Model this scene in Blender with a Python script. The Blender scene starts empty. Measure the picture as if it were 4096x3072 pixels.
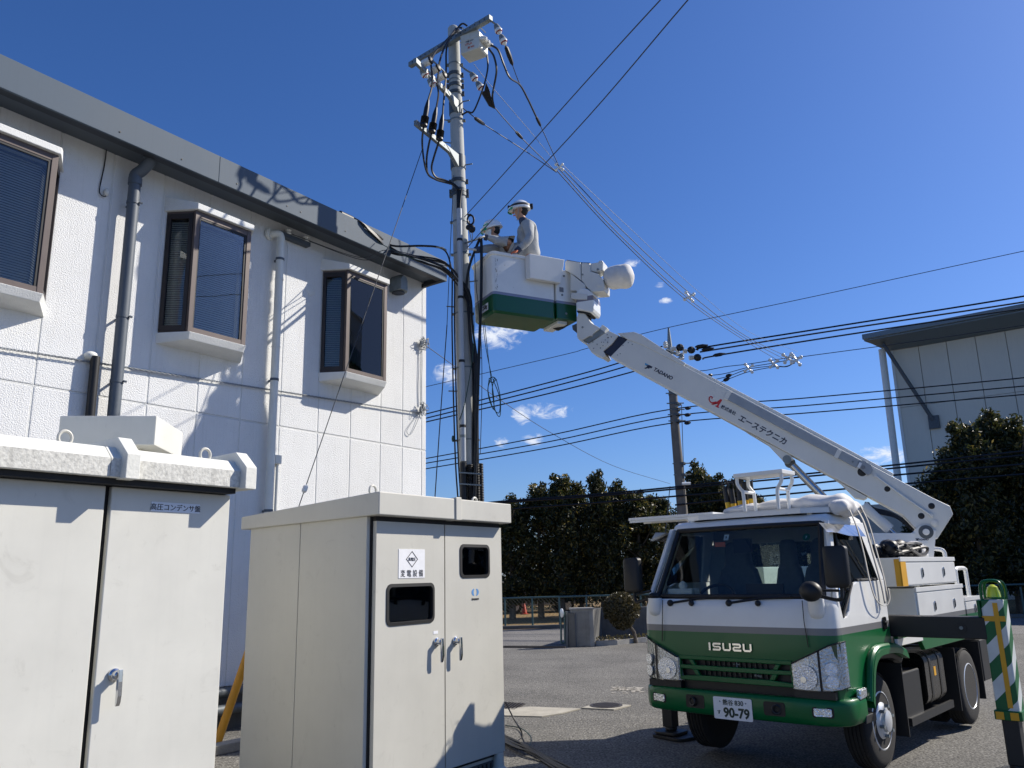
import bpy, bmesh, math, random
from mathutils import Vector, Matrix
R = math.radians
S = bpy.context.scene
COL = S.collection

# ------------------------------------------------------------------ camera
FPX, PITCH, ROLL, CAMH = 3237.0, R(13.27), R(1.32), 1.6
_rt = Vector((1, 0, 0)); _fw = Vector((0, math.cos(PITCH), math.sin(PITCH))); _up = _rt.cross(_fw)
CR = _rt * math.cos(ROLL) - _up * math.sin(ROLL)
CU = _rt * math.sin(ROLL) + _up * math.cos(ROLL)
CF = _fw; CC = Vector((0, 0, CAMH))
cam = bpy.data.cameras.new('camera'); cam.sensor_width = 36; cam.lens = 36 * FPX / 4096
cam.clip_start = 0.05; cam.clip_end = 5000
camo = bpy.data.objects.new('camera', cam); COL.objects.link(camo)
camo.matrix_world = Matrix(((CR.x, CU.x, -CF.x, 0), (CR.y, CU.y, -CF.y, 0), (CR.z, CU.z, -CF.z, CAMH), (0, 0, 0, 1)))
S.camera = camo

# survey helpers: bearing of a sighted point -> a place in the yard at a known distance
def ray(u, v): return CF + CR * ((u - 2048) / FPX) + CU * ((1536 - v) / FPX)
def at(u, v, y): d = ray(u, v); return CC + d * (y / d.y)
def atz(u, v, z): d = ray(u, v); return CC + d * ((z - CAMH) / d.z)
def onpl(u, v, p0, n): d = ray(u, v); return CC + d * (((p0 - CC).dot(n)) / d.dot(n))

# ------------------------------------------------------------------ light
SUN_AZ, SUN_EL = R(69.5), R(37.5)          # azimuth measured from +Y towards +X
sdir = Vector((math.sin(SUN_AZ) * math.cos(SUN_EL), math.cos(SUN_AZ) * math.cos(SUN_EL), math.sin(SUN_EL)))
sl = bpy.data.lights.new('sun', 'SUN'); sl.energy = 5.0; sl.angle = R(0.53); sl.color = (1.0, 0.93, 0.82)
so = bpy.data.objects.new('sun', sl); COL.objects.link(so)
so.rotation_euler = sdir.to_track_quat('Z', 'Y').to_euler()

W = bpy.data.worlds.new('World'); S.world = W; W.use_nodes = True
nt = W.node_tree; nt.nodes.clear()
def wn(t, **k):
    n = nt.nodes.new(t)
    for a, b in k.items(): setattr(n, a, b)
    return n
sky = wn('ShaderNodeTexSky', sky_type='NISHITA', sun_disc=False, sun_elevation=SUN_EL, sun_rotation=SUN_AZ,
         altitude=60, air_density=1.0, dust_density=0.7, ozone_density=6.0)
hsv = wn('ShaderNodeHueSaturation'); hsv.inputs['Saturation'].default_value = 1.12; hsv.inputs['Value'].default_value = 0.85
nt.links.new(sky.outputs[0], hsv.inputs['Color'])
blu = wn('ShaderNodeMixRGB', blend_type='MULTIPLY'); blu.inputs['Fac'].default_value = 1; blu.inputs['Color2'].default_value = (1.0, 1.1, 1.42, 1)
nt.links.new(hsv.outputs[0], blu.inputs['Color1'])
tc = wn('ShaderNodeTexCoord')
def vmath(op, a, b=None):
    n = wn('ShaderNodeVectorMath', operation=op)
    for i, x in enumerate((a, b)):
        if x is None: continue
        if isinstance(x, (tuple, Vector)): n.inputs[i].default_value = x
        else: nt.links.new(x, n.inputs[i])
    return n
def smath(op, a, b=None):
    n = wn('ShaderNodeMath', operation=op)
    for i, x in enumerate((a, b)):
        if x is None: continue
        if isinstance(x, (int, float)): n.inputs[i].default_value = x
        else: nt.links.new(x, n.inputs[i])
    return n.outputs[0]
nrm = vmath('NORMALIZE', tc.outputs['Generated']).outputs[0]
# fair-weather cumulus scraps: (bearing u, v, half width, half height in degrees)
CLOUDS = [(1790, 1500, 1.6, 0.9), (1990, 1345, 1.9, 1.3), (2050, 1310, 2.3, .6), (2190, 1640, 1.9, .8), (2090, 1660, .9, .8), (2130, 1760, 1.2, .6), (2010, 1765, .7, .5),
          (2525, 1050, .8, .45), (2640, 1140, .5, .3), (2665, 1203, .55, .25), (3530, 1820, 1.7, .8), (3330, 1800, .7, .3),
          (5200, 1700, 4, 1.3), (6600, 1900, 5, 1.5), (-2500, 1800, 5, 1.5), (-900, 1600, 3, 1.0)]
acc = None
for (u, v, hw, hh) in CLOUDS:
    d = ray(u, v).normalized(); ex = Vector((d.y, -d.x, 0)).normalized(); ez = ex.cross(d)
    df = vmath('SUBTRACT', nrm, tuple(d)).outputs[0]
    a = smath('DIVIDE', vmath('DOT_PRODUCT', df, tuple(ex)).outputs['Value'], R(hw))
    b = smath('DIVIDE', vmath('DOT_PRODUCT', df, tuple(ez)).outputs['Value'], R(hh))
    c = smath('DIVIDE', vmath('DOT_PRODUCT', df, tuple(d)).outputs['Value'], 0.2)
    rr = smath('ADD', smath('ADD', smath('MULTIPLY', a, a), smath('MULTIPLY', b, b)), smath('MULTIPLY', c, c))
    g = smath('SUBTRACT', 1.0, rr)
    g.node.use_clamp = True
    acc = g if acc is None else smath('MAXIMUM', acc, g)
mp = wn('ShaderNodeMapping'); mp.inputs['Scale'].default_value = (1, 1, 1.7)
nt.links.new(nrm, mp.inputs['Vector'])
nz = wn('ShaderNodeTexNoise', noise_dimensions='3D'); nz.inputs['Scale'].default_value = 36; nz.inputs['Detail'].default_value = 9; nz.inputs['Roughness'].default_value = 0.68; nz.inputs['Distortion'].default_value = 0.9
nt.links.new(mp.outputs[0], nz.inputs['Vector'])
sm = wn('ShaderNodeMapRange', interpolation_type='SMOOTHSTEP'); sm.inputs['From Min'].default_value = 0.16; sm.inputs['From Max'].default_value = 1.15
nt.links.new(smath('ADD', smath('MULTIPLY', acc, 0.85), smath('MULTIPLY', smath('SUBTRACT', nz.outputs['Fac'], .52), 3.2)), sm.inputs['Value'])
gate = wn('ShaderNodeMapRange'); gate.inputs['From Max'].default_value = 0.18; nt.links.new(acc, gate.inputs['Value'])
cm = smath('MULTIPLY', sm.outputs[0], gate.outputs[0])
mix = wn('ShaderNodeMixRGB'); mix.inputs['Color2'].default_value = (8.6, 9.0, 9.8, 1)
nt.links.new(smath('MULTIPLY', cm, 0.95), mix.inputs['Fac']); nt.links.new(blu.outputs[0], mix.inputs['Color1'])
bg = wn('ShaderNodeBackground'); bg.inputs['Strength'].default_value = 0.084
wo = wn('ShaderNodeOutputWorld')
nt.links.new(mix.outputs[0], bg.inputs['Color']); nt.links.new(bg.outputs[0], wo.inputs['Surface'])

S.view_settings.view_transform = 'Standard'; S.view_settings.look = 'None'
S.view_settings.exposure = 0.33; S.view_settings.gamma = 1; S.view_settings.use_curve_mapping = False
S.render.engine = 'CYCLES'; S.cycles.use_denoising = True; S.cycles.max_bounces = 8; S.cycles.transparent_max_bounces = 16
S.cycles.sample_clamp_indirect = 6

# ------------------------------------------------------------------ materials
def lin(c):
    c /= 255.0
    return c / 12.92 if c <= .04045 else ((c + .055) / 1.055) ** 2.4
def rgb(r, g, b): return (lin(r), lin(g), lin(b), 1)
MATS = {}
def mat(name, col, rough=.5, metal=0., var=.12, vscale=6., bump=0., bscale=60., spec=.5, coat=0., streak=0., dirt=None, fine=0., smudge=0., objvar=0.):
    """principled + object-space mottling, vertical run streaks and fine bump"""
    m = bpy.data.materials.new(name); m.use_nodes = True
    t = m.node_tree; b = t.nodes['Principled BSDF']; N = t.nodes.new; L = t.links.new
    b.inputs['Roughness'].default_value = rough; b.inputs['Metallic'].default_value = metal
    b.inputs['Specular IOR Level'].default_value = spec; b.inputs['Coat Weight'].default_value = coat; b.inputs['Coat Roughness'].default_value = .08
    co = N('ShaderNodeTexCoord')
    n1 = N('ShaderNodeTexNoise'); n1.inputs['Scale'].default_value = vscale; n1.inputs['Detail'].default_value = 6; n1.inputs['Roughness'].default_value = .6
    L(co.outputs['Object'], n1.inputs['Vector'])
    mr = N('ShaderNodeMapRange'); mr.inputs['From Min'].default_value = .3; mr.inputs['From Max'].default_value = .7
    mr.inputs['To Min'].default_value = 1 - var; mr.inputs['To Max'].default_value = 1 + var * .6
    L(n1.outputs['Fac'], mr.inputs['Value'])
    mx = N('ShaderNodeMixRGB'); mx.blend_type = 'MULTIPLY'; mx.inputs['Fac'].default_value = 1; mx.inputs['Color1'].default_value = col
    L(mr.outputs[0], mx.inputs['Color2']); out = mx.outputs[0]
    if streak:
        mp = N('ShaderNodeMapping'); mp.inputs['Scale'].default_value = (26, 26, 1.1); L(co.outputs['Object'], mp.inputs['Vector'])
        n2 = N('ShaderNodeTexNoise'); n2.inputs['Scale'].default_value = 1; n2.inputs['Detail'].default_value = 5; L(mp.outputs[0], n2.inputs['Vector'])
        r2 = N('ShaderNodeMapRange'); r2.inputs['From Min'].default_value = .52; r2.inputs['From Max'].default_value = .78; r2.inputs['To Max'].default_value = streak
        L(n2.outputs['Fac'], r2.inputs['Value'])
        m2 = N('ShaderNodeMixRGB'); m2.inputs['Color2'].default_value = dirt or (col[0] * .45, col[1] * .43, col[2] * .4, 1)
        L(r2.outputs[0], m2.inputs['Fac']); L(out, m2.inputs['Color1']); out = m2.outputs[0]
    if fine:
        n4 = N('ShaderNodeTexNoise'); n4.inputs['Scale'].default_value = fine; n4.inputs['Detail'].default_value = 3; L(co.outputs['Object'], n4.inputs['Vector'])
        r4 = N('ShaderNodeMapRange'); r4.inputs['From Min'].default_value = .35; r4.inputs['From Max'].default_value = .65; r4.inputs['To Min'].default_value = .30; r4.inputs['To Max'].default_value = 1.75
        L(n4.outputs['Fac'], r4.inputs['Value'])
        m4 = N('ShaderNodeMixRGB'); m4.blend_type = 'MULTIPLY'; m4.inputs['Fac'].default_value = 1; L(out, m4.inputs['Color1']); L(r4.outputs[0], m4.inputs['Color2']); out = m4.outputs[0]
    if fine:
        n5 = N('ShaderNodeTexNoise'); n5.inputs['Scale'].default_value = fine * .28; n5.inputs['Detail'].default_value = 4; n5.inputs['Roughness'].default_value = .75; L(co.outputs['Object'], n5.inputs['Vector'])
        r5 = N('ShaderNodeMapRange'); r5.inputs['From Min'].default_value = .32; r5.inputs['From Max'].default_value = .68; r5.inputs['To Min'].default_value = .62; r5.inputs['To Max'].default_value = 1.38
        L(n5.outputs['Fac'], r5.inputs['Value'])
        m5 = N('ShaderNodeMixRGB'); m5.blend_type = 'MULTIPLY'; m5.inputs['Fac'].default_value = 1; L(out, m5.inputs['Color1']); L(r5.outputs[0], m5.inputs['Color2']); out = m5.outputs[0]
    if smudge:
        n6 = N('ShaderNodeTexNoise'); n6.inputs['Scale'].default_value = 5.5; n6.inputs['Detail'].default_value = 9; n6.inputs['Roughness'].default_value = .68; n6.inputs['Distortion'].default_value = 1.2; L(co.outputs['Object'], n6.inputs['Vector'])
        r6 = N('ShaderNodeMapRange'); r6.interpolation_type = 'SMOOTHSTEP'; r6.inputs['From Min'].default_value = .56; r6.inputs['From Max'].default_value = .72; r6.inputs['To Max'].default_value = smudge; L(n6.outputs['Fac'], r6.inputs['Value'])
        n7 = N('ShaderNodeTexNoise'); n7.inputs['Scale'].default_value = 60; n7.inputs['Detail'].default_value = 4; mp7 = N('ShaderNodeMapping'); mp7.inputs['Scale'].default_value = (1, 1, .25); L(co.outputs['Object'], mp7.inputs['Vector']); L(mp7.outputs[0], n7.inputs['Vector'])
        r7 = N('ShaderNodeMapRange'); r7.inputs['From Min'].default_value = .70; r7.inputs['From Max'].default_value = .76; r7.inputs['To Max'].default_value = smudge * 1.6; L(n7.outputs['Fac'], r7.inputs['Value'])
        mxm = N('ShaderNodeMath'); mxm.operation = 'MAXIMUM'; L(r6.outputs[0], mxm.inputs[0]); L(r7.outputs[0], mxm.inputs[1])
        m6 = N('ShaderNodeMixRGB'); m6.inputs['Color2'].default_value = (col[0] * .42, col[1] * .40, col[2] * .37, 1); L(mxm.outputs[0], m6.inputs['Fac']); L(out, m6.inputs['Color1']); out = m6.outputs[0]
    if objvar:
        oi = N('ShaderNodeObjectInfo'); r8 = N('ShaderNodeMapRange'); r8.inputs['To Min'].default_value = 1 - objvar; r8.inputs['To Max'].default_value = 1; L(oi.outputs['Random'], r8.inputs['Value'])
        m8 = N('ShaderNodeMixRGB'); m8.blend_type = 'MULTIPLY'; m8.inputs['Fac'].default_value = 1; L(out, m8.inputs['Color1']); L(r8.outputs[0], m8.inputs['Color2']); out = m8.outputs[0]
    L(out, b.inputs['Base Color'])
    rr = N('ShaderNodeMapRange'); rr.inputs['To Min'].default_value = max(.03, rough - .08); rr.inputs['To Max'].default_value = min(1, rough + .1)
    L(n1.outputs['Fac'], rr.inputs['Value']); L(rr.outputs[0], b.inputs['Roughness'])
    if bump:
        n3 = N('ShaderNodeTexNoise'); n3.inputs['Scale'].default_value = bscale; n3.inputs['Detail'].default_value = 3; L(co.outputs['Object'], n3.inputs['Vector'])
        bp = N('ShaderNodeBump'); bp.inputs['Strength'].default_value = bump; bp.inputs['Distance'].default_value = .01
        L(n3.outputs['Fac'], bp.inputs['Height']); L(bp.outputs[0], b.inputs['Normal'])
    MATS[name] = m
    return m
def banded(name, bands, top, rough=.3, coat=.5, var=.06):
    """paint whose colour changes with height in the thing's own frame: bands = [(z_top, colour)...]"""
    m = mat(name, (1, 1, 1, 1), rough, 0, var, 3, coat=coat)
    t = m.node_tree; N = t.nodes.new; L = t.links.new
    mul = [n for n in t.nodes if n.type == 'MIX_RGB'][0]
    co = [n for n in t.nodes if n.type == 'TEX_COORD'][0]
    sx = N('ShaderNodeSeparateXYZ'); L(co.outputs['Object'], sx.inputs[0])
    cur = None
    for (z, c) in reversed(bands):
        lt = N('ShaderNodeMath'); lt.operation = 'LESS_THAN'; lt.inputs[1].default_value = z; L(sx.outputs['Z'], lt.inputs[0])
        mx = N('ShaderNodeMixRGB'); L(lt.outputs[0], mx.inputs['Fac']); mx.inputs['Color2'].default_value = c
        if cur is None: mx.inputs['Color1'].default_value = top
        else: L(cur, mx.inputs['Color1'])
        cur = mx.outputs[0]
    L(cur, mul.inputs['Color1'])
    return m
def glassmat(name, tint=(.75, .8, .8, 1), rough=.02, refl=1.45, extra=.0):
    m = bpy.data.materials.new(name); m.use_nodes = True; t = m.node_tree; t.nodes.clear(); N = t.nodes.new; L = t.links.new
    tr = N('ShaderNodeBsdfTransparent'); tr.inputs[0].default_value = tint
    gl = N('ShaderNodeBsdfGlossy'); gl.inputs['Roughness'].default_value = rough
    fr = N('ShaderNodeFresnel'); fr.inputs['IOR'].default_value = refl
    ad = N('ShaderNodeMath'); ad.operation = 'ADD'; ad.use_clamp = True; ad.inputs[1].default_value = extra; L(fr.outputs[0], ad.inputs[0])
    nz = N('ShaderNodeTexNoise'); nz.inputs['Scale'].default_value = 3.0; co = N('ShaderNodeTexCoord'); L(co.outputs['Object'], nz.inputs['Vector'])
    bp = N('ShaderNodeBump'); bp.inputs['Strength'].default_value = .02; bp.inputs['Distance'].default_value = .05; L(nz.outputs['Fac'], bp.inputs['Height']); L(bp.outputs[0], gl.inputs['Normal'])
    mx = N('ShaderNodeMixShader'); L(ad.outputs[0], mx.inputs[0]); L(tr.outputs[0], mx.inputs[1]); L(gl.outputs[0], mx.inputs[2])
    o = N('ShaderNodeOutputMaterial'); L(mx.outputs[0], o.inputs[0]); MATS[name] = m
    return m

mat('stucco', rgb(228, 229, 228), .8, var=.07, vscale=1.2, bump=.9, bscale=75, streak=.14, smudge=.07, objvar=.05)
mat('trimwhite', rgb(224, 225, 222), .75, var=.06, bump=.5, bscale=90)
mat('joint', rgb(205, 208, 212), .7, var=.05)
mat('fascia', rgb(84, 97, 110), .62, spec=.25, var=.07, vscale=1.5, streak=.10)
mat('soffit', rgb(80, 88, 96), .5, var=.06)
mat('gutterdark', rgb(46, 50, 56), .5)
mat('bronzeshade', rgb(52, 45, 43), .45, metal=.2, var=.1)  # frame bronze with shade put into the colour, for the side sashes
mat('bronzelit', rgb(92, 81, 77), .5, metal=.2, var=.1)  # same bronze painted lighter, as sunlit, for posts and rails
mat('blind', rgb(214, 214, 208), .6, var=.04)
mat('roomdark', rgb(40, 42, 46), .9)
mat('curtain', rgb(190, 186, 170), .9, var=.1)
mat('pipegrey', rgb(86, 94, 103), .5, var=.07)
mat('pipewhite', rgb(224, 224, 216), .5, var=.06, streak=.12)
mat('concrete', rgb(150, 148, 142), .9, var=.22, vscale=4, bump=.4, bscale=60, streak=.25)
mat('concretedark', rgb(96, 96, 94), .9, var=.3, vscale=3, bump=.4, streak=.45)
mat('cabgrey', rgb(196, 194, 184), .48, var=.06, vscale=2.0, smudge=.13, streak=.05, dirt=rgb(150, 148, 142))
mat('cabcream', rgb(210, 209, 200), .48, var=.07, vscale=2.2, smudge=.16, streak=.06, dirt=rgb(160, 160, 158))
mat('cabroof', rgb(220, 220, 212), .7, var=.08, vscale=9, streak=.0, bump=.25, bscale=40)
mat('lichen', rgb(212, 211, 203), .8, var=.30, vscale=55, streak=.30, dirt=rgb(110, 108, 102), bump=.3)
mat('darkgap', rgb(28, 28, 29), .7)
mat('rubber', rgb(24, 24, 25), .6)
mat('chrome', rgb(205, 207, 210), .14, metal=1, var=.03)
mat('labelgrey', rgb(226, 231, 238), .45, var=.03)
mat('signwhite', rgb(232, 233, 235), .5, var=.05, vscale=20)
mat('ink', rgb(34, 33, 36), .6)
mat('inkblue', rgb(86, 140, 196), .5)
mat('black', rgb(20, 20, 22), .5)
mat('blackgloss', rgb(14, 14, 16), .25, coat=.3)
mat('cableblack', rgb(22, 22, 24), .45)
mat('cablegreen', rgb(26, 62, 52), .5)
mat('wire', rgb(52, 58, 66), .6)
mat('wirelight', rgb(132, 138, 144), .6)
mat('galv', rgb(128, 136, 138), .55, metal=.3, var=.2, vscale=14)
mat('galvdark', rgb(86, 92, 96), .55, metal=.3, var=.2, vscale=14)
mat('poleold', rgb(112, 107, 100), .85, var=.2, vscale=4, bump=.2, streak=.3)
mat('polecon', rgb(178, 180, 176), .8, var=.14, vscale=5, bump=.15, streak=.2)
mat('conduit', rgb(176, 182, 188), .4, var=.06)
mat('porcelain', rgb(232, 232, 226), .22, coat=.4, var=.05)
mat('porcred', rgb(150, 40, 34), .35)
mat('switchbox', rgb(214, 214, 204), .45, var=.08, vscale=7, streak=.15)
mat('orangepaint', rgb(206, 96, 62), .6)
mat('guardyellow', rgb(214, 150, 34), .5, var=.1)
mat('asphalt', rgb(104, 102, 97), .95, var=.30, vscale=.9, bump=1.0, bscale=48, fine=48)
mat('asphaltroad', rgb(112, 110, 107), .92, var=.2, vscale=.8, bump=.6, bscale=70, fine=60)
mat('slab', rgb(170, 165, 152), .9, var=.2, vscale=5, bump=.3, bscale=70)
mat('grit', rgb(190, 184, 172), .95, var=.3, vscale=20)
mat('iron', rgb(84, 80, 78), .6, metal=.6, var=.2, vscale=30)
# truck
GRN, GRY, WHT = rgb(0, 92, 46), rgb(118, 118, 118), rgb(226, 226, 222)
banded('truckpaint', [(1.106, GRN), (1.157, GRY)], WHT, rough=.34, coat=.15)
mat('truckwhite', rgb(226, 226, 222), .34, smudge=.06, coat=.3, var=.05, vscale=3)
mat('boomwhite', rgb(214, 214, 208), .42, smudge=.10, coat=.2, var=.06, vscale=2.5, streak=.05)
mat('truckgreen', rgb(0, 92, 46), .34, spec=.3, coat=.15, var=.06)
mat('greydecal', rgb(120, 122, 126), .4)
mat('boomgrey', rgb(150, 155, 160), .4, metal=.2)
mat('frameblack', rgb(26, 27, 29), .5, var=.2)
mat('tyre', rgb(34, 33, 33), .85, var=.2, vscale=12, bump=.2)
mat('rim', rgb(206, 209, 212), .34, metal=.35, var=.08)
mat('lens', rgb(240, 242, 244), .22, metal=.85, var=.2, vscale=70, coat=.6, bump=1.0, bscale=55)
mat('reflector', rgb(240, 242, 244), .12, metal=1, var=.25, vscale=45, bump=.8, bscale=110)
mat('amber', rgb(214, 150, 60), .3)
mat('yellowtape', rgb(214, 158, 30), .5, var=.08)
mat('platewhite', rgb(226, 228, 230), .4, var=.03)
mat('plateink', rgb(22, 48, 40), .5)
mat('navy', rgb(34, 40, 62), .5)
mat('red', rgb(196, 40, 44), .5)
mat('logoblue', rgb(70, 160, 205), .5)
mat('seat', rgb(78, 84, 88), .85, var=.2, vscale=20)
mat('dash', rgb(36, 38, 41), .7)
mat('liner', rgb(150, 152, 146), .8)
mat('canvas', rgb(216, 214, 210), .85, var=.1, vscale=8, bump=.5, bscale=14)
mat('strap', rgb(164, 161, 154), .8, var=.1, vscale=40)
mat('gripyellow', rgb(222, 176, 36), .45)
mat('steelrod', rgb(176, 180, 186), .16, metal=1, var=.05)
mat('lampyellow', rgb(216, 222, 40), .2, coat=.5)
mat('sticker', rgb(220, 224, 228), .4)
# people
mat('skin', rgb(196, 148, 120), .55, var=.06)
mat('workwear', rgb(172, 174, 173), .85, var=.12, vscale=9, bump=.5, bscale=16)
mat('workdark', rgb(62, 70, 88), .85, var=.1)
mat('helmet', rgb(236, 238, 238), .25, coat=.5, var=.04)
mat('helmetband', rgb(48, 46, 46), .5)
mat('visor', rgb(40, 168, 116), .2, coat=.4)
mat('hair', rgb(26, 24, 22), .6)
mat('glove', rgb(214, 214, 208), .9, var=.15, vscale=30)
mat('gloveorange', rgb(214, 122, 88), .8, var=.1)
mat('mask', rgb(238, 240, 240), .8)
# background
mat('warewall', rgb(214, 208, 192), .6, var=.06, vscale=.4, streak=.12)
mat('wareroof', rgb(116, 128, 134), .5, metal=.2, var=.08)
mat('fencewire', rgb(52, 66, 66), .6)
mat('fencegreen', rgb(74, 98, 97), .5, metal=.2)
mat('bark', rgb(96, 88, 78), .9, var=.3, vscale=10, bump=.6, bscale=30)
mat('litter', rgb(128, 104, 62), .95, var=.4, vscale=9)
mat('carpaint', rgb(176, 180, 186), .25, metal=.5, coat=.6)
mat('conered', rgb(176, 58, 38), .5)
mat('signblue', rgb(40, 86, 160), .4)
glassmat('windowglass', (.90, .93, .94, 1), .02, 1.45, .015)
glassmat('cabglass', (.80, .88, .85, 1), .01, 1.5, .02)
glassmat('frosted', (.62, .65, .66, 1), .3, 1.5, .2)
glassmat('lensclear', (.92, .93, .93, 1), .02, 1.45, .04)
def wireglass():
    m = glassmat('wireglass', (.72, .75, .75, 1), .03, 1.45, .02)
    t = m.node_tree; N = t.nodes.new; L = t.links.new
    tr = [n for n in t.nodes if n.type == 'BSDF_TRANSPARENT'][0]; co = [n for n in t.nodes if n.type == 'TEX_COORD'][0]
    sx = N('ShaderNodeSeparateXYZ'); L(co.outputs['Object'], sx.inputs[0])
    def mth(op, a, b):
        n = N('ShaderNodeMath'); n.operation = op
        for i, x in enumerate((a, b)):
            if isinstance(x, (int, float)): n.inputs[i].default_value = x
            else: L(x, n.inputs[i])
        return n.outputs[0]
    cur = None
    for sg in (1, -1):
        k = mth('MULTIPLY', mth('ADD', mth('MULTIPLY', sx.outputs['X'], 1.7 * sg), sx.outputs['Z']), 26)
        f = mth('LESS_THAN', mth('FRACT', k, 0), .10)
        cur = f if cur is None else mth('MAXIMUM', cur, f)
    mx = N('ShaderNodeMixRGB'); mx.inputs['Color1'].default_value = (.74, .77, .77, 1); mx.inputs['Color2'].default_value = (.35, .36, .36, 1)
    L(cur, mx.inputs['Fac']); L(mx.outputs[0], tr.inputs[0])
wireglass()
def leafmat(name, c1, c2, tl=.25, cm=None):
    m = bpy.data.materials.new(name); m.use_nodes = True; t = m.node_tree; t.nodes.clear(); N = t.nodes.new; L = t.links.new
    g = N('ShaderNodeNewGeometry'); rp = N('ShaderNodeValToRGB'); rp.color_ramp.elements[0].color = c1; rp.color_ramp.elements[1].color = c2
    if cm: e = rp.color_ramp.elements.new(.78); e.color = cm
    L(g.outputs['Random Per Island'], rp.inputs[0])
    d = N('ShaderNodeBsdfPrincipled'); d.inputs['Roughness'].default_value = .38; L(rp.outputs[0], d.inputs['Base Color'])
    tn = N('ShaderNodeBsdfTranslucent'); L(rp.outputs[0], tn.inputs[0])
    mx = N('ShaderNodeMixShader'); mx.inputs[0].default_value = tl; L(d.outputs[0], mx.inputs[1]); L(tn.outputs[0], mx.inputs[2])
    o = N('ShaderNodeOutputMaterial'); L(mx.outputs[0], o.inputs[0]); MATS[name] = m
leafmat('leaf', (.014, .022, .008, 1), (.27, .20, .05, 1), .42, (.06, .068, .02, 1))
def blindmat():
    m = mat('blind', rgb(222, 222, 216), .6, var=.04); t = m.node_tree; N = t.nodes.new; L = t.links.new; p = t.nodes['Principled BSDF']; o = [n for n in t.nodes if n.type == 'OUTPUT_MATERIAL'][0]
    tl = N('ShaderNodeBsdfTranslucent'); tl.inputs[0].default_value = rgb(240, 238, 230); mx = N('ShaderNodeMixShader'); mx.inputs[0].default_value = .72
    L(p.outputs[0], mx.inputs[1]); L(tl.outputs[0], mx.inputs[2]); L(mx.outputs[0], o.inputs[0])
blindmat()
leafmat('leafbush', (.03, .032, .012, 1), (.13, .10, .04, 1))
leafmat('weed', (.12, .11, .03, 1), (.25, .2, .09, 1))

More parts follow.
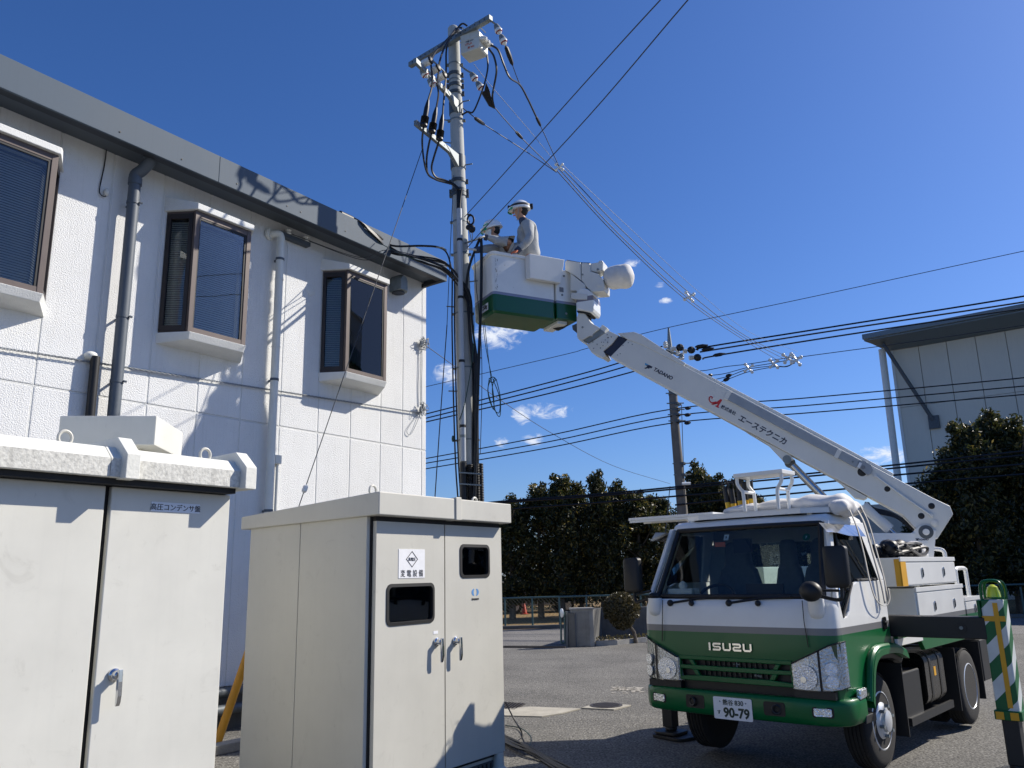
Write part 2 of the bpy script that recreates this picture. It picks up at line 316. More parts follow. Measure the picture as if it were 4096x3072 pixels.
# ------------------------------------------------------------------ mesh helpers
class Fr:
    """a thing's own frame: origin, X at azimuth az (from +Y towards +X), Y = 90 deg left of X, Z up"""
    def __init__(s, o, az):
        s.o = Vector(o); s.x = Vector((math.sin(az), math.cos(az), 0)); s.y = Vector((-math.cos(az), math.sin(az), 0)); s.z = Vector((0, 0, 1))
        s.m = Matrix(((s.x.x, s.y.x, 0, s.o.x), (s.x.y, s.y.y, 0, s.o.y), (0, 0, 1, s.o.z), (0, 0, 0, 1)))
        s.inv = s.m.inverted()
    def w(s, p): return s.o + s.x * p[0] + s.y * p[1] + s.z * p[2]
    def l(s, p): return s.inv @ Vector(p)
FRAME = {}
class MB:
    def __init__(s, fr=None): s.v = []; s.f = []; s.fr = fr
    def P(s, p): return s.fr.w(p) if s.fr else Vector(p)
    def add(s, pts, faces):
        k = len(s.v); s.v += [s.P(p) for p in pts]; s.f += [[i + k for i in f] for f in faces]; return s
    def hexa(s, p): return s.add(p, [(0, 3, 2, 1), (4, 5, 6, 7), (0, 1, 5, 4), (1, 2, 6, 5), (2, 3, 7, 6), (3, 0, 4, 7)])
    def box(s, x0, x1, y0, y1, z0, z1): return s.hexa([(x0, y0, z0), (x1, y0, z0), (x1, y1, z0), (x0, y1, z0), (x0, y0, z1), (x1, y0, z1), (x1, y1, z1), (x0, y1, z1)])
    def prism(s, pts, vec):
        n = len(pts); vec = Vector(vec); q = [Vector(p) for p in pts]
        return s.add(q + [p + vec for p in q], [list(range(n))[::-1], list(range(n, 2 * n))] + [(i, (i + 1) % n, n + (i + 1) % n, n + i) for i in range(n)])
    def cyl(s, p0, p1, r0, r1=None, n=12, cap=True):
        r1 = r0 if r1 is None else r1; p0, p1 = Vector(p0), Vector(p1); d = (p1 - p0).normalized()
        a = d.orthogonal().normalized(); b = d.cross(a); pts = []
        for p, r in ((p0, r0), (p1, r1)):
            pts += [p + (a * math.cos(2 * math.pi * i / n) + b * math.sin(2 * math.pi * i / n)) * r for i in range(n)]
        fs = [(i, (i + 1) % n, n + (i + 1) % n, n + i) for i in range(n)]
        if cap: fs += [list(range(n))[::-1], list(range(n, 2 * n))]
        return s.add(pts, fs)
    def tube(s, path, r, n=6, cap=True):
        path = [Vector(p) for p in path]; m = len(path); rs = r if isinstance(r, (list, tuple)) else [r] * m
        t0 = (path[1] - path[0]).normalized(); a = t0.orthogonal().normalized(); pts = []
        for i, p in enumerate(path):
            t = (path[min(i + 1, m - 1)] - path[max(i - 1, 0)]).normalized()
            a = (a - t * a.dot(t)).normalized(); b = t.cross(a)
            pts += [p + (a * math.cos(2 * math.pi * k / n) + b * math.sin(2 * math.pi * k / n)) * rs[i] for k in range(n)]
        fs = [(i * n + k, i * n + (k + 1) % n, (i + 1) * n + (k + 1) % n, (i + 1) * n + k) for i in range(m - 1) for k in range(n)]
        if cap: fs += [list(range(n))[::-1], list(range((m - 1) * n, m * n))]
        return s.add(pts, fs)
    def lathe(s, prof, p0, d, n=16):
        """prof = [(r, h)...] along axis d from p0"""
        p0, d = Vector(p0), Vector(d).normalized(); a = d.orthogonal().normalized(); b = d.cross(a); pts = []
        for r, h in prof: pts += [p0 + d * h + (a * math.cos(2 * math.pi * k / n) + b * math.sin(2 * math.pi * k / n)) * max(r, 1e-4) for k in range(n)]
        m = len(prof)
        fs = [(i * n + k, i * n + (k + 1) % n, (i + 1) * n + (k + 1) % n, (i + 1) * n + k) for i in range(m - 1) for k in range(n)]
        fs += [list(range(n))[::-1], list(range((m - 1) * n, m * n))]
        return s.add(pts, fs)
    def ell(s, c, r, nu=14, nv=9, cut=-1.0, rot=None):
        c = Vector(c); r = Vector(r) if not isinstance(r, (int, float)) else Vector((r, r, r)); pts = []
        ph0 = math.asin(max(-1, cut))
        for j in range(nv + 1):
            ph = ph0 + (math.pi / 2 - ph0) * j / nv
            for i in range(nu):
                th = 2 * math.pi * i / nu
                q = Vector((r.x * math.cos(ph) * math.cos(th), r.y * math.cos(ph) * math.sin(th), r.z * math.sin(ph)))
                if rot is not None: q = rot @ q
                pts.append(c + q)
        fs = [(j * nu + i, j * nu + (i + 1) % nu, (j + 1) * nu + (i + 1) % nu, (j + 1) * nu + i) for j in range(nv) for i in range(nu)]
        fs.append(list(range(nu))[::-1])
        return s.add(pts, fs)
    def loft(s, rings, close=True, cap=True):
        n = len(rings[0]); pts = [p for r in rings for p in r]; fs = []
        for j in range(len(rings) - 1):
            for i in range(n if close else n - 1):
                fs.append((j * n + i, j * n + (i + 1) % n, (j + 1) * n + (i + 1) % n, (j + 1) * n + i))
        if cap and close: fs += [list(range(n))[::-1], list(range((len(rings) - 1) * n, len(rings) * n))]
        return s.add(pts, fs)
    def build(s, name, m, parent=None, smooth=False, bev=0., seg=2, ang=35, label=None, cat=None, group=None, kind=None, sub=0, clean=True):
        me = bpy.data.meshes.new(name); v = s.v
        if parent is not None: inv = FRAME[parent.as_pointer()]
        else:
            xs = [p.x for p in v]; ys = [p.y for p in v]; zs = [p.z for p in v]
            inv = Matrix.Translation(Vector(((min(xs) + max(xs)) / 2, (min(ys) + max(ys)) / 2, min(zs)))).inverted()
        me.from_pydata([inv @ p for p in v], [], s.f)
        if clean:
            bm = bmesh.new(); bm.from_mesh(me); bmesh.ops.remove_doubles(bm, verts=bm.verts, dist=1e-5)
            bmesh.ops.dissolve_degenerate(bm, edges=bm.edges, dist=1e-6)
            bmesh.ops.recalc_face_normals(bm, faces=bm.faces); bm.to_mesh(me); bm.free()
        me.materials.append(MATS[m])
        if smooth:
            me.polygons.foreach_set('use_smooth', [True] * len(me.polygons)); me.set_sharp_from_angle(angle=R(ang))
        me.update()
        o = bpy.data.objects.new(name, me); COL.objects.link(o)
        if parent is not None: o.parent = parent
        else: o.location = inv.inverted().translation
        FRAME[o.as_pointer()] = inv
        if bev:
            b = o.modifiers.new('bevel', 'BEVEL'); b.width = bev; b.segments = seg; b.limit_method = 'ANGLE'; b.angle_limit = R(40)
        if sub:
            b = o.modifiers.new('sub', 'SUBSURF'); b.levels = sub; b.render_levels = sub
        for k, x in (('label', label), ('category', cat), ('group', group), ('kind', kind)):
            if x: o[k] = x
        return o
def thing(name, label, cat, fr, group=None):
    o = bpy.data.objects.new(name, None); COL.objects.link(o); o.empty_display_size = .2
    o.matrix_world = fr.m; o['label'] = label; o['category'] = cat
    if group: o['group'] = group
    FRAME[o.as_pointer()] = fr.inv
    return o
def copy_tree(o, parent=None):
    c = o.copy(); COL.objects.link(c)
    if parent is not None: c.parent = parent
    for ch in list(o.children): copy_tree(ch, c)
    return c
def catmull(pts, k=6):
    pts = [Vector(p) for p in pts]; q = [pts[0] * 2 - pts[1]] + pts + [pts[-1] * 2 - pts[-2]]; out = []
    for i in range(1, len(q) - 2):
        for j in range(k):
            t = j / k; a, b, c, d = q[i - 1], q[i], q[i + 1], q[i + 2]
            out.append(.5 * ((2 * b) + (c - a) * t + (2 * a - 5 * b + 4 * c - d) * t * t + (3 * b - a - 3 * c + d) * t ** 3))
    return out + [pts[-1]]
def text(s, size, o, ux, uy, m, name, parent, depth=.001, bold=0., cx=True, wide=1.0, shear=0.):
    """flat lettering as mesh: o = centre (world), ux/uy = world directions"""
    cu = bpy.data.curves.new('t', 'FONT'); cu.body = s; cu.size = size; cu.extrude = depth; cu.offset = bold; cu.resolution_u = 3; cu.shear = shear
    ob = bpy.data.objects.new('t', cu); COL.objects.link(ob)
    bpy.context.view_layer.update(); me = bpy.data.meshes.new_from_object(ob.evaluated_get(bpy.context.evaluated_depsgraph_get()))
    ux = Vector(ux).normalized(); uy = Vector(uy).normalized(); uz = ux.cross(uy)
    xs = [v.co.x for v in me.vertices] or [0]; ys = [v.co.y for v in me.vertices] or [0]
    mx, my = (min(xs) + max(xs)) / 2, (min(ys) + max(ys)) / 2
    mb = MB(); mb.v = [Vector(o) + ux * ((v.co.x - mx) * wide) + uy * (v.co.y - my) + uz * v.co.z for v in me.vertices]
    mb.f = [list(p.vertices) for p in me.polygons]
    bpy.data.objects.remove(ob); bpy.data.curves.remove(cu); bpy.data.meshes.remove(me)
    return mb.build(name, m, parent, clean=False)
def crumple(mb, amp, freq, seed):
    # creased cloth: sum of folded sine ridges pushed along each vertex's direction from the centroid
    r_ = random.Random(seed); c = sum(mb.v, Vector()) / len(mb.v)
    ks = [(Vector((r_.gauss(0, 1), r_.gauss(0, 1), r_.gauss(0, 1))).normalized() * freq * r_.uniform(.5, 2.2), r_.uniform(0, 6)) for _ in range(9)]
    out = []
    for v in mb.v:
        d = v - c; d = d.normalized() if d.length > 1e-6 else Vector((0, 0, 1))
        out.append(v + d * amp * (sum(1 - 2 * abs(math.sin(k.dot(v) + p)) for k, p in ks) / 3))
    mb.v = out; return mb
def rrect(x0, x1, y0, y1, r, n=5):
    pts = []
    for cx, cy, a0 in ((x1 - r, y1 - r, 0), (x0 + r, y1 - r, 90), (x0 + r, y0 + r, 180), (x1 - r, y0 + r, 270)):
        pts += [(cx + r * math.cos(R(a0 + 90 * i / n)), cy + r * math.sin(R(a0 + 90 * i / n))) for i in range(n + 1)]
    return pts
# ================================================================== setting
CUB = Fr((-.128, 7.343, 0), R(34.6))       # yard frame: X along the building wall, Y towards the wall
def L2(u, v, z=0.): return CUB.l(atz(u, v, z))
g = MB(); g.add([(-300, -60, 0), (300, -60, 0), (300, 500, 0), (-300, 500, 0)], [(0, 1, 2, 3)]); g.build('ground', 'asphalt', kind='structure', clean=False)
g = MB(); g.add([(-60, 20.2, .004), (60, 19.2, .004), (60, 25.3, .004), (-60, 25.3, .004)], [(0, 1, 2, 3)]); g.build('road', 'asphaltroad', kind='structure', clean=False)
g = MB(); g.add([(-60, 25.3, .008), (60, 25.3, .008), (60, 60, .3), (-60, 60, .3)], [(0, 1, 2, 3)]); g.build('soil', 'litter', kind='structure', clean=False)
def patch(name, pts, m, z, kind='structure'):
    g = MB(); q = [atz(u, v, z) for u, v in pts]
    if m == 'slab': g.prism([p - Vector((0, 0, z - .001)) for p in q], (0, 0, z))
    else: g.add(q, [list(range(len(q)))])
    return g.build(name, m, kind=kind)
k4 = lambda x, y: (1900 + x * .4069, 2600 + y * .4069)
patch('pavement', [k4(180, 640), k4(200, 585), k4(540, 556), k4(1035, 574), k4(850, 620), k4(660, 652)], 'slab', .012)
patch('pavement', [k4(1045, 567), k4(1210, 520), k4(1535, 540), k4(1365, 583)], 'slab', .014)
rnd = random.Random(5)
def scatter_blob(name, u0, u1, v0, v1, n, m, z, r0, r1):
    g = MB()
    for i in range(n):
        c = atz(rnd.uniform(u0, u1), rnd.gauss((v0 + v1) / 2, (v1 - v0) / 4), z); r = rnd.uniform(r0, r1); a = rnd.random() * 6; kk = rnd.randint(5, 8)
        g.add([c + Vector((math.cos(a + 6.283 * i / kk) * r * rnd.uniform(.6, 1.2), math.sin(a + 6.283 * i / kk) * r * rnd.uniform(.4, .8), 0)) for i in range(kk)], [list(range(kk))])
    return g.build(name, m, kind='stuff', clean=False, label='pale grit and worn white paint flecks on the asphalt' if 'grit' in name else None, cat='grit' if 'grit' in name else None)
scatter_blob('grit', *[f(a) for f, a in zip((lambda x: x,) * 4, (2445, 2570, 2746, 2768))], 90, 'grit', .005, .012, .05)
# iron manhole cover and drain grate
mc = atz(*k4(1290, 546), .014); f0 = Fr(mc, R(20))
t = thing('manhole_cover', 'round iron manhole cover set in a square concrete surround', 'manhole cover', f0)
MB(f0).lathe([(.2, 0), (.2, .008), (.185, .009), (.0, .009)], (0, 0, 0), (0, 0, 1), 28).build('plate', 'iron', t)
m = MB(f0)
for i in range(-5, 6):
    h = math.sqrt(max(0, .165 ** 2 - (i * .03) ** 2)); m.box(i * .03 - .008, i * .03 + .008, -h, h, .009, .013)
m.build('ribs', 'iron', t)
gp = [atz(*k4(a, b), .006) for a, b in ((240, 512), (490, 531), (385, 590), (180, 572))]
t = thing('drain_grate', 'small iron drain grate by the right-hand cabinet', 'drain grate', Fr(gp[0], 0))
m = MB(); m.prism([p + Vector((0, 0, -.004)) for p in gp], (0, 0, .004)); m.build('sump', 'darkgap', t)
m = MB()
for i in range(9):
    a = gp[0].lerp(gp[1], i / 8); b = gp[3].lerp(gp[2], i / 8); m.tube([a + Vector((0, 0, .006)), b + Vector((0, 0, .006))], .006, 4)
    a = gp[0].lerp(gp[3], i / 8); b = gp[1].lerp(gp[2], i / 8); m.tube([a + Vector((0, 0, .006)), b + Vector((0, 0, .006))], .005, 4)
m.build('bars', 'iron', t)

# ================================================================== office building
WY = 3.83
BLD = thing('office_building', 'white two-storey office building with grey eaves and three bay windows', 'building', Fr(CUB.w((0, WY, 0)), R(34.6)))
def bb(x0, x1, y0, y1, z0, z1): return MB(CUB).box(x0, x1, y0, y1, z0, z1)
bb(-9.5, 3.40, WY + .05, 11, 0, 6.18).build('wall_core', 'joint', BLD)
xs = [-9.56, -8.96, -8.36, -7.76, -7.16, -6.56, -5.96, -5.36, -4.76, -4.16, -3.56, -2.96, -2.355, -1.785, -1.188, -.582, .01, .6, 1.227, 1.814, 2.407, 2.871, 3.302, 3.41]
for i in range(len(xs) - 1):
    for z0, z1 in ((.46, 3.476), (3.492, 6.215)):
        a, b = xs[i] + .007, xs[i + 1] - (.007 if i < len(xs) - 2 else 0)
        bb(a, b, WY, WY + .049, z0, z1).build('wall_panel', 'stucco', BLD, bev=.009, seg=2)
bb(-9.5, 3.38, WY + .02, WY + .06, 0, .455).build('foundation', 'concretedark', BLD)
# raised mortar-like sealant beads in the joints
m = MB(CUB)
for x in xs[1:-1]: m.box(x - .006, x + .006, WY + .006, WY + .05, .47, 6.2)
m.box(-9.5, 3.405, WY + .007, WY + .05, 3.478, 3.490); m.build('sealant', 'trimwhite', BLD)
FY = WY - .46
for a, b in ((-9.5, -4.404), (-4.4, -.802), (-.798, 3.35)):
    bb(a, b, FY, FY + .03, 6.12, 6.45).build('fascia_panel', 'fascia', BLD, bev=.004)
bb(3.352, 3.372, FY + .002, 11, 6.122, 6.448).build('fascia_panel', 'fascia', BLD)
bb(-9.5, 3.35, FY + .031, FY + .15, 6.135, 6.16).build('gutter_strip', 'gutterdark', BLD)
bb(-9.5, 3.30, FY + .151, WY + .02, 6.19, 6.214).build('soffit', 'soffit', BLD)
MB(CUB).prism([(3.30, FY + .04, 6.13), (3.35, FY + .04, 6.13), (3.35, WY + .02, 6.10), (3.30, WY + .02, 6.10)], (0, 0, .06)).build('eave_end', 'gutterdark', BLD)
MB(CUB).prism([(-9.5, FY + .01, 6.44), (-9.5, 11, 6.62), (-9.5, 11, 6.66), (-9.5, FY + .01, 6.455)], (12.86, 0, 0)).build('roof', 'fascia', BLD)
m = MB(CUB)
for x, z in ((-2.0, 6.2), (-1.28, 6.2), (-.55, 6.2), (.2, 6.2), (.42, 6.2), (1.2, 6.21)): m.cyl((x, FY + .002, z), (x, FY - .006, z), .009, n=8)
m.build('screws', 'black', BLD)

def bay(xl, xr, curtain=False):
    d = .31; fl, fr_ = xl + .19, xr - .19; yf = WY - d; z0, z1 = 4.30, 5.75
    plan = [(xl, WY), (fl, yf), (fr_, yf), (xr, WY)]
    def off(e):   # plan grown outward by e
        return [(xl - e, WY), (fl - e * .75, yf - e), (fr_ + e * .75, yf - e), (xr + e, WY)]
    def bar(m, p, q, za, zb, w, t):   # flat bar in the vertical plane p-q, thickness t inward
        px, py = p; qx, qy = q; dx, dy = qx - px, qy - py; l = math.hypot(dx, dy); nx, ny = -dy / l, dx / l
        m.hexa([(px, py, za), (qx, qy, za), (qx + nx * t, qy + ny * t, za), (px + nx * t, py + ny * t, za), (px, py, zb), (qx, qy, zb), (qx + nx * t, qy + ny * t, zb), (px + nx * t, py + ny * t, zb)])
    def lerp(p, q, s): return (p[0] + (q[0] - p[0]) * s, p[1] + (q[1] - p[1]) * s)
    m = MB(CUB)   # outer frame: corner posts + rails
    for (x, y) in plan[1:3]:
        m.box(x - .03, x + .03, y - .004, y + .056, z0, z1)
    win = m.build('window', 'bronzelit', BLD, bev=.004)
    m = MB(CUB)
    for p, q in zip(plan[:-1], plan[1:]):
        bar(m, p, q, z1 - .07, z1, 0, .05)
    m.build('rail', 'bronzelit', win)
    m = MB(CUB)
    for p, q in zip(plan[:-1], plan[1:]): bar(m, lerp(p, q, .0), lerp(p, q, 1), z0, z0 + .06, 0, .05)
    m.build('rail', 'bronzelit', win)
    for k, (p, q) in enumerate(((plan[0], plan[1]), (plan[2], plan[3]))):
        m = MB(CUB)
        e0, e1 = (.02, .86) if k == 0 else (.14, .98); w = .15
        a, b = lerp(p, q, e0), lerp(p, q, e1); o_ = .012
        dx, dy = q[0] - p[0], q[1] - p[1]; l = math.hypot(dx, dy); nx, ny = dy / l * o_, -dx / l * o_
        a = (a[0] + nx, a[1] + ny); b = (b[0] + nx, b[1] + ny)
        bar(m, a, lerp(a, b, w), z0 + .02, z1 - .03, 0, .04); bar(m, lerp(a, b, 1 - w), b, z0 + .02, z1 - .03, 0, .04)
        bar(m, lerp(a, b, w), lerp(a, b, 1 - w), z0 + .02, z0 + .08, 0, .04); bar(m, lerp(a, b, w), lerp(a, b, 1 - w), z1 - .09, z1 - .03, 0, .04)
        m.build('sash', 'bronzeshade', win)
        m = MB(CUB); c, dd = lerp(p, q, .1), lerp(p, q, .9); bar(m, (c[0] - nx, c[1] - ny), (dd[0] - nx, dd[1] - ny), z0 + .05, z1 - .06, 0, .004)
        m.build('pane', 'windowglass' if k == 0 else 'frosted', win)
    m = MB(CUB); m.box(fl + .03, fr_ - .03, yf + .012, yf + .016, z0 + .06, z1 - .07); m.build('pane', 'windowglass', win)
    m = MB(CUB)
    for x0, x1 in ((fl + .031, fl + .045), (fr_ - .055, fr_ - .031)): m.box(x0, x1, yf + .004, yf + .05, z0 + .06, z1 - .07)
    m.box(fl + .045, fr_ - .055, yf + .004, yf + .05, z1 - .095, z1 - .071); m.build('gasket', 'rubber', win)
    # venetian blind slats behind the glass
    m = MB(CUB); ins = .12
    ip = [(xl + .07, WY - .03), (fl + .045, yf + ins), (fr_ - .045, yf + ins), (xr - .07, WY - .03)]
    sides = [((xl + .05, WY - .03), (fl + .03, yf + .06)), ((fl + .13, yf + ins), (fr_ - .06, yf + ins)), ((fr_ - .06, yf + ins), (xr - .07, WY - .03))]
    if curtain: sides = sides[:1]
    z = z0 + .07
    while z < z1 - .13:
        for p, q in sides:
            dx, dy = q[0] - p[0], q[1] - p[1]; l = math.hypot(dx, dy); nx, ny = -dy / l * .009, dx / l * .009
            m.add([(p[0], p[1], z), (q[0], q[1], z), (q[0] + nx, q[1] + ny, z + .0225), (p[0] + nx, p[1] + ny, z + .0225)], [(0, 1, 2, 3)])
        z += .0265
    m.build('blind', 'blind', win, clean=False, kind='stuff')
    if curtain:
        ring = []
        for zz in (z0 + .05, z1 - .08):
            ring.append([(fl + .05 + (fr_ - fl - .1) * i / 60, yf + .16 + .03 * math.sin(i * .8) + .02 * math.sin(i * 2.1), zz) for i in range(61)])
        m = MB(CUB); m.loft(ring, close=False); m.build('curtain', 'curtain', win, smooth=True)
    m = MB(CUB); m.box(xl + .02, xr - .02, WY - .012, WY - .002, z0, z1); m.build('room_shade_sheet', 'roomdark', win)  # dark sheet over the solid wall, painted shade of an unlit room
    a, b = off(.03), off(.015)
    m = MB(CUB); m.hexa([(b[0][0], WY + .001, 4.175), (b[1][0], b[1][1] + .02, 4.215), (b[2][0], b[2][1] + .02, 4.215), (b[3][0], WY + .001, 4.175),
                         (a[0][0], WY + .001, 4.298), (a[1][0], a[1][1], 4.298), (a[2][0], a[2][1], 4.298), (a[3][0], WY + .001, 4.298)])
    m.build('sill', 'trimwhite', win, bev=.006)
    a = off(.045)
    m = MB(CUB); m.hexa([(a[0][0], WY + .001, 5.752), (a[1][0], a[1][1], 5.752), (a[2][0], a[2][1], 5.752), (a[3][0], WY + .001, 5.752),
                         (a[0][0], WY + .001, 5.93), (a[1][0], a[1][1], 5.825), (a[2][0], a[2][1], 5.825), (a[3][0], WY + .001, 5.93)])
    m.build('head', 'trimwhite', win, bev=.006)
bay(-3.50, -2.345); bay(-1.125, -.04); bay(1.235, 2.345, True)

# services on the wall
PY = WY - .14
dp = MB(CUB); dp.tube([(-1.615, PY, z) for z in (5.92, 3.5, .3)], .062, 20).build('downpipe', 'pipegrey', BLD, smooth=True)
dp = [o for o in BLD.children if o.name.startswith('downpipe')][0]
m = MB(CUB); m.tube(catmull([(-1.54, PY - .12, 6.19), (-1.54, PY - .12, 6.12), (-1.575, PY - .05, 6.03), (-1.615, PY, 5.97), (-1.615, PY, 5.9)], 4), .064, 20); m.build('elbow', 'pipegrey', dp, smooth=True)
m = MB(CUB); m.tube([(-1.615, PY, 5.93), (-1.615, PY, 5.85)], .071, 20); m.build('collar', 'pipegrey', dp, smooth=True); m = MB(CUB); m.tube([(-1.54, PY - .12, 6.19), (-1.54, PY - .12, 6.13)], .072, 20); m.build('collar', 'pipegrey', dp, smooth=True)
for z in (5.62, 4.32, 3.62, 2.5):
    m = MB(CUB); m.tube([(-1.615, PY, z), (-1.615, PY, z + .03)], .068, 18); m.box(-1.62, -1.60, PY + .05, WY, z, z + .02); m.cyl((-1.58, PY - .07, z + .015), (-1.55, PY - .07, z + .015), .012, n=6); m.build('bracket', 'pipegrey', dp, smooth=True)
wp = MB(CUB).tube(catmull([(.32, WY, 5.97), (.34, WY - .06, 5.98), (.385, WY - .10, 5.975), (.41, WY - .105, 5.93), (.41, WY - .105, 5.86)], 4) + [(.41, WY - .105, z) for z in (5.5, 3, .4)], .05, 18).build('vent_pipe', 'pipewhite', BLD, smooth=True)
m = MB(CUB); m.cyl((.30, WY, 5.975), (.31, WY - .03, 5.975), .085, .075, 20); m.build('flange', 'pipewhite', wp, smooth=True)
for z in (5.88, 5.35, 4.45): MB(CUB).tube([(.41, WY - .105, z), (.41, WY - .105, z + .02)], .055, 18).build('collar', 'pipewhite', wp, smooth=True)
for z in (5.62, 4.02, 2.4):
    m = MB(CUB); m.tube([(.41, WY - .105, z), (.41, WY - .105, z + .03)], .056, 18); m.box(.40, .42, WY - .06, WY, z, z + .025); m.build('bracket', 'pipegrey', wp, smooth=True)
m = MB(CUB); m.box(.51, .61, WY - .07, WY, 3.0, 3.11); jb = m.build('junction_box', 'pipewhite', BLD, bev=.006)
MB(CUB).tube([(.575, WY - .03, z) for z in (3.0, .4)], .018, 10).build('conduit', 'pipewhite', jb, smooth=True)
MB(CUB).box(.62, .86, WY - .012, WY, 1.9, 2.06).build('louvre', 'gutterdark', BLD)
m = MB(CUB); m.tube([(-1.82, WY - .07, 3.87), (-1.822, WY - .075, 3.5), (-1.815, WY - .07, 3.0), (-1.83, WY - .07, 1.5)], .045, 14); bp_ = m.build('insulated_pipe', 'black', BLD, smooth=True)
m = MB(CUB); m.ell((-1.84, WY - .02, 3.88), (.075, .07, .05)); m.build('wall_cap', 'pipewhite', bp_, smooth=True)
# hooded stainless vent
vx, vz = 2.66, 5.95
prof = [(vx + .105 * math.cos(R(a)), vz + .02 + .12 * math.sin(R(a))) for a in range(0, 181, 12)] + [(vx - .105, vz - .13), (vx + .105, vz - .13)]
m = MB(CUB); rings = [[(x, WY - .001, z) for x, z in prof], [(x, WY - .16, z) for x, z in prof], [(vx + (x - vx) * .7, WY - .21, vz + (z - vz) * .8 if z > vz else z + .02) for x, z in prof]]
m.loft(rings); vh = m.build('vent_hood', 'galv', BLD, smooth=True, ang=50)
m = MB(CUB); m.lathe([(.098, 0), (.098, .012)], (vx, WY - .09, vz - .145), (0, 0, 1), 22); m.build('mouth_ring', 'gutterdark', vh)
m = MB(CUB); m.lathe([(.075, 0), (.075, .006), (.07, .008)], (1.03, WY, 5.41), (0, -1, 0), 26); m.build('blanking_plate', 'trimwhite', BLD, smooth=True)
m = MB(CUB); m.box(.42, .92, WY - .09, WY, 5.985, 6.045); rk = m.build('insulator_rack', 'galvdark', BLD, bev=.004)
for x in (.56, .86):
    MB(CUB).lathe([(.035, 0), (.045, .01), (.028, .03), (.028, .04), (.045, .06), (.035, .07)], (x, WY - .06, 6.045), (0, 0, 1), 16).build('spool', 'porcelain', rk, smooth=True)
m = MB(CUB); m.ell((-1.857, WY - .03, 5.70), (.028, .035, .045)); ls = m.build('wall_sensor', 'pipewhite', BLD, smooth=True)
MB(CUB).tube(catmull([(-1.90, WY - .02, 6.19), (-1.90, WY - .012, 6.0), (-1.925, WY - .012, 5.72), (-1.91, WY - .02, 5.655), (-1.87, WY - .03, 5.645), (-1.857, WY - .03, 5.67)], 5), .006, 6).build('lead', 'black', ls)

# twisted cable clipped along the wall, with tied-off ends near the corner
m = MB(CUB)
A_, B_ = Vector((-3.2, WY - .03, 3.755)), Vector((3.24, WY - .03, 4.045))
for ph in (0, 2.1, 4.2):
    m.tube([A_.lerp(B_, i / 240) + Vector((0, math.cos(i * .9 + ph) * .006, math.sin(i * .9 + ph) * .008)) for i in range(241)], .0045, 4)
m.build('wall_cable', 'wirelight', label='thin twisted cable strung along the white wall below the windows', cat='cable')
rr = random.Random(3)
def knot(zc, name, label):
    m = MB(CUB); c = Vector((3.27, WY - .05, zc))
    for i in range(9):
        p = [c + Vector((rr.uniform(-.09, .12), rr.uniform(-.06, .02), rr.uniform(-.09, .09))) for _ in range(5)]; m.tube(catmull(p, 4), .0045, 4)
    m.ell(c + Vector((-.03, 0, -.02)), (.035, .03, .055), 8, 6)
    return m
m = knot(5.17, '', ''); 
for dx in (-.012, .012): m.tube(catmull([(3.26 + dx, WY - .03, 5.12), (3.262 + dx * 1.4, WY - .03, 4.8), (3.25 + dx, WY - .03, 4.5), (3.262 + dx, WY - .03, 4.18)], 5), .005, 4)
m.build('cable_tie', 'wirelight', label='frayed bundle of old cable hanging at the building corner, upper knot', cat='cable')
m = knot(4.12, '', '')
m.tube(catmull([(3.25, WY - .03, 4.07), (3.02, WY - .02, 3.83), (2.95, WY - .02, 3.72), (3.02, WY - .02, 3.68), (3.12, WY - .02, 3.8), (3.27, WY - .03, 4.08)], 5), .0045, 4)
m.build('cable_tie', 'wirelight', label='tied cable end with a dangling loop at the building corner, lower knot', cat='cable')

# base pipes in the gap between the cabinets
MB(CUB).tube([(-3, WY - .1, .42), (3.2, WY - .1, .42)], .05, 12).build('base_pipe', 'galvdark', BLD, smooth=True); MB(CUB).tube([(-3, WY - .12, .24), (3.2, WY - .12, .24)], .055, 12).build('base_pipe', 'galvdark', BLD, smooth=True)
kb = bb(-6, 3.4, 2.75, 2.9, 0, .09).build('kerb', 'concrete', bev=.01, kind='structure')

# ================================================================== cabinets
def handle(fr, x, z, parent, y=0.):
    m = MB(fr); m.lathe([(.034, 0), (.034, .012), (.024, .02), (.024, .05), (.018, .055)], (x, y, z), (0, -1, 0), 20); h = m.build('handle', 'chrome', parent, smooth=True)
    m = MB(fr); m.loft([[(x - .012 + .006 * abs(zz - z) * 3, y - .05, zz), (x + .014, y - .05, zz), (x + .012, y - .066 - o, zz), (x - .01, y - .066 - o, zz)] for zz, o in ((z + .03, 0), (z - .03, .004), (z - .10, .006), (z - .135, .0), (z - .15, -.008))])
    m.build('lever', 'chrome', h, bev=.002)
    return h
def eye(fr, c, parent, ax=(1, 0, 0)):
    m = MB(fr); pts = [Vector(c) + Vector((ax[0] * .035 * math.cos(a), ax[1] * .035 * math.cos(a), .04 + .038 * math.sin(a))) for a in [R(x) for x in range(-50, 231, 20)]]
    m.tube(pts, .009, 8); m.cyl((c[0], c[1], c[2] - .01), (c[0], c[1], c[2] + .012), .025, n=12); return m.build('lifting_eye', 'cabgrey', parent, smooth=True)
def door(fr, x0, x1, z0, z1, hole, m_, parent, th=.035):
    m = MB(fr)
    if hole:
        a, b, c, d = hole
        for q in ((x0, a, z0, z1), (b, x1, z0, z1), (a, b, z0, c), (a, b, d, z1)): m.box(q[0], q[1], 0, th, q[2], q[3])
        bm_ = m.build('door', m_, parent)
    else: bm_ = m.box(x0, x1, 0, th, z0, z1).build('door', m_, parent, bev=.006, seg=3)
    return bm_
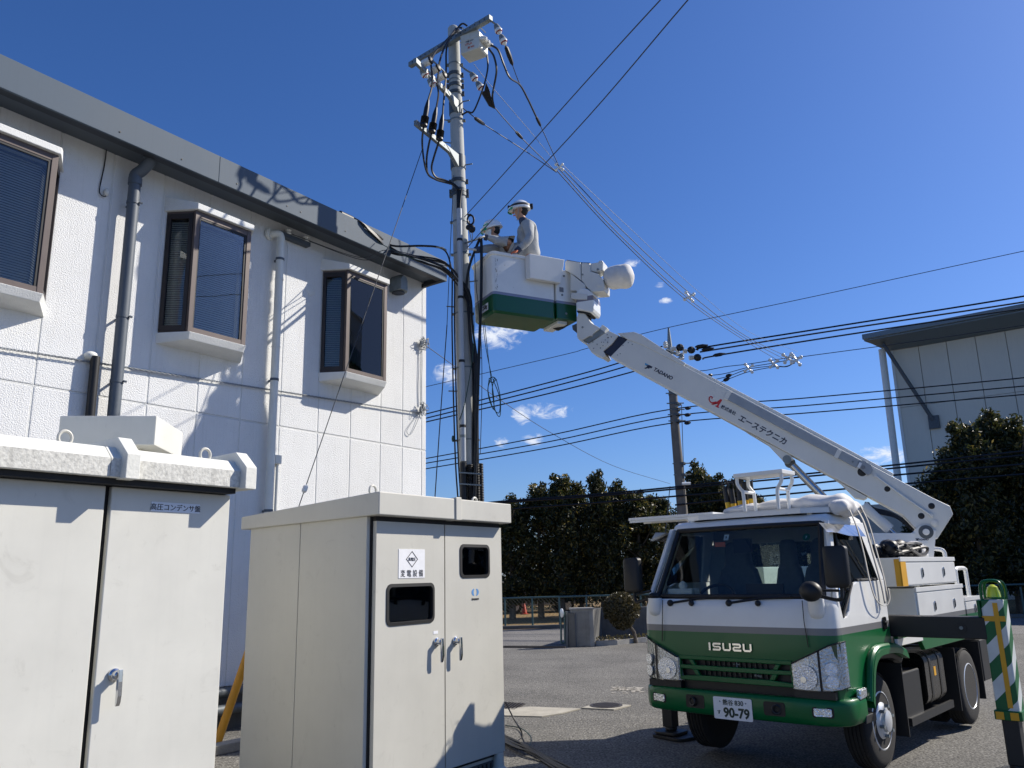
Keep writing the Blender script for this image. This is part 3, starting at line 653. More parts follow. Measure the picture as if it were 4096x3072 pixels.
def gasket(fr, q, dr, glass):
    a, b, c, d = q; o = rrect(a - .012, b + .012, c - .012, d + .012, .05); i = rrect(a + .012, b - .012, c + .012, d - .012, .035)
    m = MB(fr); m.loft([[(x, .03, z) for x, z in o], [(x, -.006, z) for x, z in o], [(x, -.008, z) for x, z in i], [(x, .03, z) for x, z in i]], cap=False); w = m.build('window', 'rubber', dr, smooth=True, ang=60)
    m = MB(fr); m.prism([(x, .016, z) for x, z in rrect(a + .008, b - .008, c + .008, d - .008, .035)], (0, .004, 0)); m.build('pane', glass, dr)

CAB = thing('substation_cabinet', 'beige steel substation cabinet with two windowed doors, warning sign and slightly newer paint', 'electrical cabinet', CUB)
bx = lambda *a: MB(CUB).box(*a)
bx(-1.625, -1.59, .05, .772, .10, 2.045).build('side_panel', 'cabgrey', CAB, bev=.004)
bx(-1.625, -1.59, .778, 1.385, .10, 2.03).build('side_panel', 'cabgrey', CAB, bev=.004)
bx(-.02, 0, .05, 1.38, .10, 2.03).build('side_panel', 'cabgrey', CAB, bev=.004)
bx(-1.59, -.02, 1.355, 1.38, .10, 2.02).build('back_panel', 'cabgrey', CAB)
bx(-1.59, -.02, .06, 1.35, .10, .13).build('floor_panel', 'cabgrey', CAB)
m = MB(CUB); m.box(-1.59, -1.575, .038, .07, .13, 2.045); m.box(-.03, -.021, .038, .07, .13, 2.04); m.box(-.80, -.785, .04, .07, .13, 2.04); m.box(-1.575, -.03, .04, .07, 2.012, 2.045); m.box(-1.575, -.03, .04, .07, .131, .158); m.build('door_frame', 'darkgap', CAB)
h1, h2 = (-1.452, -.933, 1.265, 1.543), (-.584, -.195, 1.595, 1.848)
d1 = door(CUB, -1.575, -.797, .16, 2.011, h1, 'cabgrey', CAB); gasket(CUB, h1, d1, 'wireglass'); handle(CUB, -.897, 1.104, d1)
d2 = door(CUB, -.783, -.004, .16, 2.011, h2, 'cabgrey', CAB); gasket(CUB, h2, d2, 'wireglass'); handle(CUB, -.664, 1.096, d2)
for x, z in ((-.905, 1.165),): bx(x - .028, x + .028, -.002, 0, z, z + .022).build('maker_label', 'signwhite', d1)
# equipment behind the glass
for q_ in ((-1.43, -1.33, .22, .5, 1.2, 1.40), (-1.22, -1.12, .24, .5, 1.29, 1.44), (-1.5, -.9, .6, .9, .3, 1.9), (-.5, -.3, .3, .6, 1.5, 1.74)): bx(*q_).build('relay_unit', 'labelgrey', CAB, bev=.006)
m = MB(CUB)
for x in (-1.06, -.99): m.box(x, x + .035, .2, .22, 1.0, 1.75)
m.build('strut', 'galv', CAB)
m = MB(CUB)
for x in (-1.052, -.982):
    for k in range(9): m.box(x, x + .019, .194, .1995, 1.02 + k * .08, 1.06 + k * .08)
m.build('strut_slots', 'black', CAB)
bx(-1.337, -1.038, -.003, 0, 1.594, 1.81).build('warning_sign', 'signwhite', d1)
ux, uz = CUB.x, Vector((0, 0, 1))
def cw(x, z, o=-.004): return CUB.w((x, o, z))
c = (-1.1875, 1.735)
m = MB(CUB); o = [(0, .062), (.068, 0), (0, -.062), (-.068, 0)]
m.loft([[(c[0] + x, -.0035, c[1] + z) for x, z in o], [(c[0] + x, -.0045, c[1] + z) for x, z in o], [(c[0] + x * .88, -.0045, c[1] + z * .88) for x, z in o], [(c[0] + x * .88, -.0035, c[1] + z * .88) for x, z in o]], cap=False); m.build('lozenge', 'ink', d1)
text('高電圧', .029, cw(c[0], c[1]), ux, uz, 'ink', 'lettering', d1)
text('変 電 設 備', .056, cw(c[0], 1.63), ux, uz, 'ink', 'lettering', d1, wide=.96)
# maker's mark: two blue arcs over a small wordmark
q = CUB.l(onpl(1900.6, 2369, CUB.w((0, 0, 0)), -CUB.y))
for sg in (-1, 1):
    arc_o = [(math.cos(R(a)) * .048, math.sin(R(a)) * .032) for a in range(-66, 67, 12)]; arc_i = [(math.cos(R(a)) * .018 + .002, math.sin(R(a)) * .028) for a in range(66, -67, -12)]
    m = MB(CUB); m.prism([(q.x + sg * (x + .002) , -.0005, q.z + z) for x, z in arc_o + arc_i], (0, -.001, 0)); m.build('maker_mark', 'inkblue', d2)
text('kawamura', .023, cw(q.x, q.z - .052), ux, uz, 'ink', 'lettering', d2, bold=.0006)
# roof, joint cap, eyes, plinth
def roof(x0, x1, up=0., out=0.):
    m = MB(CUB); pr = [(-.10 - out, 2.048 - up * .3), (-.10 - out, 2.217 + up), (1.48 + out, 2.121 + up), (1.48 + out, 2.016 - up * .3)]
    m.prism([(x0, y, z) for y, z in pr], (x1 - x0, 0, 0)); return m
rf = roof(-1.655, -.772).build('roof', 'cabgrey', CAB, bev=.008, seg=3); roof(-.768, .022).build('roof', 'cabgrey', CAB, bev=.008, seg=3)
roof(-.775, -.705, .012, .012).build('roof_cap', 'cabgrey', CAB, bev=.004)
bx(-1.58, -.03, -.0, .045, 2.013, 2.047).build('recess_shade', 'darkgap', CAB)  # dark strip painting the shade between door tops and roof
eye(CUB, (-1.52, .1, 2.205), CAB); eye(CUB, (-.2, .14, 2.2), CAB)
bx(-1.58, -.05, .05, 1.33, .0, .098).build('plinth', 'galvdark', CAB)
m = MB(CUB)
for i in range(26): m.box(-1.55 + i * .056, -1.535 + i * .056, .044, .0495, .03, .09)
m.build('plinth_slots', 'black', CAB)
for x in (-.10, -1.5):
    MB(CUB).lathe([(.10, 0), (.10, .02), (.075, .025), (.05, .05), (.045, .158)], (x + .04, .03, 0), (0, 0, 1), 20).build('foot', 'cabgrey', CAB, smooth=True)

# left-hand cabinet: older, lichen on its roof
CB1 = thing('capacitor_cabinet', 'older cream steel cabinet with lichen-stained concrete-like roof ribs, cut off by the left edge', 'electrical cabinet', Fr(CUB.w((-3.6, 0, 0)), R(34.6)))
bx(-5.6, -2.89, .05, 1.4, .05, 2.12).build('body', 'cabcream', CB1)
bx(-5.6, -2.872, .037, .049, .10, 2.146).build('door_frame', 'darkgap', CB1)
ld = door(CUB, -4.40, -3.637, .16, 2.115, None, 'cabcream', CB1); rd = door(CUB, -3.603, -2.853, .16, 2.115, None, 'cabcream', CB1)
door(CUB, -5.18, -4.41, .16, 2.115, None, 'cabcream', CB1)
handle(CUB, -3.505, 1.137, rd)
bx(-3.371, -3.061, -.003, 0, 1.993, 2.047).build('name_plate', 'labelgrey', rd)
text('高圧コンデンサ盤', .040, cw(-3.216, 2.02), ux, uz, 'ink', 'lettering', rd)
def rib(x0, x1, e):
    pr = [(-.12 - e, 2.148 - e * .12), (-.12 - e, 2.252 + e * .4), (-.05 - e * .3, 2.318 + e), (1.5 + e, 2.28 + e), (1.5 + e, 2.148 - e * .12)]
    return MB(CUB).prism([(x0, y, z) for y, z in pr], (x1 - x0, 0, 0))
for a, b in ((-2.95 - .74, -2.862), (-4.52, -3.692), (-5.6, -4.522)):
    r_ = rib(a, b, 0).build('roof', 'cabroof', CB1, bev=.005)
    bx(a + .001, b - .001, -.1232, -.1202, 2.152, 2.25).build('stained_edge', 'lichen', r_)
for x in (-3.63, -2.875, -4.46): rib(x - .005, x + .075, .055).build('roof_rib', 'cabroof', CB1, bev=.004)
bx(-5.6, -2.88, -.085, .036, 2.117, 2.147).build('recess_shade', 'darkgap', CB1)  # dark band filling the under-roof recess with painted shade
eye(CUB, (-3.86, .04, 2.312), CB1); eye(CUB, (-3.02, .04, 2.312), CB1)
A3, B3, C3 = (atz(u, v, 2.7) for u, v in ((240, 1663), (627, 1663), (732, 1730))); D3 = A3 + C3 - B3
hf = Fr(((A3 + C3) / 2).to_2d().to_3d(), R(34.6))
hd = MB().prism([p - Vector((0, 0, .2)) for p in (A3, B3, C3, D3)], (0, 0, .2)).build('duct_hood', 'cabcream', CB1, bev=.006)
MB().prism([p.lerp((A3 + C3) / 2, .45) - Vector((0, 0, .45)) for p in (A3, B3, C3, D3)], (0, 0, .28)).build('hood_stem', 'cabcream', hd)
# ================================================================== near utility pole
at0 = at
KP = 1.05
def at(u, v, y): return at0(u, v, y * KP if y < 11.5 else y)
PYY = 10.1 * KP
def px_(z): return -.526 - .0241 * z
POL = Fr((px_(0), PYY, 0), 0)
POLE = thing('utility_pole', 'tall pale concrete utility pole standing behind the cabinets', 'utility pole', POL)
def pr_(z): return .144 - .0062 * z
MB().tube([(px_(z), PYY, z) for z in (0, 2, 4, 6, 8, 9.6)], [pr_(z) for z in (0, 2, 4, 6, 8, 9.6)], 28).build('shaft', 'polecon', POLE, smooth=True)
MB().ell((px_(9.6), PYY, 9.6), (.078, .078, .05), 18, 6, 0).build('cap', 'polecon', POLE, smooth=True)
def zat(v, u=1840): return at(u, v, 10.0).z
def band(v, r=.012, h=.05, mt='galvdark'):
    z = zat(v); m = MB(); m.tube([(px_(z), PYY, z), (px_(z + h), PYY, z + h)], pr_(z) + r, 24)
    for sx in (-1, 1): m.box(px_(z) + sx * (pr_(z) + .012) - .025, px_(z) + sx * (pr_(z) + .012) + .025, PYY - .03, PYY + .03, z, z + h)
    return m.build('clamp_band', mt, POLE, smooth=True)
for v in (290, 335, 365, 720, 760, 775): band(v)
for v in (245, 310, 470, 880, 1010, 1250, 1470, 1760): band(v, .006, .02, 'galv')
for v, sx in ((395, 1), (470, -1), (650, 1), (560, -1), (1120, 1), (1220, -1), (1560, -1), (1430, 1)):   # climbing bolts
    z = zat(v); MB().cyl((px_(z), PYY, z), (px_(z) + sx * (pr_(z) + .11), PYY - .06, z), .009, n=8).build('step_bolt', 'galv', POLE)
def beam(p, q, h, w, mt='galv', name='crossarm'):
    p, q = Vector(p), Vector(q); d = (q - p).normalized(); s = d.cross(Vector((0, 0, 1))).normalized() * w / 2; uz_ = Vector((0, 0, h / 2))
    m = MB(); m.hexa([p - s - uz_, p + s - uz_, q + s - uz_, q - s - uz_, p - s + uz_, p + s + uz_, q + s + uz_, q - s + uz_])
    o = m.build(name, mt, POLE, bev=.004)
    m = MB(); n = max(3, int((q - p).length / .09))
    for i in range(1, n):
        c = p.lerp(q, i / n); m.cyl(c - s * 1.06, c + s * 1.06, .011, n=6)
    m.build('bolt_holes', 'black', o)
    return o
k1 = lambda x, y: (1600 + x * .4219, 40 + y * .4219)
zb = 9.30
beam(atz(*k1(95, 525), zb), atz(*k1(862, 72), zb), .075, .075)
p2a = at(*k1(540, 885), 10.02); zc = p2a.z
e2 = atz(*k1(140, 478), zc); beam(p2a, e2, .075, .05)
p3a = at(*k1(545, 1400), 10.02); zd = p3a.z
e3 = atz(*k1(145, 1068), zd); beam(p3a, e3, .075, .05)
for pp, ee in ((p2a, e2), (p3a, e3)):     # gusset plates holding the arms
    d = (ee - pp).normalized(); s = d.cross(Vector((0, 0, 1))).normalized()
    m = MB(); m.prism([pp + s * .03 + Vector((0, 0, .04)), pp + s * .03 + d * .34 + Vector((0, 0, .035)), pp + s * .03 + Vector((0, 0, -.16))], -s * .06); m.build('gusset', 'galv', POLE, bev=.003)
    m = MB(); m.tube([Vector((px_(pp.z - .14), PYY, pp.z - .14)), Vector((px_(pp.z + .06), PYY, pp.z + .06))], pr_(pp.z) + .012, 24); m.build('arm_collar', 'galvdark', POLE, smooth=True)
# brace strut between the arms
MB().tube([atz(*k1(310, 480), 8.85), at(*k1(455, 620), 10.0)], .012, 6).build('brace', 'galv', POLE)
def disc_ins(p, q, name='strain_insulator', n=2):
    p, q = Vector(p), Vector(q); d = q - p; l = d.length / n
    for i in range(n):
        b = p + d * (i / n)
        o = MB().lathe([(.012, 0), (.03, l * .08), (.036, l * .2), (.05, l * .5), (.056, l * .62), (.05, l * .72), (.04, l * .78), (.02, l * .9), (.012, l)], b, d, 18).build(name, 'porcelain', POLE, smooth=True)
        MB().lathe([(.0505, l * .70), (.051, l * .74), (.042, l * .79)], b, d, 18).build('red_ring', 'porcred', o, smooth=True)
        MB().lathe([(.031, l * .06), (.04, l * .22), (.051, l * .46), (.02, l * .47)], b, d, 18).build('steel_cap', 'galv', o, smooth=True)
ya = atz(*k1(865, 95), zb).y / KP
R0 = at(*k1(905, 135), ya); R1 = at(*k1(1000, 335), ya + .02)
disc_ins(R0, R1)
MB().tube([at(*k1(845, 95), ya), at(*k1(880, 115), ya), R0], .014, 8).build('shackle', 'galv', POLE)
S0 = at(*k1(672, 595), 9.95); S1 = at(*k1(785, 765), 9.98)
disc_ins(S0, S1)
MB().tube([at(*k1(575, 530), 10.02), at(*k1(630, 570), 9.98), S0], .014, 8).build('shackle', 'galv', POLE)
for (x, y) in ((215, 605), (285, 690)):
    disc_ins(at0(*k1(x - 15, y - 40), e2.y + .25), at0(*k1(x + 45, y + 40), e2.y + .28), n=1)
# three post insulators on the second arm
for (x, y), (x2, y2) in (((215, 515), (300, 490)), ((300, 585), (372, 560)), ((368, 650), (432, 628))):
    a, b = atz(*k1(x, y), zc + .1), atz(*k1(x2, y2), zc + .1); b.z = a.z + .03
    d = b - a; l = d.length
    o = MB().lathe([(.05, 0), (.052, l * .3), (.046, l * .34), (.052, l * .4), (.052, l * .8), (.03, l * .85)], a, d, 18).build('post_insulator', 'porcelain', POLE, smooth=True)
    MB().lathe([(.055, l * .82), (.05, l * 1.0), (.02, l * 1.12)], a, d, 16).build('rubber_cap', 'black', o, smooth=True)

# cable terminations on the third arm
TERM = []
for i, ((x, y), (x2, y2)) in enumerate((((268, 850), (222, 1110)), ((345, 920), (300, 1170)), ((405, 985), (372, 1240)))):
    yy = atz(*k1(x2, y2 - 40), zd).y / KP - .06
    a, b = at(*k1(x, y), yy), at(*k1(x2, y2), yy); d = b - a; l = d.length
    prof = [(.012, 0), (.018, l * .05), (.034, l * .3), (.036, l * .62)]
    for k in range(5): prof += [(.036, l * (.63 + k * .05)), (.054, l * (.645 + k * .05)), (.036, l * (.67 + k * .05))]
    prof += [(.05, l * .9), (.05, l * .96), (.022, l)]
    t_ = MB().lathe(prof, a, d, 16).build('cable_termination', 'cableblack', POLE, smooth=True, ang=50); TERM.append((a, b, yy))

# ---------------------------------------------------------------- pole-top switch
sc_ = at(*k1(703, 335), 9.86); SWF = Fr(sc_ - Vector((0, 0, .17)), R(118))
SW = thing('pole_switch', 'white box-shaped load switch with orange markings hung below the top crossarm', 'switch', SWF)
m = MB(SWF); pr = [(-.16, 0), (.14, 0), (.16, .03), (.16, .27), (.10, .34), (-.12, .34), (-.16, .29)]
m.prism([(x, -.125, z) for x, z in pr], (0, .25, 0)); m.build('tank', 'switchbox', SW, bev=.012, seg=3)
MB(SWF).box(-.166, .166, -.131, .131, .19, .205).build('flange', 'switchbox', SW, bev=.003)
for i in range(3):
    y = -.085 + i * .085
    prof = [(.03, 0)]
    for k in range(6): prof += [(.028, .012 + k * .02), (.042, .02 + k * .02), (.028, .028 + k * .02)]
    MB(SWF).lathe(prof + [(.03, .135)], (-.13, y, .30), (-.55, 0, .83), 14).build('bushing', 'porcelain', SW, smooth=True, ang=50)
    MB(SWF).lathe([(.032, .13), (.03, .17), (.014, .24)], (-.13, y, .30), (-.55, 0, .83), 12).build('bushing_boot', 'cableblack', SW, smooth=True)
    MB(SWF).lathe([(.028, 0), (.04, .03), (.03, .05), (.038, .07), (.026, .09), (.02, .11)], (.155, y, .17), (.8, 0, -.25), 14).build('bushing', 'porcelain', SW, smooth=True, ang=50)
m = MB(SWF)
for x in (-.1, .12): m.tube([(x, -.13, .3), (x, -.17, .32), (x, -.17, .40), (x, .13, .42)], .008, 6)
m.build('lifting_bail', 'galv', SW)
fx, fz = -SWF.y, Vector((0, 0, 1))
text('VTLA', .05, SWF.w((-.02, -.127, .12)), SWF.x, fz, 'orangepaint', 'marking', SW, bold=.0008)
text('内蔵 200A', .03, SWF.w((.0, -.127, .165)), SWF.x, fz, 'navy', 'marking', SW)
text('高 900', .04, SWF.w((.02, -.127, .06)), SWF.x, fz, 'orangepaint', 'marking', SW, bold=.0006)
MB(SWF).tube([(.0, 0, .34), (.0, .0, .42)], .02, 8).build('hanger', 'galv', SW)

# ---------------------------------------------------------------- cables
def cable(pts, r, m, label, name='cable', group=None, k=6, n=6, cat='cable'):
    return MB().tube(catmull(pts, k), r, n).build(name, m, smooth=True, label=label, cat=cat, group=group)
def KK(lst, y): return [at(*k1(a, b), y if not isinstance(y, list) else y[i]) for i, (a, b) in enumerate(lst)]
top = 'black jumper cables from the switch to the terminations'
cable(KK([(640, 152), (590, 130), (530, 190), (400, 330), (330, 410), (295, 490), (300, 570), (308, 650), (298, 750), (268, 852)], [9.8, 9.78, 9.75, 9.5, 9.4, 9.3, 9.25, 9.2, 9.2, TERM[0][2]]), .014, 'cableblack', 'outermost black jumper cable arching from switch down to the left-hand termination', group=top)
cable(KK([(590, 168), (525, 185), (430, 340), (378, 480), (366, 590), (354, 700), (365, 800), (346, 922)], [9.82, 9.8, 9.6, 9.45, 9.4, 9.35, 9.35, TERM[1][2]]), .014, 'cableblack', 'middle black jumper cable hanging from the switch to the middle termination', group=top)
cable(KK([(550, 192), (475, 265), (440, 380), (437, 560), (430, 700), (415, 860), (405, 987)], [9.85, 9.8, 9.75, 9.7, 9.65, 9.6, TERM[2][2]]), .014, 'cableblack', 'innermost black jumper cable running close to the pole shaft', group=top)
low = 'black cables below the terminations'
cz = 9.93
cable(KK([(222, 1112), (210, 1250), (226, 1420), (262, 1550), (340, 1608), (430, 1635), (500, 1655), (545, 1700)], [TERM[0][2], 9.5, 9.6, 9.7, 9.8, 9.9, cz, cz]), .014, 'cableblack', 'black cable sweeping from the left termination round to the pole', group=low)
cable(KK([(298, 1172), (268, 1300), (252, 1430), (268, 1560), (360, 1612), (470, 1640), (555, 1700)], [TERM[1][2], 9.55, 9.65, 9.75, 9.85, cz, cz]), .014, 'cableblack', 'black cable from the middle termination bending into the pole collar', group=low)
cable(KK([(370, 1242), (320, 1400), (300, 1500), (335, 1580), (420, 1612), (510, 1650), (565, 1700)], [TERM[2][2], 9.65, 9.75, 9.82, 9.9, cz, cz]), .014, 'cableblack', 'black cable from the right termination curling in to the pole', group=low)
for dx in (-9, 0, 9):
    cable([at(1838 + dx, 757, 9.96), at(1836 + dx * .7, 790, 9.96), at(1834 + dx * .5, 850, 9.96)], .013, 'cableblack', 'black cables entering the top of the white riser pipe', group='cables entering the riser pipe')
JUNC = at(2237, 668, 12.2)
cable(KK([(862, 332), (930, 380), (985, 520), (1040, 640), (1135, 708), (1205, 830), (1290, 1010)], [9.8, 9.8, 9.85, 9.9, 10.3, 10.7, 11.2]), .015, 'cableblack', 'black cable looping from the switch to the outer line wire', group='line-side cables')
cable(KK([(840, 366), (890, 440), (915, 570), (892, 720), (876, 830), (895, 930)], [9.8, 9.8, 9.85, 9.95, 10.0, 10.2]), .015, 'cableblack', 'black cable drooping from the switch to the wedge clamp', group='line-side cables')
cable(KK([(826, 432), (832, 550), (800, 700), (740, 870), (690, 968), (640, 966), (585, 995)], [9.8, 9.8, 9.85, 9.9, 9.95, 9.98, 10.0]), .013, 'cableblack', 'black cable bowing from the switch back to the shaft', group='line-side cables')
def clampw(a, b, r0, r1, label):
    d = b - a; l = d.length
    return MB().lathe([(.006, 0), (r0, l * .12), (r1, l * .5), (r0 * .9, l * .86), (.006, l)], a, d, 8).build('line_sleeve', 'black', smooth=True, label=label, cat='sleeve', group='black insulating sleeves on the wires')
clampw(at(*k1(1000, 335), ya + .05), at(*k1(1070, 530), ya + .3), .03, .035, 'long black clamp cover hanging from the outer strain insulators')
o = MB().prism([at(*k1(a, b), 9.98 + (b - 680) * .0007) for a, b in ((815, 680), (850, 760), (890, 920), (840, 895), (770, 775), (800, 765))], (0, .05, 0)).build('wedge_clamp', 'black', bev=.006, label='broad black wedge clamp below the inner strain insulators', cat='clamp')
clampw(at(*k1(1290, 1010), 11.2), at(*k1(1335, 1105), 11.4), .022, .026, 'black sleeve on the outer wire right of the pole')
clampw(at(*k1(1095, 1150), 11.0), at(*k1(1165, 1225), 11.15), .022, .026, 'black sleeve on the middle wire right of the pole')
clampw(at(*k1(705, 1020), 10.1), at(*k1(805, 1090), 10.4), .026, .03, 'black sleeve on the lower wire close to the pole')
ln = 'overhead wires joining at the first spacer'
cable([at(*k1(1068, 528), ya + .28), at(*k1(1140, 710), 10.4), at(*k1(1335, 1105), 11.4), JUNC], .007, 'wire', 'outer overhead wire from crossarm end to the first spacer', group=ln, name='overhead_wire', cat='wire')
cable([at(*k1(893, 920), 10.2), at(*k1(1000, 1045), 10.6), at(*k1(1165, 1225), 11.15), at(*k1(1480, 1535), 12.1)], .007, 'wire', 'middle overhead wire from wedge clamp to the first spacer', group=ln, name='overhead_wire', cat='wire')
cable([at(*k1(595, 930), 10.05), at(*k1(700, 1012), 10.1), at(*k1(805, 1090), 10.4), at(*k1(1200, 1345), 11.4), at(*k1(1485, 1540), 12.1)], .007, 'wire', 'lowest overhead wire from shaft to the first spacer', group=ln, name='overhead_wire', cat='wire')
cable([at(*k1(700, 512), 9.9), at(*k1(860, 715), 10.3), at(*k1(1200, 1110), 11.3), JUNC], .004, 'wirelight', 'thin bare messenger wire from the switch to the first spacer', group=ln, name='overhead_wire', cat='wire')
def spacer(u, v, y, label, s=1.0, rot=0.):
    c = at(u, v, y); f = Fr(c, 0); t = thing('wire_spacer', label, 'spacer', f, 'white wire spacers')
    for i, a in enumerate((20, 110, 200, 290)):
        a = R(a + rot); e = Vector((math.cos(a) * .085 * s, .02 * math.sin(a), math.sin(a) * .085 * s))
        MB().tube([c, c + e], .016 * s, 6).build('arm', 'porcelain', t, smooth=True)
        MB().ell(c + e, .028 * s, 10, 6).build('clip', 'porcelain', t, smooth=True)
    return t
spacer(2237, 668, 12.2, 'white spacer gathering the wires nearest the pole', .9, 25)
spacer(2757, 1187, 17.6, 'white spacer halfway down the descending wires', 1.5, 10)
for i, (d0, d1, d2, r) in enumerate((((-14, 10), (-16, 10), (-30, 14), .006), ((-4, 4), (-7, 4), (-10, 6), .006), ((6, -2), (9, -8), (6, -2), .006), ((12, -10), (30, -26), (40, -26), .003))):
    cable([at(2237 + d0[0], 668 + d0[1], 12.2), at(2480 + d1[0], 930 + d1[1], 14.3), at(2757 + d1[0], 1187 + d1[1], 17.6), at(2980 + d2[0] * .5, 1345 + d2[1] * .6, 21.5), at(3150 + d2[0], 1432 + d2[1], 26.6)], r * (1.3 if i < 3 else 1.4), 'wire' if i < 3 else 'wirelight',
          ('first', 'second', 'third', 'thin bare fourth')[i] + ' of the wires running down to the far spacer', group='wires descending to the street line', name='overhead_wire', cat='wire', k=8)

# two long wires leaving upwards over the yard
cable([at(1858, 868, 10.0), at(2000, 712, 8.6), at(2350, 320, 6.6), at(2660, -20, 5.3), at(3300, -700, 3.8)], .006, 'wire', 'long wire from the pole up out of the frame, the left of the two', name='overhead_wire', cat='wire', group='long wires crossing the sky')
cable([at(1868, 992, 10.0), at(1950, 900, 9.2), at(2350, 470, 6.9), at(2760, -10, 5.3), at(3400, -740, 3.8)], .006, 'wire', 'long wire from the pole up out of the frame, the right of the two', name='overhead_wire', cat='wire', group='long wires crossing the sky')

# roof-to-pole cable bundle
k2 = lambda x, y: (900 + x * .6028, 600 + y * .6028)
fas0 = CUB.w((0, FY - .02, 0))
def fas(x, y): return onpl(*k2(x, y), fas0, CUB.y)
rb_ = random.Random(11)
for i in range(6):
    o = lambda s=1.0: Vector((rb_.uniform(-.012, .012) * s, rb_.uniform(-.02, .02) * s, rb_.uniform(-.018, .018) * s))
    j = (i - 2.5) * .018
    st = fas(868 + i * 7, 432 + i * 4) + CUB.y * .12 + Vector((0, 0, .02))
    pts = [st, fas(905 + i * 6, 480 + i * 7), fas(1000 + i * 5, 560 + i * 8), fas(1110, 652 + i * 7)]
    yb = CUB.w((1.9, FY, 0)).y
    for (x, y, yy) in ((1290, 722, 9.75), (1450, 775, 9.85), (1560, 880, 9.93), (1618, 1000, 9.97), (1636, 1200, 9.98)): pts.append(at(*k2(x, y), yy) + Vector((j * .5, 0, j)) + o())
    for v in (1450, 1600, 1750, 1880, 2000): pts.append(at(1893 + i * 3.5 - 6 + v * .003, v, 10.0) + o(.8))
    cable(pts, .0125, 'cableblack', 'black power cable slung from the roof edge to the pole in a bundle', group='cable bundle from roof to pole', k=5)
for i in range(2):
    pts = [fas(935 + i * 8, 485) + CUB.y * .1, fas(1010, 560 + i * 5), fas(1108, 632 + i * 4), at(*k2(1300, 634 + i * 4), 9.9), at(*k2(1420, 645 + i * 3), 9.95), at(*k2(1475, 690), 9.95), at(*k2(1503 + i * 3, 800), 9.95), at(1809 + i * 9, 1130, 9.96), at(1808 + i * 10, 1300, 9.96), at(1814 + i * 11, 1600, 9.96), at(1822 + i * 12, 1850, 9.96), at(1832 + i * 12, 2000, 9.96)]
    cable(pts, .011, 'cableblack', 'upper black cable from the roof curling down the left side of the pole', group='upper roof cables', k=6)
cable([at(1786, 1002, 9.9), at(1770, 991, 9.9), at(1745, 990, 9.88)], .01, 'galv', 'small steel clamp rod holding the upper roof cable', name='clamp_rod', cat='clamp')
cable([fas(1010, 610), at(*k2(1190, 700), 9.6), at(*k2(1330, 745), 9.8), at(*k2(1420, 790), 9.9)], .006, 'cablegreen', 'thin green cable sagging under the roof bundle', cat='cable')
cable([CUB.w((.56, WY - .06, 6.07)), CUB.w((1.6, WY - .30, 6.0)), at(1560, 1000, 9.6), at(1790, 1060, 9.95)], .005, 'wire', 'thin service wire from the wall insulators to the pole', cat='wire', name='service_wire')
cable([CUB.w((.86, WY - .06, 6.07)), CUB.w((1.7, WY - .30, 5.99)), at(1570, 1008, 9.6), at(1790, 1066, 9.95)], .005, 'wire', 'second thin service wire just below, from the wall insulators', cat='wire', name='service_wire')
o = MB(); a = fas(838, 432) + CUB.y * .1; o.tube([a - CUB.x * .12, a, a + CUB.x * .10], .05, 12); o.tube([a + CUB.x * .16 + Vector((0, 0, -.05)), a + CUB.x * .25 + Vector((0, 0, -.07))], .03, 10)
o.build('cable_entry', 'black', smooth=True, label='black rubber cable entry boot on the roof edge', cat='cable boot')

# riser pipe, corrugated ducts
rp = [at(1837, 836, 9.93), at(1841, 1100, 9.925), at(1846, 1400, 9.92), at(1851, 1650, 9.915), at(1853, 1845, 9.91)]
ris = MB().tube(rp, .037, 16).build('riser_pipe', 'conduit', POLE, smooth=True)
for v, mt in ((965, 'black'), (1195, 'black'), (1450, 'black'), (1710, 'black'), (1750, 'galv')):
    f = (v - 836) / (1845 - 836); p = at(1837 + f * 16, v, 9.93 - f * .02); MB().tube([p, p + Vector((0, 0, .035))], .041, 16).build('strap', mt, ris, smooth=True)
MB().tube([at(1853, 1850, 9.91), at(1856, 2100, 9.91)], .045, 14).build('black_duct', 'black', POLE, smooth=True)
for i, u in enumerate((1879, 1906, 1921)):
    a, b = at(u, 1858 - i * 2, 9.92 + i * .03), at(u + 6, 2080, 9.92 + i * .03); prof = []; n = 34; l = (b - a).length
    for k in range(n): prof += [(.030, l * k / n), (.041, l * (k + .35) / n), (.041, l * (k + .65) / n)]
    MB().lathe(prof, a, b - a, 14).build('corrugated_duct', 'black', POLE, smooth=True, ang=60)
for v in (1890, 1935):
    MB().tube([at(1836, v, 9.86), at(1880, v + 3, 9.85), at(1925, v + 6, 9.88)], .012, 4).build('punched_strap', 'galv', POLE)
m = MB(); c = at(1929, 1996, 7.2)
# guy wires
anch = atz(856, 3008, 0); gt = at(1688, 600, 9.95)
gd = MB(); gl = [gt, at(1555, 1000, 9.3), at(1420, 1390, 8.9), at(1287, 1770, 8.5), at(1200, 2010, 8.3), anch]
gl = [gt.lerp(anch, s) for s in (0, .25, .5, .7, .85, 1)]
cable(gl, .006, 'wire', 'steel guy wire slanting from the pole to the ground by the wall', name='guy_wire', cat='guy wire')
gi = gt.lerp(anch, .655); gdv = (anch - gt).normalized()
MB().lathe([(.01, -.05), (.028, -.03), (.03, 0), (.028, .03), (.01, .05)], gi, gdv, 12).build('guy_insulator', 'porcelain', smooth=True, label='small white ball insulator on the slanting guy wire', cat='insulator')
MB().tube([gt.lerp(anch, .80), anch], .042, 16).build('guy_guard', 'guardyellow', smooth=True, label='yellow guard tube round the guy wire between the cabinets', cat='guard tube')
cable([at(1788, 1300, 9.9), at(1800, 1020, 9.95), at(1815, 700, 10.0)], .005, 'wire', 'thin wire tied alongside the upper pole shaft on its left', name='side_wire', cat='wire')
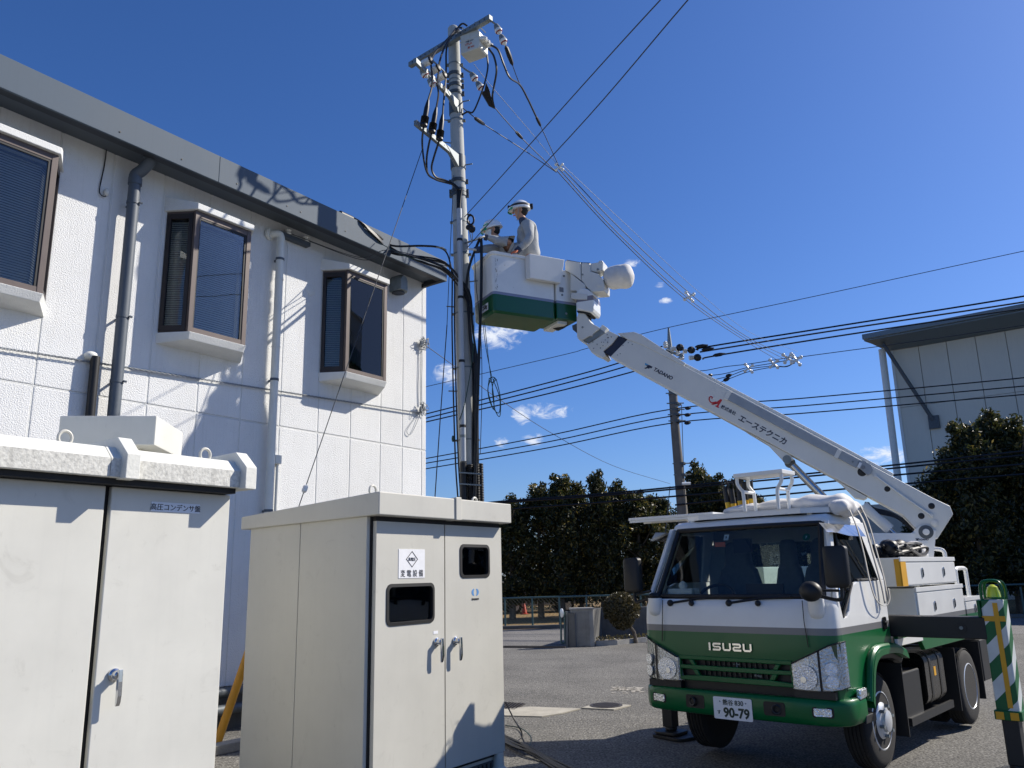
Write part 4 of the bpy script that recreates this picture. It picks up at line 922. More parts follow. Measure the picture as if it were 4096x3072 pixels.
cable([at(1788, 1300, 9.9), at(1762, 1660, 9.6), at(1740, 1985, 9.3), at(1728, 2150, 9.1)], .007, 'cableblack', 'dark guy line dropping left of the pole to behind the cabinet', name='guy_line', cat='guy wire')

# ropes and loose cables at the bucket
kb = lambda x, y: (1850 + x * .3014, 780 + y * .3014)
for i in range(3):
    cable([at(*kb(238 + i * 5, 552), 9.86), at(*kb(242 + i * 8, 640), 9.86), at(*kb(243 + i * 9, 900), 9.86), at(*kb(240 + i * 8, 1300), 9.86), at(1918 + i * 2.5, 1300, 9.86), at(1910 + i * 3, 1500, 9.86), at(1903 + i * 3, 1750, 9.88), at(1893 + i * 4, 2010, 9.9)], .012, 'cableblack', 'thick black cable held by the worker, hanging straight down', group='cables held by the worker')
for i in range(2):
    cable([at(*kb(240, 552), 9.86), at(*kb(205 + i * 14, 620), 9.87), at(*kb(150 + i * 10, 760), 9.88), at(*kb(85 + i * 12, 950), 9.9), at(*kb(45 + i * 14, 1200), 9.95), at(*kb(62 + i * 12, 1420), 9.97), at(1888 + i * 5, 1450, 9.97)], .013, 'cableblack', 'black cable arching from the worker back to the pole', group='cables arching back to the pole')
cable([at(*kb(158, 780), 9.84), at(*kb(170, 1000), 9.84), at(*kb(185, 1250), 9.84), at(*kb(208, 1450), 9.84), at(1926, 1400, 9.84), at(1927, 1600, 9.84), at(1921, 1815, 9.84)], .005, 'cableblack', 'thin dark rope hanging beside the bucket corner', name='rope', cat='rope')
m = MB()
m.tube(catmull([at(1931, 1290, 9.84), at(1945, 1400, 9.84), at(1969, 1517, 9.84)], 5), .005, 5); m.tube(catmull([at(1938, 1290, 9.83), at(1952, 1420, 9.83), at(1964, 1517, 9.83)], 5), .005, 5)
for (w, h, x0) in ((26, 60, 1972), (16, 78, 1985), (10, 40, 1965)):
    m.tube(catmull([at(x0 - 8, 1512, 9.84), at(x0 - 8 - w * .5, 1560, 9.84), at(x0 - 2 - w * .2, 1560 + h, 9.84), at(x0 + w * .9, 1610 + h * .7, 9.84), at(x0 + w, 1590, 9.84), at(x0, 1517, 9.84)], 5), .006, 5)
m.tube(catmull([at(1955, 1520, 9.83), at(1968, 1530, 9.82), at(1983, 1518, 9.83), at(1972, 1508, 9.83), at(1958, 1514, 9.83)], 5), .007, 5)
m.build('rope_coil', 'cablegreen', label='coiled thin rope hanging below the bucket', cat='rope')
cable([at(1896, 1230, 9.86), at(1893, 1400, 9.86), at(1862, 1600, 9.87), at(1838, 1680, 9.88)], .006, 'cablegreen', 'thin green rope drawn across the pole below the bucket', name='rope', cat='rope')
# shackle and pulley at the pole
m = MB(); c = at(*kb(108, 330), 9.9)
m.tube([c + Vector((.045 * math.cos(R(a)), 0, .07 * math.sin(R(a)))) for a in range(0, 361, 24)], .014, 8); m.ell(at(*kb(125, 450), 9.9), (.05, .04, .06), 10, 7); m.ell(at(*kb(75, 430), 9.9), (.035, .03, .04), 10, 7)
m.tube([at(*kb(70, 260), 9.95), at(*kb(110, 260), 9.9)], .012, 6)
m.build('snatch_block', 'black', smooth=True, label='dark shackle and pulley block hooked to the pole by the worker', cat='pulley')
for a, b in (((85, 470), (125, 640)), ((128, 470), (128, 640))): cable([at(*kb(*a), 9.9), at(*kb((a[0] + b[0]) / 2 + 3, 555), 9.89), at(*kb(*b), 9.88)], .006, 'strap', 'pale rope falling from the pulley to the worker\'s hand', name='rope', cat='rope', group='pulley ropes')
MB().tube([at(*kb(30, 640), 10.0), at(*kb(200, 585), 9.88)], .014, 6).build('cable_bracket', 'galv', label='short steel bracket reaching from the pole to the worker', cat='bracket')
MB().ell(at(1812, 1755, 9.9), (.02, .02, .045), 8, 6).build('marker_tag', 'cablegreen', label='small green tag tied to the pole at mid-height', cat='tag')

# service wire from the building corner across to the street
cable([CUB.w((3.28, WY - .06, 5.15)), at(1807, 1457, 13.0), at(1899, 1527, 13.6), at(2000, 1599, 14.6), at(2200, 1729, 17.0), at(2450, 1862, 21), at(2680, 1935, 26)], .006, 'wire', 'thin twisted service drop from the building corner towards the street', name='service_wire', cat='wire')
# cables lying on the ground by the right-hand cabinet
rg = random.Random(8)
for i in range(7):
    o = rg.uniform(-14, 14)
    pts = [atz(2010, 2940 + i * 4, .02), atz(2060 + o * .3, 2960 + i * 5, .015 + i * .004), atz(2110 + o, 2985 + i * 4, .015 + i * .005), atz(2170 + o, 3020 + i * 4, .014), atz(2230 + o * 1.5, 3050 + i * 5, .012), atz(2300 + o * 2, 3085 + i * 6, .012)]
    cable(pts, .009 if i % 3 else .012, 'cableblack', 'black cable trailing over the asphalt from under the right-hand cabinet', group='cables lying on the asphalt', name='ground_cable')
cable([at0(2021, 2808, 7.6), at0(2058, 2880, 7.5), at0(2085, 2925, 7.45), atz(2088, 2948, .01)], .006, 'cableblack', 'loose black wire end springing up beside the right-hand cabinet', name='ground_cable')
cable([atz(2022, 2902, .012), atz(2080, 2912, .02), atz(2118, 2940, .05), atz(2124, 2965, .03), atz(2115, 2990, .012)], .006, 'cablegreen', 'loose green wire loop beside the right-hand cabinet', name='ground_cable')

at = at0
# ================================================================== aerial lift truck
TRF = Fr((1.715, 6.82, 0), R(42.2))
class FrL:      # truck frame used for drawing: a rearwards from the front, b to the truck's left, z up
    o = TRF.o; x = TRF.x; y = -TRF.y
    @staticmethod
    def w(p): return TRF.o + TRF.x * p[0] - TRF.y * p[1] + Vector((0, 0, p[2]))
TB = FrL()
TRK = thing('aerial_lift_truck', 'green and white bucket lift truck with raised boom, parked on outriggers', 'lift truck', TRF)
def tb(a0, a1, b0, b1, z0, z1): return MB(TB).box(a0, a1, b0, b1, z0, z1)
def sideb(z): return .845 if z < 1.49 else .845 - (z - 1.49) * .22
HUBZ = .40
# ---- cab lower front
hw = .845
cur = [(.13, hw), (.09, hw - .003), (.05, hw - .02), (.025, hw - .06), (.012, hw - .15), (.005, hw * .55), (.001, hw * .25), (0, 0)]
cur = cur + [(a, -b) for a, b in cur[-2::-1]]
cabm = MB(TB); cabm.loft([[(a + f, b * (1 - .25 * max(0, z - 1.3)), z) for a, b in cur] for z, f in ((.90, .002), (.96, -.004), (1.05, -.008), (1.2, -.002), (1.30, .012), (1.345, .03), (1.368, .055))], close=False)
CABO = cabm.build('cab_front', 'truckpaint', TRK, smooth=True, ang=60)
for sg in (-1, 1):   # panel gaps
    MB(TB).tube([(.004, sg * .62, 1.36), (-.012, sg * .625, 1.2), (-.014, sg * .64, 1.02)], .0035, 4).build('panel_gap', 'black', CABO)
for sg in (-1, 1):
    poly = [(.13, .71), (.50, .70), (.53, .80), (.60, .90), (.72, .96), (1.19, .96), (1.19, 1.49), (.57, 1.49), (.46, 1.465), (.40, 1.40), (.33, 1.27), (.28, 1.235), (.20, 1.225), (.15, 1.372), (.122, 1.372), (.118, 1.05)]
    m = MB(TB); m.prism([(a, sg * .845, z) for a, z in poly], (0, -sg * .03, 0)); dr = m.build('door', 'truckpaint', TRK, bev=.008, seg=2)
    m = MB(TB)
    for pl in ([(1.04, 1.49), (1.19, 1.49), (1.17, 1.975), (.98, 1.975), (.98, 1.925)], [(.115, 1.37), (.155, 1.37), (.43, 1.925), (.98, 1.925), (.98, 1.975), (.385, 1.975)]):
        q = [(a, sg * sideb(z), z) for a, z in pl]; m.prism(q, (0, -sg * .035, 0))
    m.build('pillar', 'truckwhite', dr, bev=.006)
    gp_ = [(.205, 1.232), (.285, 1.245), (.335, 1.29), (.40, 1.415), (.46, 1.475), (.57, 1.498), (1.035, 1.498), (.98, 1.92), (.435, 1.92), (.16, 1.375)]
    MB(TB).prism([(a, sg * (sideb(z) - .016), z) for a, z in gp_], (0, -sg * .004, 0)).build('side_window', 'cabglass', dr)
    for (p0, p1) in (((.205, 1.232), (.46, 1.475)), ((.57, 1.497), (1.035, 1.497)), ((1.035, 1.497), (.98, 1.92)), ((.36, 1.42), (.45, 1.9))):
        MB(TB).tube([(p0[0], sg * (sideb(p0[1]) - .004), p0[1]), (p1[0], sg * (sideb(p1[1]) - .004), p1[1])], .012, 6).build('window_seal', 'rubber', dr)
    MB(TB).prism([(a, sg * (sideb(z) + .004), z) for a, z in rrect(1.02, 1.10, 1.09, 1.19, .02)], (0, sg * .006, 0)).build('door_handle', 'blackgloss', dr)
    MB(TB).tube([(1.035, sg * .858, 1.15), (1.085, sg * .858, 1.145)], .01, 6).build('handle_grip', 'black', dr)
    MB(TB).loft([[(a, sg * (sideb(1.93) + .002), 1.945), (a, sg * (sideb(1.86) + .045), 1.87 - (.02 if a > .5 else 0))] for a in (.16, .35, .6, .85, .99)], close=False).build('rain_visor', 'chrome', dr, smooth=True)
    # wheel-arch flare
    pth = [(.46, .60), (.50, .72), (.57, .87), (.68, .945), (.85, .962), (1.15, .945), (1.38, .885)]
    m = MB(TB); pp = catmull([(a, sg * .87, z) for a, z in pth], 4)
    for o in (0,): m.tube([(p.x, p.y, p.z) for p in pp], .032, 10)
    m.loft([[(p.x, sg * .83, p.z + .02), (p.x + .0, sg * .905, p.z - .005), (p.x + .02, sg * .905, p.z - .05), (p.x + .02, sg * .66, p.z - .05)] for p in pp], close=False)
    m.build('fender', 'truckgreen', TRK, smooth=True)
    MB(TB).tube([(p.x + .035, sg * .80, p.z - .06) for p in pp], .045, 8).build('fender_liner', 'frameblack', TRK, smooth=True)
    # lower front corner below the lamp
    m = MB(TB); m.prism([(.05, sg * .81, .60), (.13, sg * .855, .60), (.50, sg * .855, .60), (.50, sg * .855, .70), (.13, sg * .848, .74), (.05, sg * .81, .74)], (0, -sg * .06, 0)); m.build('corner_panel', 'truckgreen', TRK, bev=.006)
    # headlamp
    path = [(.50, -.026, .712, .898), (.60, -.024, .709, .945), (.695, -.020, .708, .99), (.70, -.019, .708, .992), (.785, .000, .712, 1.034), (.838, .045, .72, 1.050), (.866, .132, .735, 1.058)]
    m = MB(TB); m.loft([[(a, sg * b, z0), (a, sg * b, z1), (a + .05, sg * (b - .03), z1), (a + .05, sg * (b - .03), z0)] for b, a, z0, z1 in path]); hl = m.build('headlight', 'lensclear', TRK, smooth=True)
    m = MB(TB); m.loft([[(a + .010, sg * (b - .006), z0 + .006), (a + .010, sg * (b - .006), z1 - .006), (a + .045, sg * (b - .025), z1 - .006), (a + .045, sg * (b - .025), z0 + .006)] for b, a, z0, z1 in path]); m.build('lamp_housing', 'lens', hl, smooth=True)
    for (p, q) in zip(path[:-1], path[1:]): MB(TB).tube([(p[1] - .002, sg * p[0], p[3] + .002), (q[1] - .002, sg * q[0], q[3] + .002)], .005, 5).build('lamp_edge', 'black', hl)
    m = MB(TB); m.lathe([(.088, -.02), (.088, -.012), (.08, -.012), (.06, .006), (.03, .012), (.001, .013)], (-.010, sg * .60, .805), (1, 0, 0), 28); m.build('reflector_bowl', 'reflector', hl, smooth=True)
    m = MB(TB); m.lathe([(.022, -.022), (.024, 0), (.018, .012)], (-.016, sg * .585, .79), (1, 0, 0), 16); m.build('bulb_shield', 'chrome', hl, smooth=True)
    m = MB(TB); m.prism([(-.021, sg * .702, .710), (-.021, sg * .702, .992), (-.018, sg * .714, .997), (-.018, sg * .714, .710)], (.03, 0, 0)); m.build('lamp_divider', 'black', hl)
    for zz in (.78, .87): MB(TB).lathe([(.045, -.01), (.043, 0), (.02, .012), (.001, .015)], (.004, sg * .785, zz), (1, -sg * .5, 0), 18).build('side_reflector', 'reflector', hl, smooth=True)
    tb(.0, .06, sg * .49 - .001, sg * .80, .655, .708).build('lamp_support', 'frameblack', TRK)
    m = MB(TB); m.prism([(.24, sg * .858, z) for z in (.635, .71)] + [(.38, sg * .858, .71), (.38, sg * .858, .645)], (0, sg * .035, 0)); m.build('side_indicator', 'lens', TRK, bev=.01)
# ---- grille
GR = tb(.05, .10, -.49, .49, .70, .915).build('grille', 'frameblack', TRK)
def gbar(pts): return MB(TB).prism([(-.006 + .03 * 0, b, z) for b, z in pts], (.035, 0, 0)).build('grille_bar', 'truckgreen', GR, bev=.005)
gbar([(-.492, .884), (-.35, .884), (.35, .884), (.492, .884), (.492, .916), (-.492, .916)])
gbar([(-.492, .812), (-.30, .806), (.30, .806), (.492, .812), (.492, .842), (.32, .842), (-.32, .842), (-.492, .842)])
gbar([(-.492, .722), (.492, .722), (.492, .752), (.30, .764), (-.30, .764), (-.492, .752)])
for sg in (-1, 1):
    gbar([(sg * .335, .842), (sg * .372, .842), (sg * .40, .884), (sg * .36, .884)]); gbar([(sg * .30, .764), (sg * .34, .764), (sg * .372, .81), (sg * .325, .808)])
    gbar([(sg * .476, .752), (sg * .492, .752), (sg * .492, .884), (sg * .476, .884)])
m = MB(TB)
for i in range(-6, 7): m.box(.03, .045, i * .045 - .003, i * .045 + .003, .765, .884)
m.build('grille_slats', 'frameblack', GR)
m = MB(TB); m.cyl((.045, -.02, .86), (.045, .05, .862), .006); m.cyl((.045, .01, .84), (.045, .01, .88), .008); m.cyl((.045, .16, .79), (.045, .22, .78), .012); m.build('radiator_fittings', 'galv', GR)
tb(.06, .12, -.49, .49, .60, .70).build('lower_void', 'frameblack', TRK)
# ---- chrome emblem letters, built from strokes
def emblem():
    z0, z1 = .965, 1.028; y = -.0135; t_ = .017; w = .062; gap = .013; x = -.196
    def st(p, q, wd=t_):
        return (p, q, wd)
    L_ = []
    x0 = x
    L_.append([(x0, z1), (x0 + .018, z1), (x0 + .018, z0), (x0, z0)]); x0 += .018 + gap + .004
    def S_(x, w, mir=False):
        h = (z1 - z0); m_ = z0 + h / 2; c = .012
        pts = [(0, z1 - c), (c, z1), (w, z1), (w, z1 - t_), (t_, z1 - t_), (t_, m_ + t_ * .4), (w - c, m_ + t_ * .4), (w, m_ - c * .3), (w, z0 + c), (w - c, z0), (0, z0), (0, z0 + t_), (w - t_, z0 + t_), (w - t_, m_ - t_ * .4), (c, m_ - t_ * .4), (0, m_ + c * .3)]
        return [((x + w - a) if mir else (x + a), b) for a, b in pts]
    def U_(x, w):
        c = .014; return [(x, z1), (x + t_, z1), (x + t_, z0 + t_), (x + w - t_, z0 + t_), (x + w - t_, z1), (x + w, z1), (x + w, z0 + c), (x + w - c, z0), (x + c, z0), (x, z0 + c)]
    w = .076
    L_.append(S_(x0, w)); x0 += w + gap
    L_.append(U_(x0, w)); x0 += w + gap
    L_.append(S_(x0, w, True)); x0 += w + gap
    L_.append(U_(x0, w))
    for q in L_:
        MB(TB).prism([(y, b, z) for b, z in q], (-.006, 0, 0)).build('emblem_letter', 'chrome', TRK, bev=.0015)
emblem()
# ---- bumper
bp2 = [(.36, .862), (.17, .862), (.085, .845), (.035, .79), (.0, .68), (-.02, .40), (-.026, .15), (-.027, 0)]
bp2 = bp2 + [(a, -b) for a, b in bp2[-2::-1]]
rings = []
for i, (a, b) in enumerate(bp2):
    p, q = bp2[max(i - 1, 0)], bp2[min(i + 1, len(bp2) - 1)]; dx, dy = q[0] - p[0], q[1] - p[1]; l = math.hypot(dx, dy); nx, ny = dy / l, -dx / l
    if i == 0: nx, ny = 0, 1
    rings.append([(a + nx * o, b + ny * o, z) for o, z in ((-.08, .648), (.0, .655), (.018, .645), (.026, .615), (.026, .52), (.016, .48), (0, .468), (-.08, .475))])
BMP = MB(TB).loft(rings).build('bumper', 'truckgreen', TRK, smooth=True, ang=50)
def bsurf(b):
    o = [(r[3][1], r[3][0]) for r in rings if r[3][1] >= -1e-6]; o.sort()
    for (b0, a0), (b1, a1) in zip(o, o[1:]):
        if b0 <= b <= b1: return a0 + (a1 - a0) * (b - b0) / max(b1 - b0, 1e-6)
    return o[-1][1]
for sg in (-1, 1):
    for (b0, b1, z0, z1, a_, mt, nm) in ((.625, .775, .528, .602, -.006, 'rubber', 'fog_recess'), (.255, .425, .515, .615, -.045, 'black', 'tow_recess')):
        q = rrect(b0, b1, z0, z1, .018)
        MB(TB).loft([[(bsurf(b) - .003, sg * b, z) for b, z in q], [(bsurf(b) + .03, sg * b, z) for b, z in q]]).build(nm, mt, BMP)
    q = rrect(.638, .762, .537, .594, .012); MB(TB).loft([[(bsurf(b) - .008, sg * b, z) for b, z in q], [(bsurf(b) + .01, sg * b, z) for b, z in q]]).build('fog_lamp', 'lens', BMP, bev=.004)
    MB(TB).tube([(-.058 + .012 * math.cos(k), sg * (.36 + .03 * math.cos(k)), .565 + .03 * math.sin(k)) for k in [i * .5 for i in range(13)]], .009, 6).build('tow_hook', 'frameblack', BMP)
    MB(TB).prism([(.30, sg * .80, .46), (.52, sg * .80, .46), (.52, sg * .80, .52), (.32, sg * .80, .52)], (0, sg * .09, 0)).build('step', 'frameblack', TRK, bev=.006)
# ---- number plate
fn = -TRF.x; lx, lz = -TRF.y, Vector((0, 0, 1))
m = MB(TB); m.prism([(-.060, b, z) for b, z in rrect(-.168, .162, .455, .620, .012)], (.004, 0, 0)); PL = m.build('number_plate', 'platewhite', TRK)
def tp(a, b, z): return TB.w((a, b, z))
text('熊谷', .046, tp(-.0615, -.04, .583), lx, lz, 'plateink', 'lettering', PL, bold=.0006)
text('830', .050, tp(-.0615, .055, .583), lx, lz, 'plateink', 'lettering', PL, bold=.0008)
text('す', .034, tp(-.0615, -.122, .505), lx, lz, 'plateink', 'lettering', PL, bold=.0004)
text('90-79', .098, tp(-.0615, .028, .508), lx, lz, 'plateink', 'lettering', PL, bold=.0032, wide=.98)
for b in (-.11, .112): MB(TB).ell((-.0605, b, .586), (.003, .006, .006), 8, 5).build('plate_bolt', 'galv', PL)
# ---- windscreen, pillars, roof, rear wall
def wrow(z):
    f = (z - 1.372) / .6; hb = .752 - .085 * f; a0 = .05 + .31 * f
    return [(a0 + .07 * (i / 8) ** 2, hb * i / 8, z) for i in range(-8, 9)]
WS = MB(TB).loft([wrow(z) for z in (1.376, 1.5, 1.65, 1.8, 1.966)], close=False).build('windscreen', 'cabglass', TRK, smooth=True)
def edge(fun, r, nm, mt): return MB(TB).tube(fun, r, 8).build(nm, mt, WS, smooth=True)
edge([(a - .004, b, z) for a, b, z in wrow(1.385)], .022, 'base_trim', 'black')
edge([(a - .004, b * .995, z) for a, b, z in wrow(1.955)], .022, 'top_trim', 'black')
for sg in (-1, 1):
    rws = [wrow(z) for z in (1.38, 1.5, 1.65, 1.8, 1.96)]
    edge([(r[-1][0] - .004, sg * r[-1][1] * .985, r[-1][2]) for r in rws], .024, 'side_trim', 'black')
    m = MB(TB); m.loft([[(r[-1][0] + .0, sg * (r[-1][1] + .005), r[-1][2]), (r[-1][0] + .02, sg * (r[-1][1] + .04), r[-1][2]), (r[-1][0] + .07, sg * (r[-1][1] + .04), r[-1][2]), (r[-1][0] + .07, sg * (r[-1][1] - .01), r[-1][2])] for r in rws]); m.build('pillar', 'truckwhite', TRK, smooth=True)
def rroof(z, ins):
    o = [(.355 + ins + .06 * (b / .7) ** 2, b * (1 - ins * .6)) for b in [.715, .6, .4, .2, 0, -.2, -.4, -.6, -.715]]
    return [(a, b, z) for a, b in o] + [(.8, -.735 + ins * .6, z), (1.17 - ins, -.72 + ins * .6, z), (1.18 - ins, -.5, z), (1.18 - ins, .5, z), (1.17 - ins, .72 - ins * .6, z), (.8, .735 - ins * .6, z)]
MB(TB).loft([rroof(1.965, 0), rroof(2.0, .012), rroof(2.03, .06), rroof(2.045, .2)]).build('roof', 'truckwhite', TRK, smooth=True, ang=60)
m = MB(TB)
for q in ((-.80, .80, .90, 1.46), (-.72, .72, 1.84, 1.965), (-.79, -.56, 1.46, 1.84), (.56, .79, 1.46, 1.84)): m.box(1.15, 1.17, *q)
m.build('rear_wall', 'liner', TRK); tb(1.156, 1.160, -.56, .56, 1.46, 1.84).build('rear_window', 'cabglass', TRK)
tb(.15, 1.15, -.78, .78, .88, .92).build('cab_floor', 'frameblack', TRK)
m = MB(TB); m.loft([[(.10, b, .95), (.09, b, 1.36), (.30, b, 1.37), (.40, b, 1.30), (.42, b, .95)] for b in (-.76, -.3, .3, .76)]); DS = m.build('dashboard', 'dash', TRK, smooth=True, ang=30)
MB(TB).box(.43, .46, -.05, .28, 1.28, 1.48).build('navigation_screen', 'black', TRK)
# seats, steering wheel
for b in (-.42, .42, .08):
    w = .22 if abs(b) > .1 else .13
    m = MB(TB); m.loft([[(.62, b - w, z), (.62, b + w, z), (1.08, b + w, z), (1.08, b - w, z)] for z in (1.08, 1.2)]); m.build('seat', 'seat', TRK, bev=.04, seg=3)
    m = MB(TB); m.loft([[(.98 + f, b - w * s, z), (.98 + f, b + w * s, z), (1.09 + f * .5, b + w * s, z), (1.09 + f * .5, b - w * s, z)] for z, f, s in ((1.15, 0, 1), (1.45, .02, 1), (1.6, .03, .8), (1.64, .03, .6), (1.82, .03, .55), (1.86, .04, .4))]); m.build('seat_back', 'seat', TRK, bev=.03, seg=3)
m = MB(TB); c = Vector((.55, -.42, 1.33)); m.tube([c + Vector((math.sin(k) * .10, math.cos(k) * .19, math.sin(k) * .14)) for k in [i * math.pi / 12 for i in range(25)]], .014, 8); m.tube([c, c + Vector((-.15, 0, -.12))], .025, 8); m.tube([c + Vector((0, -.18, 0)), c, c + Vector((0, .18, 0))], .012, 6); m.build('steering_wheel', 'black', TRK, smooth=True)
# things seen on the dash / behind the glass
m = MB(TB); m.box(.16, .30, -.66, -.42, 1.372, 1.45); tis = m.build('tissue_box', 'labelgrey', label='pale tissue box on the dashboard behind the windscreen', cat='tissue box', bev=.005)
m = MB(TB); m.loft([[(.22 + math.cos(k) * r, -.54 + math.sin(k) * r * 1.6, z) for k in [i * .785 for i in range(8)]] for z, r in ((1.45, .02), (1.475, .03), (1.50, .018), (1.515, .004))]); m.build('tissue', 'mask', tis)
m = MB(TB); m.lathe([(.012, 0), (.035, .1), (.03, .2), (.01, .32)], (.9, .46, 1.42), (0, 0, 1), 10); m.build('red_umbrella', 'red', label='folded red umbrella hanging behind the windscreen', cat='umbrella')
m = MB(TB); m.box(.40, .44, -.12, .04, 1.74, 1.86); m.tube([(.39, .0, 1.86), (.385, .03, 1.8), (.39, .05, 1.75)], .006, 5); m.build('camera_box', 'dash', TRK)
tb(.405, .415, -.30, -.20, 1.80, 1.84).build('permit_card', 'orangepaint', TRK)
for b, z, mt, nm, tx in ((-.14, 1.875, 'sticker', 'inspection_sticker', '9'), (.56, 1.845, 'truckgreen', 'round_sticker', '7')):
    f = (z - 1.372) / .6; a0 = .05 + .31 * f + .07 * (b / .72) ** 2 + .012
    if nm == 'round_sticker': MB(TB).lathe([(.032, 0), (.032, .002)], (a0, b, z), (-1, 0, .5), 18).build(nm, mt, WS)
    else: MB(TB).prism([(a0 + .5 * dz, b + db, z + dz) for db, dz in ((-.022, -.024), (.022, -.024), (.022, .024), (-.022, .024))], (.002, 0, 0)).build(nm, mt, WS)
    text(tx, .03, tp(a0 - .003, b, z), lx, (tp(.5, 0, 1) - tp(0, 0, 0)), 'ink' if mt == 'sticker' else 'signwhite', 'lettering', WS, bold=.0006)
# wipers, washer knobs, mirror pods
for u in (2681, 2915): 
    q = onpl(u, 2412, TB.w((.02, 0, 0)), TRF.x); m = MB(); m.ell(q, .028, 10, 7); m.tube([q, q + lx * .25 + lz * .035 + TRF.x * .02, q + lx * .52 + lz * .05 + TRF.x * .03], .010, 5); m.build('wiper', 'black', TRK, smooth=True)
for u in (2765, 3031):
    q = onpl(u, 2413, TB.w((.012, 0, 0)), TRF.x); MB().ell(q, .024, 10, 7).build('washer_nozzle', 'black', TRK, smooth=True)
for b in (-.715, .715):
    m = MB(TB); m.loft([[(.03 + r * 1.0 * math.cos(k), b + r * 1.25 * math.sin(k), z) for k in [i * .5236 for i in range(12)]] for z, r in ((1.375, .05), (1.33, .052), (1.27, .05), (1.235, .038), (1.225, .015))]); m.build('mirror_pod', 'truckwhite', TRK, smooth=True, ang=60)
def mirror(a, b, z, w, h, sg):
    m = MB(TB); q = rrect(b - w / 2, b + w / 2, z - h / 2, z + h / 2, .03)
    m.loft([[(a - .035, b + (y - b) * .8, z + (zz - z) * .88) for y, zz in q], [(a - .02, y, zz) for y, zz in q], [(a + .03, y, zz) for y, zz in q]]); o = m.build('mirror', 'black', TRK, smooth=True, ang=50)
    MB(TB).prism([(a + .031, y, zz) for y, zz in rrect(b - w / 2 + .012, b + w / 2 - .012, z - h / 2 + .012, z + h / 2 - .012, .02)], (.002, 0, 0)).build('mirror_glass', 'chrome', o)
    m = MB(TB); m.tube(catmull([(a + .03, b, z - h / 2 + .06), (a + .03, b + sg * .01, z - h / 2 - .03), (a + .03, b - sg * .02, z - h / 2 - .085), (.02, sg * .72, 1.40)], 5), .014, 8)
    m.tube(catmull([(a + .03, b - sg * .015, z - h / 2 - .02), (.01, sg * .74, 1.435)], 5), .010, 8)
    m.ell((.03, sg * .715, 1.395), (.05, .055, .03), 10, 6); m.build('mirror_arm', 'black', o, smooth=True)
mirror(-.14, .965, 1.605, .17, .30, 1); mirror(.0, -.915, 1.575, .16, .30, -1)
m = MB(TB); m.ell((-.12, .745, 1.43), (.07, .085, .075), 16, 10); m.build('round_mirror', 'black', TRK, smooth=True)
# ---- wheels
def wheel(a, b, sg, name='wheel', dish=False, w=.20):
    c = Vector((a, b, HUBZ)); ax_ = Vector((0, sg, 0)); rr = .365
    f = MB(TB)
    prof = [(.215, 0), (.30, .0), (.335, .012), (.352, .03)]
    for k in range(5): prof += [(.365, .035 + k * .03), (.365, .056 + k * .03), (.357, .058 + k * .03), (.357, .063 + k * .03)]
    prof += [(.352, w - .03), (.335, w - .012), (.30, w), (.215, w)]
    f.lathe(prof, c - ax_ * w, ax_, 44); fr_ = Fr(TRF.w((a, -b, HUBZ)), R(42.2))
    t_ = bpy.data.objects.new(name, None); COL.objects.link(t_); t_.parent = TRK; FRAME[t_.as_pointer()] = FRAME[TRK.as_pointer()]
    f.build('tyre', 'tyre', t_, smooth=True, ang=40)
    rim = MB(TB)
    if dish: rim.lathe([(.216, -.02), (.222, 0), (.212, .004), (.20, -.01), (.19, -.06), (.17, -.12), (.10, -.13), (.09, -.10), (.05, -.095), (.001, -.095)], c, ax_, 36)
    else: rim.lathe([(.216, -.02), (.222, .0), (.212, .004), (.20, -.02), (.185, -.035), (.15, -.01), (.115, .02), (.10, .025), (.085, .022), (.08, .05), (.05, .06), (.001, .062)], c, ax_, 36)
    ro = rim.build('rim', 'rim', t_, smooth=True, ang=40)
    m = MB(TB)
    for k in range(6):
        an = R(60 * k + 15); p = c + Vector((math.cos(an) * .112, 0, math.sin(an) * .112)) + ax_ * (.018 if not dish else -.12)
        m.cyl(p, p + ax_ * .035, .014, n=6)
    m.build('wheel_nuts', 'galv', ro)
    m = MB(TB)
    for k in range(6):
        an = R(60 * k + 45); p = c + Vector((math.cos(an) * .165, 0, math.sin(an) * .165)) + ax_ * (-.018 if not dish else -.115)
        m.lathe([(.024, 0), (.024, .006)], p, ax_ + Vector((math.cos(an) * .6, 0, math.sin(an) * .6)) * (1 if not dish else -.3), 12)
    m.build('hand_holes', 'black', ro)
    return t_
wheel(.885, .80, 1); wheel(.885, -.80, -1)
for sg in (-1, 1): wheel(3.33, sg * .85, sg, dish=True); wheel(3.33, sg * .61, sg, dish=True)
MB(TB).cyl((.885, -.65, HUBZ), (.885, .65, HUBZ), .05).build('front_axle', 'frameblack', TRK)
MB(TB).cyl((3.33, -.65, HUBZ), (3.33, .65, HUBZ), .07).build('rear_axle', 'frameblack', TRK)
# ---- chassis and underbody
m = MB(TB)
for b in (-.38, .38): m.box(.25, 5.0, b - .035, b + .035, .56, .74)
for a in (1.35, 2.2, 3.0, 4.0, 4.9): m.box(a, a + .08, -.35, .35, .58, .72)
m.box(.2, 1.1, -.42, .42, .45, .88); m.build('chassis', 'frameblack', TRK)
tb(1.42, 1.95, .46, .80, .30, .70).build('battery_box', 'frameblack', TRK, bev=.012)
m = MB(TB); m.loft([[(2.05, y, z) for y, z in rrect(.45, .82, .36, .82, .09)], [(2.62, y, z) for y, z in rrect(.45, .82, .36, .82, .09)]]); tk = m.build('fuel_tank', 'blackgloss', TRK, smooth=True)
for a in (2.18, 2.46): 
    MB(TB).loft([[(a, y, z) for y, z in rrect(.445, .826, .355, .826, .092)], [(a + .035, y, z) for y, z in rrect(.445, .826, .355, .826, .092)]], cap=False).build('tank_strap', 'frameblack', tk)
